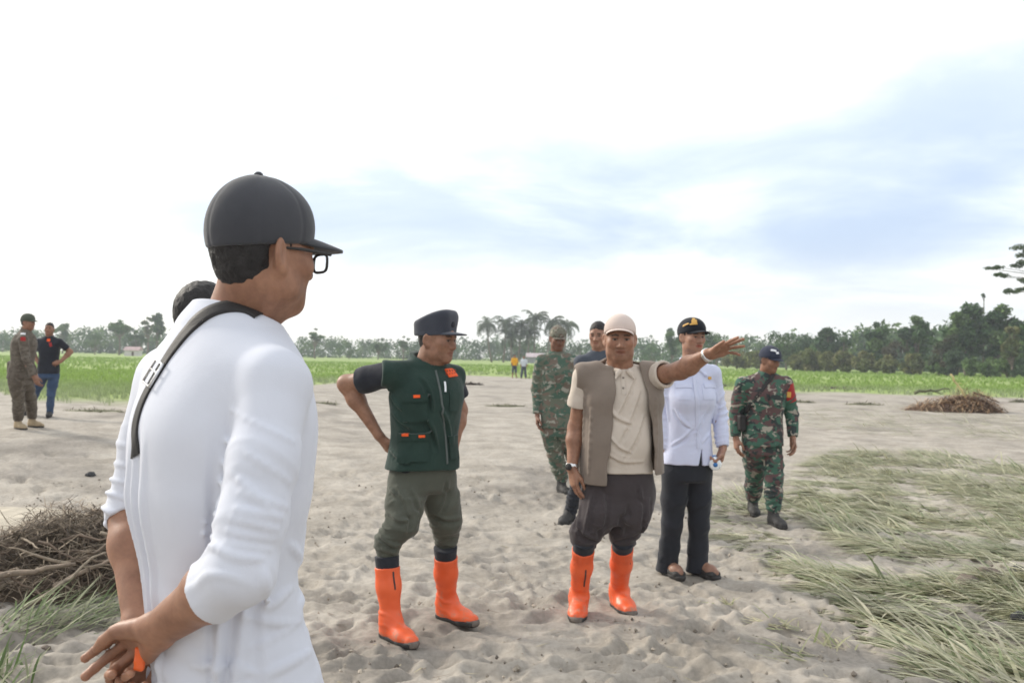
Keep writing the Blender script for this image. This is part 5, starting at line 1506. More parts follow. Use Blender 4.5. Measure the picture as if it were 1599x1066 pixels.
def hidden_man():
    """only the top of the head shows above the white shoulder"""
    D = 3.0; J = lambda px, py, dd=0.0: at(px, py, D + dd)
    f = hdir(150); lft = nz(np.cross(UPV, f)); g0 = V(J(322, 900)[0], D, 0)
    F = Fig('person with short dark hair mostly hidden behind the white shirt\'s shoulder', g0, (0.33, 0.19, 0.125))
    hc = J(322, 505, 0); R = frame(f); neck = hc + V(0, 0, -0.165); pel = V(hc[0], hc[1], 0.88)
    F.flesh(head_sdf(hc, R, 0.9, neck), 0.006, lambda v: face_cols(v, hc, R, 0.9, F.tone))
    F.put('hair', hair_sdf(hc, R, 0.9, 0.010, -0.02, -0.06, False, 0.004), 0.005, 'hair')
    simple_clothes(F, pel, neck, f, lft, 'navy_cloth', 'black_cloth', 0.012)
    F.close()
def simple_clothes(F, pel, neck, f, lft, shirt, trous, h, armr=0.05, feet=None, hang=True):
    sh = [neck + lft * g * 0.185 - UPV * 0.06 for g in (1, -1)]
    S = SDF(); S.loft(torso_secs(pel, neck, 1.0, 1, 1), lft, infl=0.012)
    for g, s in zip((1, -1), sh):
        el = s + lft * g * 0.035 - UPV * 0.29; wr = el + f * 0.06 - UPV * 0.24
        S.cap(neck - UPV * 0.03, s, 0.055, 0.06, 0.05).cap(s, el, 0.058, 0.052, 0.02)
        A = arm_sdf(s, el, wr, dict(d=nz(V(0, 0, -1) + f * 0.2), n=lft * g, side='l' if g > 0 else 'r'))
        F.flesh(A, max(0.006, h * 0.6))
    S.half(pel - UPV * 0.04, -UPV); S.noise(0.006, 9, 3)
    F.put('shirt', S, h, shirt)
    T = SDF(); T.loft([(pel - UPV * 0.10, 0.15, 0.115), (pel, 0.165, 0.12), (pel + UPV * 0.1, 0.155, 0.115)], lft)
    feet = feet or [F.org + lft * 0.10, F.org - lft * 0.10]
    for g, ft in zip((1, -1), feet):
        hp = pel + lft * g * 0.088 - UPV * 0.05; an = ft + V(0, 0, 0.07); kn = (hp + an) * 0.5 + f * 0.03
        leg_chain(T, hp, kn, an, [0.090, 0.080, 0.066, 0.062, 0.055])
        F.put('shoe', shoe_sdf(ft - f * 0.08, f, 0.27, 0.045, ank=ft + V(0, 0, 0.1)), max(0.007, h * 0.7), 'rubber_dark')
    T.noise(0.006, 9, 4); F.put('trousers', T, h, trous)
MAT['navy_cloth'] = mat_fabric('navy_cloth', (0.030, 0.035, 0.05))

def wellington(F, top, heel, td, h=0.005, w=0.048, L=0.29, seam=None, r=(0.066, 0.060, 0.050), cuff=0.055):
    ank = heel + td * 0.062 + V(0, 0, 0.10)
    S = shoe_sdf(heel, td, L, w, 0.09, None)
    ax = nz(top - ank); calf = ank + (top - ank) * 0.62
    S.chain([heel + td * 0.06 + V(0, 0, 0.05), ank, calf, top + ax * 0.04], [0.047, r[2], r[1], r[0]], 0.03)
    S.cap(ank, heel + td * L * 0.52 + V(0, 0, 0.045), 0.044, 0.040, 0.04)
    S.cap(calf, top + ax * 0.08, r[0] - 0.012, r[0] - 0.008, 0.002, 's')
    S.mod(ring_folds(ank - ax * 0.05, top, 0.06, 0.0028, 0.03, 0.15, 3, 0.5))
    S.half(top, ax, 0.003); S.noise(0.002, 12, 3)
    o = F.put('boot', S, h, 'orange_rubber')
    F.put('sole', sole_sdf(heel, td, L, w, 0.026, 0.004), h, 'rubber_dark', o)
    T = SDF(); lat = np.cross(UPV, td); tc = heel + td * (L - 0.055)
    T.ell(tc + V(0, 0, 0.018), (0.042, 0.052, 0.034), np.array([lat, td, UPV]), 0.01); T.half(tc - td * 0.0, -td, 0.004); T.half(heel, -UPV, 0.003); T.half(heel + V(0, 0, 0.034), UPV, 0.004)
    F.put('toe_cap', T, h, 'grey_mud', o)
    C = SDF(); C.cap(top - ax * 0.03, top + ax * cuff, r[0] - 0.010, r[0] - 0.003, 0.01); C.half(top + ax * cuff, ax, 0.006); C.noise(0.003, 25, 4)
    F.put('cuff', C, h, 'black_cloth', o)
    if seam:
        try: ribbon('seam', S, seam, 0.008, 0.002, MAT['rubber_dark'], o, F.org, 14)
        except Exception as e: print('seam', e)
    return S
MAT['grey_mud'] = mat_plain('grey_mud', (0.17, 0.145, 0.125), 0.9, 0.3, 30, 0.4, 80)
def toe_dir(h, t):
    v = ground_at(*t)[0] - ground_at(*h)[0]; v[2] = 0; return nz(v)

def vest_man():
    D = 4.89; J = lambda px, py, dd=0.0: at(px, py, D + dd)
    f = hdir(36); lft = nz(np.cross(UPV, f))
    hl = [ground_at(598, 992)[0], ground_at(684, 963)[0]]
    F = Fig('person in dark green vest, dark patrol cap and orange boots, hand on hip', (hl[0] + hl[1]) / 2, (0.30, 0.17, 0.115))
    hf = hdir(62, -6); R = frame(hf); hc = J(683, 531, -0.01)
    neck = J(668, 574, 0.02); pel = J(660, 738, 0.02)
    rs_, ls_ = J(611, 584, -0.09), J(703, 590, 0.13)
    re_, le_ = J(541, 599, 0.06), J(717, 640, 0.20)
    rw_, lw_ = J(592, 680, 0.03), J(708, 700, 0.10)
    F.flesh(head_sdf(hc, R, 0.95, neck, 0.064), 0.0036, lambda v: face_cols(v, hc, R, 0.95, F.tone, stubble=0.25))
    F.flesh(arm_sdf(rs_, re_, rw_, dict(d=nz(J(612, 712, 0.07) - rw_), n=nz(V(-0.8, -0.5, 0.1)), side='r', kw=dict(curls=(0.3, 0.35, 0.4, 0.5), thumb=(0.9, 0.1))), 1.06), 0.0042)
    F.flesh(arm_sdf(ls_, le_, lw_, dict(d=nz(V(-0.4, -0.1, -0.8)), n=nz(V(0.8, 0.4, 0.3)), side='l')), 0.0055)
    B = SDF(); B.loft(torso_secs(pel, neck, 1.0, 1, 1), lft, infl=-0.015)
    B.cap(neck, rs_, 0.045, 0.045).cap(neck, ls_, 0.045, 0.045)
    F.flesh(B, 0.014); F.close()
    # black tee: sleeves and collar
    T = SDF(); T.loft(torso_secs(pel, neck, 1.0, 1.0, 1.0), lft, infl=0.004)
    T.cap(neck - UPV * 0.02, rs_, 0.054, 0.058, 0.05).cap(neck - UPV * 0.02, ls_, 0.054, 0.058, 0.05)
    T.cap(neck - UPV * 0.04, neck + UPV * 0.040 + lft * 0.0, 0.072, 0.068, 0.03)
    for a, b, t in ((rs_, re_, 0.66), (ls_, le_, 0.6)):
        q = SDF(); q.chain([a, a + (b - a) * 0.5, a + (b - a) * 0.85], [0.066, 0.067, 0.072], 0.02)
        q.cap(a + (b - a) * 0.50, b, 0.056, 0.060, 0.003, 's'); q.half(a + (b - a) * t, b - a, 0.003); q.noise(0.005, 14, 2); T.sub(q, 0.02)
    T.half(neck + UPV * 0.045 - f * 0.02, UPV - f * 0.25)
    T.cap(neck, neck + UPV * 0.12 + f * 0.03, 0.062, 0.066, 0.003, 's')
    T.half(pel, -UPV)
    F.put('tee_shirt', T, 0.0055, 'black_tee')
    # vest
    S = SDF(); sec = torso_secs(pel, neck, 1.04, 1.0, 1.10)
    sec[0] = (pel - UPV * 0.02, 0.178, 0.138); sec[1] = (pel + UPV * 0.03, 0.180, 0.140)
    S.loft(sec, lft, 2.4, infl=0.014)
    S.cap(neck - UPV * 0.02 - f * 0.01, rs_ + UPV * 0.002 - lft * 0.02, 0.064, 0.071, 0.05).cap(neck - UPV * 0.02 - f * 0.01, ls_ + UPV * 0.002 + lft * 0.02, 0.064, 0.071, 0.05)
    S.cap(neck - UPV * 0.05 - f * 0.01, neck + UPV * 0.085 - f * 0.018, 0.092, 0.087, 0.03)
    S.cap(neck - UPV * 0.05, neck + UPV * 0.14 + f * 0.02, 0.071, 0.075, 0.004, 's')
    S.half(neck + UPV * 0.072 - f * 0.03, UPV * 1.0 + f * 0.28)
    for a, b in ((rs_, re_), (ls_, le_)):
        ax = nz(nz(b - a) * 0.5 + (-lft if a is rs_ else lft) * 0.9 + UPV * 0.15); S.cutlocal(a + ax * 0.048, ax, 0.15, 0.006)
    S.half(pel + UPV * 0.025, -UPV); S.noise(0.007, (9, 9, 6), 7, 2)
    S.mod(ring_folds(pel - UPV * 0.02, neck, 0.085, 0.004, 0.05, 0.28, 6, 0.8))
    creases(S, [[(612, 640), (628, 660), (640, 668)], [(690, 640), (700, 660), (704, 690)], [(606, 605), (618, 630), (630, 640)], [(604, 690), (616, 712), (640, 722)], [(660, 590), (672, 610), (676, 640)], [(664, 650), (676, 670), (684, 700)]], 0.005, 0.018, 0.016)
    vest = F.put('vest', S, 0.0055, 'green_vest')
    for nm, px, py, w, h, th in (('pocket', 648, 640, 0.125, 0.12, 0.009), ('pocket', 645, 702, 0.165, 0.12, 0.010), ('pocket', 709, 625, 0.07, 0.11, 0.008), ('pocket', 708, 698, 0.07, 0.12, 0.010)):
        patch(nm, S, px, py, w, h, MAT['green_vest'], vest, F.org, th, 0.04, 10, 10)
    for px, py, w, h in ((648, 621, 0.13, 0.040), (645, 682, 0.17, 0.036)):
        patch('pocket_flap', S, px, py, w, h, MAT['green_vest'], vest, F.org, 0.015, 0.04, 10, 5)
    for px, py in ((651, 619), (635, 678), (658, 680)):
        patch('orange_tab', S, px, py, 0.030, 0.013, MAT['orange_cloth'], vest, F.org, 0.019, 0.05, 4, 4)
    ribbon('zip', S, [(680, 578), (685, 600), (689, 630), (694, 665), (697, 700), (698, 724)], 0.010, 0.004, MAT['zip_grey'], vest, F.org, 30)
    ribbon('zip', S, [(694, 596), (695, 604), (695, 612)], 0.010, 0.006, MAT['metal'], vest, F.org, 8)
    np_ = patch('name_patch', S, 704, 582, 0.080, 0.050, MAT['orange_cloth'], vest, F.org, 0.007, 0.05, 8, 6)
    if np_:
        for k in range(4):
            for q in range(2):
                patch('letter_mark', S, 697 + 4.0 * k, 580 + q * 4.5 - k * 0.4, 0.010, 0.005 if q else 0.012, MAT['rust_thread'], np_, F.org, 0.0085, 0.05, 3, 3)
    # orange emblem on the far sleeve
    patch('sleeve_patch', T, 718, 601, 0.05, 0.05, MAT['orange_cloth'], F.root, F.org, 0.004, 0, 5, 5)
    # trousers
    P = SDF(); P.loft([(pel - UPV * 0.10, 0.160, 0.125), (pel - UPV * 0.02, 0.170, 0.130), (pel + UPV * 0.10, 0.162, 0.122)], lft)
    tops = [J(605, 884, -0.10), J(696, 868, 0.17)]
    hips = [pel - lft * 0.085 - UPV * 0.05, pel + lft * 0.085 - UPV * 0.05]
    kn = [J(627, 816, -0.12), J(697, 812, 0.10)]
    for hp, k_, tp in zip(hips, kn, tops):
        q = SDF(); q.chain([hp, hp + (k_ - hp) * 0.5, k_, tp + UPV * 0.125, tp + UPV * 0.085], [0.104, 0.096, 0.081, 0.063, 0.058], 0.03)
        q.mod(ring_folds(hp, k_, 0.09, 0.003, 0.05, 0.36, 4, 0.9)); q.mod(ring_folds(k_, tp, 0.045, 0.004, -0.02, 0.2, 8, 0.7))
        P.sub(q, 0.025)
    P.noise(0.007, (10, 10, 7), 3, 2)
    creases(P, [[(602, 748), (612, 770), (630, 780)], [(604, 800), (620, 815), (640, 812)], [(596, 838), (612, 852), (630, 850)], [(644, 765), (655, 790), (650, 820)], [(672, 828), (690, 838), (716, 834)], [(675, 800), (695, 812), (718, 808)], [(700, 750), (696, 780), (684, 800)], [(620, 760), (640, 800), (634, 830)], [(676, 846), (694, 852), (714, 850)], [(598, 856), (612, 864), (626, 862)]], 0.005, 0.018, 0.016)
    F.put('trousers', P, 0.0055, 'olive_trousers')
    wellington(F, tops[0], hl[0], toe_dir((598, 992), (630, 1005)), seam=[(614, 892), (615, 905), (617, 920)])
    wellington(F, tops[1], hl[1], toe_dir((684, 963), (736, 976)))
    # patrol cap
    F.put('hair', hair_sdf(hc, R, 0.95, 0.004, -0.03, -0.045, True, 0.003), 0.005, 'hair')
    Rc = frame(hdir(62, 1)); s = 0.95; W = lambda *q: hc + s * (np.array(q) @ Rc)
    C = SDF(); C.ecap(W(0, 0.012, 0.045), W(0, 0.008, 0.095), (0.087 * s, 0.108 * s), (0.092 * s, 0.112 * s), Rc[0], 0.02, n=3.2)
    C.half(W(0, -0.06, 0.160), Rc[2] * 1.0 + Rc[1] * 0.34, 0.02); C.half(W(0, 0, 0.024), -Rc[2], 0.004); C.noise(0.004, 12, 4)
    cap = F.put('cap', C, 0.0045, 'navy_cap')
    brim_mesh(hc, Rc, s, 0.044, 0.085, 0.014, 0.012, 0.088, 0.110).build('brim', MAT['navy_cap'], cap, F.org)
    bd = SDF(); bd.ell(W(0.0, -0.100, 0.085), (0.022, 0.006, 0.018), Rc); F.put('badge', bd, 0.004, 'black_cloth', cap)
MAT['black_tee'] = mat_fabric('black_tee', (0.022, 0.024, 0.032), 0.2)
MAT['green_vest'] = mat_fabric('green_vest', (0.024, 0.046, 0.038), 0.22, 300, 12, 0.5)
MAT['olive_trousers'] = mat_fabric('olive_trousers', (0.085, 0.090, 0.072), 0.15, 300, 9, 0.5)
MAT['zip_grey'] = mat_plain('zip_grey', (0.10, 0.115, 0.11), 0.5, 0.1, 40, 0.2, 300)
MAT['rust_thread'] = mat_fabric('rust_thread', (0.30, 0.05, 0.03))
MAT['navy_cap'] = mat_fabric('navy_cap', (0.048, 0.053, 0.070), 0.15, 400, 20, 0.2, sheen=0.3)

def beige_man():
    D = 5.2; J = lambda px, py, dd=0.0: at(px, py, D + dd)
    f = hdir(8); lft = nz(np.cross(UPV, f))
    hl = [ground_at(905, 953)[0], ground_at(960, 944)[0]]
    F = Fig('person in taupe vest, beige cap and orange boots pointing to the right', (hl[0] + hl[1]) / 2, (0.315, 0.178, 0.120))
    hf = hdir(-3, -5); R = frame(hf); hc = J(968, 530, -0.02)
    neck = J(968, 578, 0.02); pel = J(965, 748, 0.03)
    rs_, ls_ = J(914, 589, 0.0), J(1016, 589, 0.04)
    re_, le_ = J(900, 668, 0.05), J(1063, 578, -0.15)
    rw_, lw_ = J(893, 731, -0.02), J(1107, 553, -0.36)
    F.flesh(head_sdf(hc, R, 0.98, neck, 0.066, open_mouth=0.9), 0.0030, lambda v: face_cols(v, hc, R, 0.98, F.tone, stubble=0.3))
    F.flesh(arm_sdf(rs_, re_, rw_, dict(d=nz(J(899, 778, -0.05) - rw_), n=nz(V(-0.9, -0.45, 0.0)), side='r', kw=dict(curls=(0.25, 0.3, 0.35, 0.4), thumb=(0.45, 0.2))), 1.08), 0.004)
    dh = nz(J(1150, 537, -0.42) - lw_)
    F.flesh(arm_sdf(ls_, le_, lw_, dict(d=dh, n=nz(V(-0.25, 0.75, 0.62)), side='l', kw=dict(curls=(0.05, 0.02, 0.10, 0.25), thumb=(0.75, -0.1), L=0.185, spread=0.18)), 1.08, (0.052, 0.043, 0.046, 0.029)), 0.0036)
    B = SDF(); B.loft(torso_secs(pel, neck, 1.0, 1, 1), lft, infl=-0.015); B.cap(neck, rs_, 0.045, 0.045).cap(neck, ls_, 0.045, 0.045)
    F.flesh(B, 0.014); F.close()
    # polo shirt with a full belly
    T = SDF(); sec = torso_secs(pel, neck, 1.02, 1.05, 1.06)
    sec[0] = (pel + UPV * 0.0, 0.178, 0.150); sec[1] = (pel + UPV * 0.05, 0.180, 0.152)
    T.loft(sec, lft, 2.3, infl=0.008)
    bel = pel + (neck - pel) * 0.34
    T.ell(bel + f * 0.065, (0.150, 0.120, 0.165), frame(f), 0.06)
    T.cap(neck - UPV * 0.02, rs_, 0.056, 0.062, 0.05).cap(neck - UPV * 0.02, ls_, 0.056, 0.062, 0.05)
    q = SDF(); q.chain([rs_, rs_ + (re_ - rs_) * 0.5, re_], [0.068, 0.068, 0.072], 0.02); q.cap(rs_ + (re_ - rs_) * 0.42, re_ + (re_ - rs_) * 0.2, 0.060, 0.064, 0.003, 's')
    q.half(rs_ + (re_ - rs_) * 0.58, re_ - rs_, 0.003); q.noise(0.005, 12, 1); T.sub(q, 0.02)
    q = SDF(); q.chain([ls_, ls_ + (le_ - ls_) * 0.45, ls_ + (le_ - ls_) * 0.8], [0.070, 0.070, 0.074], 0.02); q.cap(ls_ + (le_ - ls_) * 0.3, le_, 0.060, 0.066, 0.003, 's')
    q.half(ls_ + (le_ - ls_) * 0.50, le_ - ls_, 0.003); q.noise(0.005, 12, 2); T.sub(q, 0.02)
    T.half(pel + UPV * 0.03, V(0, 0, -1) + f * 0.12)
    T.mod(ring_folds(pel, neck, 0.075, 0.0042, 0.08, 0.50, 11, 1.0)); T.noise(0.005, (8, 8, 7), 7, 2)
    T.cap(neck - UPV * 0.0, neck + UPV * 0.14 + f * 0.05, 0.064, 0.078, 0.004, 's')
    creases(T, [[(990, 590), (978, 620), (962, 650)], [(998, 612), (986, 650), (966, 690)], [(1004, 650), (992, 690), (972, 715)], [(946, 706), (970, 722), (1004, 720)], [(950, 636), (966, 655), (984, 660)], [(952, 680), (966, 700), (985, 706)]], 0.0045, 0.016, 0.015)
    shirt = F.put('polo_shirt', T, 0.0055, 'cream_polo')
    # collar wings and placket
    for g in (-1, 1):
        c = SDF(); a = neck + UPV * 0.035 - f * 0.045 + lft * g * 0.055; b = neck - UPV * 0.005 + f * 0.092 + lft * g * 0.026; e = neck - UPV * 0.042 + f * 0.112 + lft * g * 0.052
        c.cap(a, b, 0.012, 0.009, 0.01).cap(b, e, 0.011, 0.006, 0.015).cap(a, (b + e) / 2 + UPV * 0.01, 0.012, 0.008, 0.02)
        F.put('collar', c, 0.004, 'cream_polo', shirt)
    ribbon('placket', T, [(972, 580), (973, 592), (974, 604), (974, 616)], 0.026, 0.003, MAT['cream_polo'], shirt, F.org, 12)
    for py in (590, 606): patch('button', T, 973, py, 0.010, 0.010, MAT['grey_mud'], shirt, F.org, 0.006, 0, 4, 4)
    # open vest: shell of a slightly larger torso with the front left open
    S = SDF(); sec = torso_secs(pel, neck, 1.06, 1.06, 1.12)
    sec = [(q[0] + lft * 0.018, q[1] + 0.014, q[2]) for q in sec[:-2]] + sec[-2:]
    sec[0] = (sec[0][0] - UPV * 0.02, 0.220, 0.172); sec[1] = (sec[1][0] + UPV * 0.02, 0.218, 0.170); sec[2] = (sec[2][0], 0.215, 0.168); sec[3] = (sec[3][0], 0.207, 0.160)
    S.loft(sec, lft, 2.3, infl=0.020)
    S.ell(bel + f * 0.05, (0.160, 0.118, 0.17), frame(f), 0.06)
    S.cap(neck - UPV * 0.01 - f * 0.008, rs_ + UPV * 0.004 - lft * 0.01, 0.074, 0.078, 0.05).cap(neck - UPV * 0.01, ls_ + UPV * 0.004 + lft * 0.01, 0.078, 0.088, 0.05)
    S.cap(neck - UPV * 0.05 - f * 0.01, neck + UPV * 0.045 - f * 0.02, 0.098, 0.086, 0.03)
    inner = SDF(); inner.ops = list(S.ops); inner.lo, inner.hi = S.lo.copy(), S.hi.copy()
    zt = neck[2]; zb = pel[2]
    def opening(P, d):
        d2 = np.maximum(d, -(inner.ev(P) + 0.013))
        x = (P - pel) @ lft; y = (P - pel) @ f; z = P[:, 2]; t = np.clip((z - zb) / (zt - zb), -0.2, 1.3)
        n = 0.003 * np.sin(z * 20) + 0.003 * np.sin(z * 41 + 1)
        xl = np.interp(t, [-0.1, 0.3, 0.87, 1.05, 1.2], [-0.110, -0.090, -0.058, -0.066, -0.075]) + n
        xr = np.interp(t, [-0.1, 0.17, 0.57, 0.87, 1.05, 1.2], [0.170, 0.165, 0.142, 0.108, 0.080, 0.080]) + n
        slot = np.minimum(np.minimum(x - xl, xr - x), y + 0.02)
        return smax(d2, slot, 0.006)
    S.mod(ring_folds(pel - UPV * 0.1, neck, 0.11, 0.004, 0.05, 0.40, 6, 0.9))
    S.noise(0.006, (12, 12, 3), 9, 2)
    S.mod(opening)
    for a, g in ((rs_, -1), (ls_, 1)):
        ax = nz(lft * g + (re_ - rs_ if g < 0 else le_ - ls_) * 0.5 + UPV * 0.1); S.cutlocal(a + ax * (0.058 if g < 0 else 0.070), ax, 0.155, 0.006)
    S.mod(lambda P, d: smax(d, (pel[2] - np.where((P - pel) @ lft < 0, 0.018, -0.040)) - P[:, 2], 0.006))
    S.cutlocal(neck + UPV * 0.050 - f * 0.03, UPV + f * 0.45, 0.125, 0.006)
    S.cap(neck - UPV * 0.03, neck + UPV * 0.16 + f * 0.04, 0.071, 0.080, 0.004, 's')
    S.ops = [o for o in S.ops]
    creases(S, [[(924, 640), (922, 690), (919, 740)], [(1024, 620), (1026, 680), (1024, 725)], [(914, 610), (912, 650), (911, 700)]], 0.004, 0.018, 0)
    vest = F.put('vest', S, 0.0052, 'taupe_vest')
    # trousers: wide, gathered over the boot tops
    P = SDF(); P.loft([(J(958, 818, -0.02), 0.178, 0.108), (J(961, 796, 0.0), 0.196, 0.130), (pel - UPV * 0.10, 0.205, 0.148), (pel - UPV * 0.02, 0.205, 0.152), (pel + UPV * 0.10, 0.180, 0.140)], lft)
    tops = [J(911, 857, -0.05), J(972, 854, 0.02)]
    hips = [pel - lft * 0.092 - UPV * 0.06, pel + lft * 0.092 - UPV * 0.06]
    kn = [J(933, 806, -0.05), J(988, 802, -0.02)]
    for hp, k_, tp in zip(hips, kn, tops):
        q = SDF(); q.chain([hp, hp + (k_ - hp) * 0.5, k_, tp + UPV * 0.085 + lft * 0.006, tp + UPV * 0.045], [0.108, 0.100, 0.088, 0.074, 0.061], 0.05)
        q.mod(ring_folds(hp, k_, 0.10, 0.003, 0.05, 0.3, 5, 0.9)); q.mod(ring_folds(k_ + UPV * 0.05, tp, 0.05, 0.004, 0.08, 0.25, 9, 0.9)); P.sub(q, 0.02)
    P.noise(0.008, (9, 9, 6), 5, 2)
    creases(P, [[(925, 770), (920, 800), (912, 835)], [(945, 765), (944, 800), (938, 838)], [(1000, 760), (1003, 800), (995, 832)], [(976, 790), (975, 820), (972, 842)], [(900, 826), (920, 840), (940, 842)], [(960, 840), (985, 836), (1006, 822)], [(906, 790), (902, 815), (900, 835)], [(1014, 780), (1012, 810), (1004, 830)]], 0.006, 0.020, 0.018)
    F.put('trousers', P, 0.0055, 'brown_trousers')
    wellington(F, tops[0], hl[0], toe_dir((905, 953), (899, 976)), seam=[(916, 862), (915, 880), (914, 900), (912, 915)], L=0.28, r=(0.064, 0.057, 0.048))
    wellington(F, tops[1], hl[1], toe_dir((960, 944), (991, 966)), seam=[(984, 862), (984, 880), (984, 900), (983, 915)], L=0.28, r=(0.064, 0.058, 0.049))
    # wrist pieces
    for w_, e_, nm, mt in ((rw_, re_, 'watch', 'metal'), (lw_, le_, 'bracelet', 'metal')):
        ax = nz(w_ - e_); S2 = SDF(); c0 = w_ - ax * 0.012; S2.cap(c0 - ax * 0.010, c0 + ax * 0.010, 0.0365, None, 0.004); S2.half(c0 + ax * 0.010, ax, 0.003).half(c0 - ax * 0.010, -ax, 0.003)
        S2.noise(0.002, 90, 3); o = F.put(nm, S2, 0.0032, mt)
        if nm == 'watch':
            mb = MB(); n2 = nz(V(-0.6, -0.8, 0)); quad_disc(mb, c0 + n2 * 0.036, n2, 0.019, 16, 0.004); mb.build('dial', MAT['rubber_dark'], o, F.org)
    # hair, cap
    F.put('hair', hair_sdf(hc, R, 0.98, 0.005, -0.020, -0.045, True, 0.003), 0.005, 'hair')
    Rc = frame(hdir(-8, 6)); cp = cap_crown(hc, Rc, 0.96, 0.030, -0.12, 0.000); cp.noise(0.002, 14, 4)
    cap = F.put('cap', cp, 0.004, 'beige_cap')
    brim_mesh(hc, Rc, 0.96, 0.050, 0.074, 0.016, 0.028, 0.091, 0.110, 66).build('brim', MAT['beige_cap'], cap, F.org)
MAT['cream_polo'] = mat_fabric('cream_polo', (0.56, 0.49, 0.42), 0.06, 420, 9, 0.35)
MAT['taupe_vest'] = mat_fabric('taupe_vest', (0.215, 0.175, 0.145), 0.10, 380, 8, 0.4)
MAT['brown_trousers'] = mat_fabric('brown_trousers', (0.060, 0.050, 0.052), 0.15, 300, 9, 0.5)
MAT['beige_cap'] = mat_fabric('beige_cap', (0.60, 0.50, 0.45), 0.05, 420, 20, 0.15)

def woman():
    D = 6.24; J = lambda px, py, dd=0.0: at(px, py, D + dd)
    f = hdir(14); lft = nz(np.cross(UPV, f))
    hl = [ground_at(1036, 894)[0], ground_at(1083, 895)[0]]
    F = Fig('person in pale blue-white shirt, black trousers and black cap with gold badge', (hl[0] + hl[1]) / 2, (0.36, 0.215, 0.155))
    hf = hdir(24, -2); R = frame(hf); hc = J(1081, 527, 0)
    neck = J(1079, 572, 0.03); pel = J(1073, 722, 0.03)
    rs_, ls_ = J(1045, 584, 0.0), J(1112, 583, 0.03)
    re_, le_ = J(1037, 648, 0.05), J(1123, 645, 0.06)
    rw_, lw_ = J(1041, 704, 0.0), J(1129, 700, -0.03)
    F.flesh(head_sdf(hc, R, 0.86, neck, 0.052, smile=1.0, open_mouth=0.2), 0.0034, lambda v: face_cols(v, hc, R, 0.86, F.tone, lip=(1.0, 0.45, 0.45)))
    F.flesh(arm_sdf(rs_, re_, rw_, dict(d=nz(J(1046, 742, -0.06) - rw_), n=nz(V(-0.8, -0.6, 0.1)), side='r', kw=dict(L=0.17, curls=(0.4, 0.45, 0.5, 0.6))), 0.9), 0.0048)
    F.flesh(arm_sdf(ls_, le_, lw_, dict(d=nz(J(1119, 737, -0.07) - lw_), n=nz(V(0.9, 0.3, 0.15)), side='l', kw=dict(L=0.17, curls=(0.8, 0.85, 0.9, 0.9), thumb=(0.6, 0.3))), 0.9), 0.0048)
    B = SDF(); B.loft(torso_secs(pel, neck, 0.93, 1, 1), lft, infl=-0.012); B.cap(neck, rs_, 0.04, 0.04).cap(neck, ls_, 0.04, 0.04)
    F.flesh(B, 0.014); F.close()
    S = SDF(); sec = torso_secs(pel, neck, 0.95, 0.98, 1.02); sec[0] = (pel - UPV * 0.03, 0.170, 0.130); sec[1] = (pel + UPV * 0.03, 0.164, 0.126)
    S.loft(sec, lft, 2.2, infl=0.010)
    for g in (-1, 1): S.ell(pel + (neck - pel) * 0.66 + f * 0.085 + lft * g * 0.062, (0.072, 0.062, 0.066), frame(f), 0.05)
    S.cap(neck - UPV * 0.015, rs_, 0.050, 0.056, 0.05).cap(neck - UPV * 0.015, ls_, 0.050, 0.056, 0.05)
    for a, b, w_ in ((rs_, re_, rw_), (ls_, le_, lw_)):
        q = SDF(); q.chain([a, (a + b) / 2, b, w_], [0.058, 0.055, 0.054, 0.044], 0.02)
        q.mod(ring_folds(a, b, 0.05, 0.004, 0.1, 0.4, 3, 0.8)); q.mod(ring_folds(b, w_, 0.045, 0.004, -0.05, 0.25, 5, 0.7)); q.half(w_ - nz(w_ - b) * 0.012, w_ - b, 0.003); S.sub(q, 0.012)
    S.cap(neck + f * 0.015, neck + UPV * 0.12 + f * 0.06, 0.053, 0.064, 0.004, 's')
    S.half(pel - UPV * 0.005, V(0, 0, -1)); S.mod(ring_folds(pel, neck, 0.07, 0.0035, 0.02, 0.45, 6, 0.9)); S.noise(0.006, (10, 10, 5), 6, 2)
    def slit(P, d):
        x = (P - pel) @ lft; y = (P - pel) @ f; z = P[:, 2] - pel[2]
        return smax(d, np.where(y > 0, (0.014 * (1 - np.clip(z / 0.11, 0, 1))) - np.abs(x - 0.035 - 0.1 * z), -1) * 1.0, 0.003)
    S.mod(slit)
    creases(S, [[(1055, 640), (1066, 660), (1080, 668)], [(1104, 640), (1092, 662), (1086, 680)], [(1050, 694), (1068, 684), (1080, 670)], [(1036, 615), (1042, 635), (1044, 655)], [(1120, 615), (1118, 640), (1114, 660)], [(1098, 690), (1106, 680), (1112, 668)]], 0.0045, 0.016, 0.015)
    shirt = F.put('shirt', S, 0.006, 'pale_shirt')
    ribbon('placket', S, [(1084, 590), (1087, 620), (1089, 650), (1090, 680), (1091, 700)], 0.030, 0.003, MAT['pale_shirt'], shirt, F.org, 24)
    for px, py in ((1068, 612), (1108, 612)):
        patch('pocket', S, px, py, 0.10, 0.105, MAT['pale_shirt'], shirt, F.org, 0.004, 0.0, 8, 8); patch('pocket_flap', S, px, py - 10, 0.104, 0.03, MAT['pale_shirt'], shirt, F.org, 0.009, 0.0, 8, 4)
    patch('emblem', S, 1108, 590, 0.020, 0.018, MAT['gold'], shirt, F.org, 0.006, 0, 4, 4)
    for g in (-1, 1):
        c = SDF(); a = neck + UPV * 0.045 - f * 0.040 + lft * g * 0.050; b = neck - UPV * 0.020 + f * 0.086 + lft * g * 0.016; e = neck - UPV * 0.055 + f * 0.102 + lft * g * 0.060
        c.cap(a, b, 0.011, 0.008, 0.01).cap(b, e, 0.010, 0.006, 0.02).cap(a, e, 0.011, 0.007, 0.02); F.put('collar', c, 0.0045, 'pale_shirt', shirt)
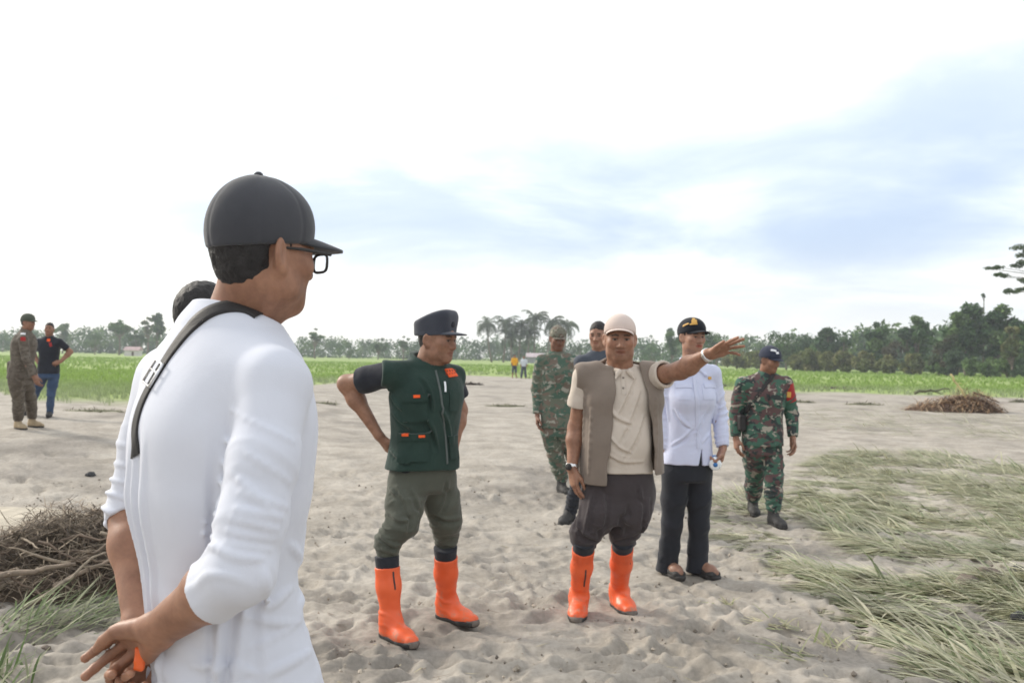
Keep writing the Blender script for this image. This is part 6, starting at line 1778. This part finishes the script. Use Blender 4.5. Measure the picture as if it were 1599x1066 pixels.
    P = SDF(); P.loft([(pel - UPV * 0.12, 0.155, 0.118), (pel - UPV * 0.02, 0.165, 0.122), (pel + UPV * 0.10, 0.150, 0.112)], lft)
    for g, h in zip((-1, 1), hl):
        hp = pel + lft * g * 0.082 - UPV * 0.07; an = h + f * 0.05 + V(0, 0, 0.035); kn = hp + (an - hp) * 0.52 + f * 0.02
        q = SDF(); q.chain([hp, hp + (kn - hp) * 0.5, kn, kn + (an - kn) * 0.5, an], [0.094, 0.082, 0.066, 0.065, 0.074], 0.03); q.mod(ring_folds(hp, an, 0.12, 0.003, 0.1, 0.8, 3, 0.8)); q.half(an - V(0, 0, 0.012), -UPV, 0.004); P.sub(q, 0.02)
        td = nz(f + lft * g * 0.1 + V(0.25, 0, 0)); sh = F.put('sandal', sole_sdf(h - td * 0.01, td, 0.265, 0.044, 0.028, 0.002), 0.0055, 'rubber_dark')
        Q = shoe_sdf(h + V(0, 0, 0.012), td, 0.245, 0.036, 0.07, h + td * 0.05 + V(0, 0, 0.1), 0.034); F_v, F_f = polygonise(Q, 0.006)
        mobj('foot', F_v, F_f, MAT['skin'], F.root, F.org, col=np.tile(F.tone * 0.8, (len(F_v), 1)))
        X = SDF(); lat = np.cross(UPV, td); X.ecap(h + td * 0.13 + V(0, 0, 0.04), h + td * 0.20 + V(0, 0, 0.034), (0.047, 0.034), (0.046, 0.028), lat, 0.01); X.half(h, -UPV, 0.004); F.put('strap', X, 0.0055, 'rubber_dark', sh)
    P.noise(0.005, (9, 9, 4), 5, 2); F.put('trousers', P, 0.006, 'black_cloth')
    # hair tied back, cap with gold badge and bar
    Hs = hair_sdf(hc, R, 0.86, 0.008, -0.022, -0.06, True, 0.004); W = lambda *q: hc + 0.86 * (np.array(q) @ R)
    Hs.ell(W(0, 0.105, -0.005), (0.042, 0.036, 0.040), R, 0.02); F.put('hair', Hs, 0.005, 'hair')
    Rc = frame(hdir(30, 4)); cp = cap_crown(hc, Rc, 0.90, 0.030, -0.10, 0.0); cap = F.put('cap', cp, 0.0042, 'black_cap')
    brim_mesh(hc, Rc, 0.90, 0.046, 0.068, 0.014, 0.022, 0.090, 0.110, 64).build('brim', MAT['black_cap'], cap, F.org)
    for (w, h, px, py, rot) in ((0.034, 0.026, 1084, 502, 0.1), (0.018, 0.038, 1083, 500, 0.0), (0.048, 0.010, 1083, 506, 0.1)):
        patch('badge', cp, px, py, w, h, MAT['gold'], cap, F.org, 0.006, rot, 5, 5)
    patch('gold_bar', cp, 1071, 507, 0.046, 0.010, MAT['gold'], cap, F.org, 0.005, 0.42, 6, 3)
    # water bottle in the hand, base towards the camera
    c = J(1117, 725, -0.09); ax = nz(V(-0.18, -1.0, -0.10)); back = c - ax * 0.20
    R_ = frame(ax); pr = [(-0.215, 0.012), (-0.20, 0.013), (-0.185, 0.0135), (-0.15, 0.030), (-0.13, 0.034), (-0.09, 0.033), (-0.05, 0.034), (-0.01, 0.034), (0.006, 0.031), (0.010, 0.024), (0.010, 0.012), (0.010, 0.001)]
    bt = empty('water_bottle', c, 'white and blue plastic bottle held in the black-capped person\'s hand', 'bottle')
    def lathe(pr, nm, mt, par):
        G = np.array([[c + ax * q + 1.2 * r * (math.cos(t) * R_[0] + math.sin(t) * R_[2]) for t in np.linspace(0, 2 * math.pi, 24, endpoint=False)] for q, r in pr])
        mb = MB(); mb.grid(G, closed_v=True); mb.build(nm, mt, par, c)
    lathe(pr[2:], 'shell', MAT['bottle'], bt); lathe([(-0.115, 0.0345), (-0.112, 0.0352), (-0.062, 0.0352), (-0.059, 0.0345)], 'label', MAT['bottle_label'], bt)
    lathe([(-0.218, 0.001), (-0.217, 0.014), (-0.196, 0.0145), (-0.194, 0.012)], 'lid', MAT['bottle_label'], bt)
    lathe([(0.008, 0.013), (0.0125, 0.012), (0.013, 0.001)], 'base_dimple', MAT['bottle_label'], bt)
MAT['pale_shirt'] = mat_fabric('pale_shirt', (0.60, 0.635, 0.80), 0.04, 420, 9, 0.3)
MAT['black_cap'] = mat_fabric('black_cap', (0.014, 0.016, 0.022), 0.15, 400, 20, 0.15)
MAT['gold'] = mat_plain('gold', (0.62, 0.36, 0.09), 0.5, 0.15, 60, 0.4, 200)
MAT['bottle'] = mat_plain('bottle', (0.80, 0.84, 0.86), 0.12, 0.05, 20, 0, spec=0.6)
MAT['bottle_label'] = mat_plain('bottle_label', (0.05, 0.18, 0.45), 0.4, 0.15, 30, 0)

def soldier(label, D, f, hf, pts, feet, tds, mats, h=0.008, s=0.95, hang=(True, True), skin=(0.27, 0.15, 0.10), cap='cap', boots='rubber_dark', extra=None, short=False, wid=1.0, vis=True, legs=None, stub=0.2, hands=None):
    """figure in long sleeves, trousers tucked into boots; pts in photo pixels with depth offsets"""
    J = lambda q: at(q[0], q[1], D + (q[2] if len(q) > 2 else 0.0))
    lft = nz(np.cross(UPV, f)); org = (feet[0] + feet[1]) / 2
    F = Fig(label, org, skin)
    hc = J(pts['head']); R = frame(hf); neck = J(pts['neck']); pel = J(pts['pel'])
    rs_, ls_, re_, le_, rw_, lw_ = [J(pts[k]) for k in ('rs', 'ls', 're', 'le', 'rw', 'lw')]
    hres = max(0.0042, h * 0.6)
    F.flesh(head_sdf(hc, R, 0.9 * s, neck, 0.058), hres, lambda v: face_cols(v, hc, R, 0.9 * s, F.tone, stubble=stub))
    for a, b, w_, sd, g in ((rs_, re_, rw_, 'r', -1), (ls_, le_, lw_, 'l', 1)):
        hd = (hands or {}).get(sd, (nz(nz(w_ - b) + f * 0.15 - UPV * 0.2), lft * g))
        F.flesh(arm_sdf(a, b, w_, dict(d=hd[0], n=hd[1], side=sd, kw=dict(curls=(0.35, 0.4, 0.45, 0.5)))), max(0.0048, h * 0.62))
    B = SDF(); B.loft(torso_secs(pel, neck, s, 1, 1), lft, infl=-0.015); F.flesh(B, 0.016); F.close()
    S = SDF(); sec = torso_secs(pel, neck, s * 1.04, wid, 1.06); sec[0] = (pel - UPV * 0.05, 0.180 * s * wid, 0.142 * s); sec[1] = (pel + UPV * 0.02, 0.176 * s * wid, 0.138 * s)
    S.loft(sec, lft, 2.3, infl=0.012)
    S.cap(neck - UPV * 0.02, rs_, 0.056, 0.064, 0.05).cap(neck - UPV * 0.02, ls_, 0.056, 0.064, 0.05).cap(neck - UPV * 0.03, neck + UPV * 0.025, 0.078, 0.070, 0.03)
    for a, b, w_ in ((rs_, re_, rw_), (ls_, le_, lw_)):
        q = SDF()
        if short: q.chain([a, a + (b - a) * 0.85], [0.066, 0.066], 0.02).half(a + (b - a) * 0.72, b - a, 0.004)
        else: q.chain([a, (a + b) / 2, b, w_], [0.068, 0.062, 0.056, 0.046], 0.02).half(w_ - nz(w_ - b) * 0.015, w_ - b, 0.004)
        q.mod(ring_folds(a, b, 0.06, 0.005, 0.08, 0.4, 3, 0.8)); S.sub(q, 0.015)
    S.half(pel - UPV * 0.03, -UPV); S.cap(neck + UPV * 0.01, neck + UPV * 0.14 + f * 0.04, 0.061, 0.068, 0.004, 's')
    S.mod(ring_folds(pel, neck, 0.09, 0.005, 0.02, 0.45, 6, 0.9)); S.noise(0.008, (9, 9, 6), 7, 2)
    shirt = F.put('shirt', S, h, mats[0])
    P = SDF(); P.loft([(pel - UPV * 0.12, 0.158 * s, 0.122), (pel - UPV * 0.02, 0.168 * s, 0.126), (pel + UPV * 0.10, 0.158 * s, 0.116)], lft)
    for i, (g, ft, td) in enumerate(zip((-1, 1), feet, tds)):
        hp = pel + lft * g * 0.085 - UPV * 0.06; an = ft + td * 0.06 + V(0, 0, 0.17 if not short else 0.06)
        kn = J(legs[i]) if legs else hp + (an - hp) * 0.5 + f * 0.035
        q = SDF(); rr = [0.104, 0.096, 0.082, 0.082, 0.070] if not short else [0.094, 0.084, 0.066, 0.062, 0.056]
        q.chain([hp, hp + (kn - hp) * 0.5, kn, kn + (an - kn) * 0.55, an], rr, 0.03)
        q.mod(ring_folds(hp, kn, 0.08, 0.006, 0.05, 0.4, 4, 0.9)); q.mod(ring_folds(kn, an, 0.05, 0.006, 0.05, 0.4, 8, 0.7)); P.sub(q, 0.02)
        Q = shoe_sdf(ft, td, 0.28, 0.047, 0.09, ft + td * 0.06 + V(0, 0, 0.22 if not short else 0.09), 0.050)
        Q.noise(0.003, 25, 2); bo = F.put('boot' if not short else 'shoe', Q, max(0.006, h * 0.75), boots)
        F.put('sole', sole_sdf(ft, td, 0.28, 0.047, 0.02, 0.003), max(0.006, h * 0.75), 'rubber_dark', bo)
    P.noise(0.008, (9, 9, 5), 5, 2); F.put('trousers', P, h, mats[1])
    F.put('hair', hair_sdf(hc, R, 0.9 * s, 0.006, -0.02, -0.045, cap is not None, 0.004), max(0.005, h * 0.7), 'hair')
    if cap:
        cp = cap_crown(hc, R, 0.92 * s, 0.028, -0.10, 0.004); cp.noise(0.003, 14, 4); co = F.put('cap', cp, max(0.0048, h * 0.6), cap)
        brim_mesh(hc, R, 0.92 * s, 0.046, 0.066, 0.014, 0.018).build('brim', MAT[cap] if isinstance(cap, str) else cap, co, F.org)
    else: cp = co = None
    if extra: extra(F, S, shirt, P, cp, co, J, lft, dict(hc=hc, neck=neck, pel=pel, rs=rs_, ls=ls_, le=le_, re=re_))
    return F
MAT['camo_olive'] = mat_camo('camo_olive', [(0.135, 0.150, 0.115), (0.075, 0.125, 0.095), (0.165, 0.130, 0.105), (0.31, 0.305, 0.26)], 9)
MAT['camo_green'] = mat_camo('camo_green', [(0.060, 0.130, 0.095), (0.115, 0.070, 0.070), (0.040, 0.050, 0.050), (0.34, 0.31, 0.26)], 8.5)
MAT['camo_dark'] = mat_camo('camo_dark', [(0.125, 0.105, 0.085), (0.10, 0.082, 0.066), (0.15, 0.13, 0.105), (0.09, 0.074, 0.060)], 10)
MAT['camo_cap'] = mat_camo('camo_cap', [(0.17, 0.165, 0.13), (0.11, 0.115, 0.085), (0.14, 0.10, 0.08), (0.30, 0.28, 0.23)], 14)
MAT['red_cloth'] = mat_fabric('red_cloth', (0.33, 0.035, 0.035))
MAT['denim'] = mat_fabric('denim', (0.045, 0.075, 0.14), 0.25)
MAT['tan_boot'] = mat_plain('tan_boot', (0.40, 0.31, 0.20), 0.85, 0.2, 12, 0.4, 60)
MAT['deep_navy'] = mat_fabric('deep_navy', (0.032, 0.038, 0.062), 0.15)
MAT['green_cap'] = mat_fabric('green_cap', (0.075, 0.085, 0.065), 0.15)
MAT['yellow_cloth'] = mat_fabric('yellow_cloth', (0.72, 0.36, 0.03))
MAT['grey_cloth'] = mat_fabric('grey_cloth', (0.50, 0.54, 0.58))
MAT['slate_cloth'] = mat_fabric('slate_cloth', (0.07, 0.08, 0.10))
MAT['white_print'] = mat_plain('white_print', (0.75, 0.76, 0.78), 0.6, 0.1, 40, 0.0)

def camo_man():
    feet = FOOT['camo']; f = hdir(-8)
    def extra(F, S, shirt, P, cp, co, J, lft, k):
        a = nz(k['le'] - k['ls']); b = SDF(); b.cap(k['ls'] + a * 0.03, k['ls'] + a * 0.15, 0.073, 0.069, 0.01); b.half(k['ls'] + a * 0.14, a).half(k['ls'] + a * 0.04, -a); F.put('armband', b, 0.007, 'red_cloth', shirt)
        for px, py in ((860, 590), (884, 590)): patch('pocket', S, px, py, 0.11, 0.12, MAT['camo_olive'], shirt, F.org, 0.010, 0, 7, 7)
        for px, py in ((858, 690),): patch('pocket', P, px, py, 0.14, 0.17, MAT['camo_olive'], F.root, F.org, 0.012, 0, 7, 7)
    soldier('person in faded camouflage uniform and camouflage cap left of the beige vest', 9.84, f, hdir(12, -14),
            dict(head=(871, 529), neck=(869, 553, 0.04), pel=(872, 664, 0.03), rs=(846, 563), ls=(896, 563), re=(838, 607, 0.05), le=(905, 607, 0.05), rw=(839, 648), lw=(905, 648)),
            feet, [hdir(20), hdir(25)], ('camo_olive', 'camo_olive'), 0.0085, 1.0, cap='camo_cap', extra=extra, skin=(0.22, 0.12, 0.085))
def walker():
    feet = FOOT['walker']; f = hdir(16)
    def extra(F, S, shirt, P, cp, co, J, lft, k):
        a = nz(k['le'] - k['ls']); b = SDF(); b.cap(k['ls'] - a * 0.01, k['ls'] + a * 0.20, 0.075, 0.068, 0.01); b.half(k['ls'] + a * 0.17, a).half(k['ls'] + a * 0.0, -a)
        o = F.put('armband', b, 0.007, 'red_cloth', shirt); patch('emblem', b, 1232, 616, 0.035, 0.05, MAT['gold'], o, F.org, 0.004, 0, 4, 4)
        st, Q, N = ribbon('sling', S, [(1208, 584), (1199, 596), (1188, 611), (1176, 628), (1166, 643), (1160, 655)], 0.032, 0.010, MAT['strap'], F.root, F.org, 26)
        bg = SDF(); c = J((1157, 660, -0.02)); bg.box(c, (0.035, 0.05, 0.075), frame(hdir(16)), 0.02); F.put('pouch', bg, 0.007, 'strap', st)
        for px, py in ((1183, 622), (1210, 622)): patch('pocket', S, px, py, 0.11, 0.12, MAT['camo_green'], shirt, F.org, 0.010, 0, 7, 7)
        patch('pocket', P, 1228, 722, 0.14, 0.17, MAT['camo_green'], F.root, F.org, 0.014, 0, 7, 7)
        patch('front_print', cp, 1208, 547, 0.050, 0.020, MAT['white_print'], co, F.org, 0.004, -0.2, 5, 4)
        patch('front_print', cp, 1214, 551, 0.026, 0.020, MAT['white_print'], co, F.org, 0.004, 0.2, 4, 4)
    soldier('person in green camouflage with red armband and black cap walking in the grass', 8.60, f, hdir(38, -12),
            dict(head=(1202, 563), neck=(1196, 587, 0.04), pel=(1190, 690, 0.03), rs=(1160, 599, -0.02), ls=(1226, 599, 0.04), re=(1149, 645, 0.05), le=(1236, 645, 0.07), rw=(1149, 684, 0.0), lw=(1238, 684, 0.0)),
            feet, [hdir(-5), hdir(15)], ('camo_green', 'camo_green'), 0.0078, 0.97, cap='deep_navy', extra=extra, wid=1.06)
def man_behind():
    f = hdir(-10)
    soldier('person with bare dark hair standing behind the beige cap', 8.2, f, hdir(-20, -8),
            dict(head=(934, 524), neck=(936, 553, 0.04), pel=(938, 680, 0.03), rs=(908, 566), ls=(964, 566), re=(908, 622, 0.05), le=(968, 622, 0.05), rw=(915, 668), lw=(965, 668)),
            FOOT['behind'], [hdir(-25), hdir(10)], ('slate_cloth', 'black_cloth'), 0.010, 0.97, cap=None, short=True, skin=(0.34, 0.20, 0.14))
def ranger():
    feet = FOOT['ranger']; f = hdir(72)
    def extra(F, S, shirt, P, cp, co, J, lft, k):
        patch('flag_patch', S, 36, 521, 0.07, 0.035, MAT['white_print'], shirt, F.org, 0.006, 0, 4, 4); patch('flag_patch', S, 36, 529, 0.07, 0.06, MAT['red_cloth'], shirt, F.org, 0.006, 0, 4, 4)
        b = SDF(); c = J((21, 574, 0.0)); b.box(c, (0.05, 0.09, 0.10), frame(f), 0.03); F.put('holster', b, 0.010, 'camo_dark')
    soldier('person in grey-brown uniform and tan boots at the left edge', 13.9, f, hdir(80, 0),
            dict(head=(44, 504), neck=(40, 518, 0.0), pel=(32, 588, 0.0), rs=(36, 530, -0.16), ls=(43, 530, 0.16), re=(41, 561, -0.20), le=(45, 560, 0.2), rw=(53, 588, -0.20), lw=(55, 585, 0.18)),
            feet, [hdir(60), hdir(80)], ('camo_dark', 'camo_dark'), 0.011, 1.0, cap='green_cap', boots='tan_boot', extra=extra)
def black_shirt():
    feet = FOOT['black']; f = hdir(10)
    def extra(F, S, shirt, P, cp, co, J, lft, k):
        patch('red_scarf', S, 76, 531, 0.05, 0.05, MAT['orange_cloth'], shirt, F.org, 0.008, 0, 4, 4); patch('red_scarf', S, 79, 538, 0.04, 0.07, MAT['red_cloth'], shirt, F.org, 0.010, 0.3, 4, 4)
    soldier('person in black shirt and jeans with hands on hips at left', 16.6, f, hdir(10, 4),
            dict(head=(77, 514), neck=(77, 528, 0.03), pel=(76, 580, 0.02), rs=(61, 534), ls=(93, 534), re=(50, 549, 0.10), le=(110, 549, 0.10), rw=(60, 566, -0.04), lw=(95, 564, -0.06)),
            feet, [hdir(-30), hdir(20)], ('black_tee', 'denim'), 0.012, 0.96, cap=None, short=True, extra=extra, hands={'l': (nz(V(-1, -0.3, -0.4)), V(0.3, -0.8, 0.4)), 'r': (nz(V(1, -0.3, -0.4)), V(-0.3, -0.8, 0.4))})
def far_person(label, key, px, top, mats, gaz):
    p = FOOT[key]; c = (p[0] + p[1]) / 2; d = c[1]
    H = at(px, top, d)[2]; s = H / 1.72
    F = Fig(label, c, (0.25, 0.15, 0.10), 'far figures on the sand by the field'); f = hdir(gaz); lft = nz(np.cross(UPV, f))
    neck = c + V(0, 0, 1.44 * s); pel = c + V(0, 0, 0.90 * s); hc = c + V(0, 0, 1.59 * s); R = frame(f)
    F.flesh(head_sdf(hc, R, 0.9 * s, neck), 0.016)
    S = SDF(); S.loft(torso_secs(pel, neck, s, 1, 1), lft, infl=0.012)
    for g in (1, -1):
        a = neck + lft * g * 0.18 * s - UPV * 0.06; b = a + lft * g * 0.04 - UPV * 0.27 * s; w_ = b + f * 0.06 - UPV * 0.23 * s
        S.cap(a, b, 0.06, 0.056, 0.03).cap(neck, a, 0.05, 0.058, 0.04); F.flesh(arm_sdf(a, b, w_), 0.02)
    S.half(pel, -UPV); F.put('shirt', S, 0.022, mats[0])
    P = SDF(); P.loft([(pel - UPV * 0.1, 0.15 * s, 0.11), (pel + UPV * 0.08, 0.155 * s, 0.11)], lft)
    B = SDF()
    for g, ft in zip((1, -1), (p[1], p[0])):
        hp = pel + lft * g * 0.08 - UPV * 0.05; an = ft + V(0, 0, 0.04); kn = (hp + an) * 0.5
        B.cap(hp, an, 0.055, 0.04); B.cap(an - V(0, 0, 0.01), an + f * 0.15 - V(0, 0, 0.01), 0.035, 0.03)
        P.cap(hp, kn if mats[2] else an + V(0, 0, 0.08), 0.088, 0.078, 0.02)
    F.flesh(B, 0.02); F.put('shorts' if mats[2] else 'trousers', P, 0.022, mats[1]); F.put('hair', hair_sdf(hc, R, 0.9 * s, 0.008, -0.02, -0.05, False, 0.0), 0.016, 'hair'); F.close()
PEOPLE = [foreground_man, hidden_man, vest_man, beige_man, woman, camo_man, walker, man_behind, ranger, black_shirt]
for fn in PEOPLE:
    fn()
far_person('far figure in orange-yellow shirt and dark shorts', 'yellow', 803, 553, ('yellow_cloth', 'slate_cloth', True), 20)
far_person('far figure in pale shirt and dark trousers', 'pale', 818, 555, ('grey_cloth', 'slate_cloth', False), -10)
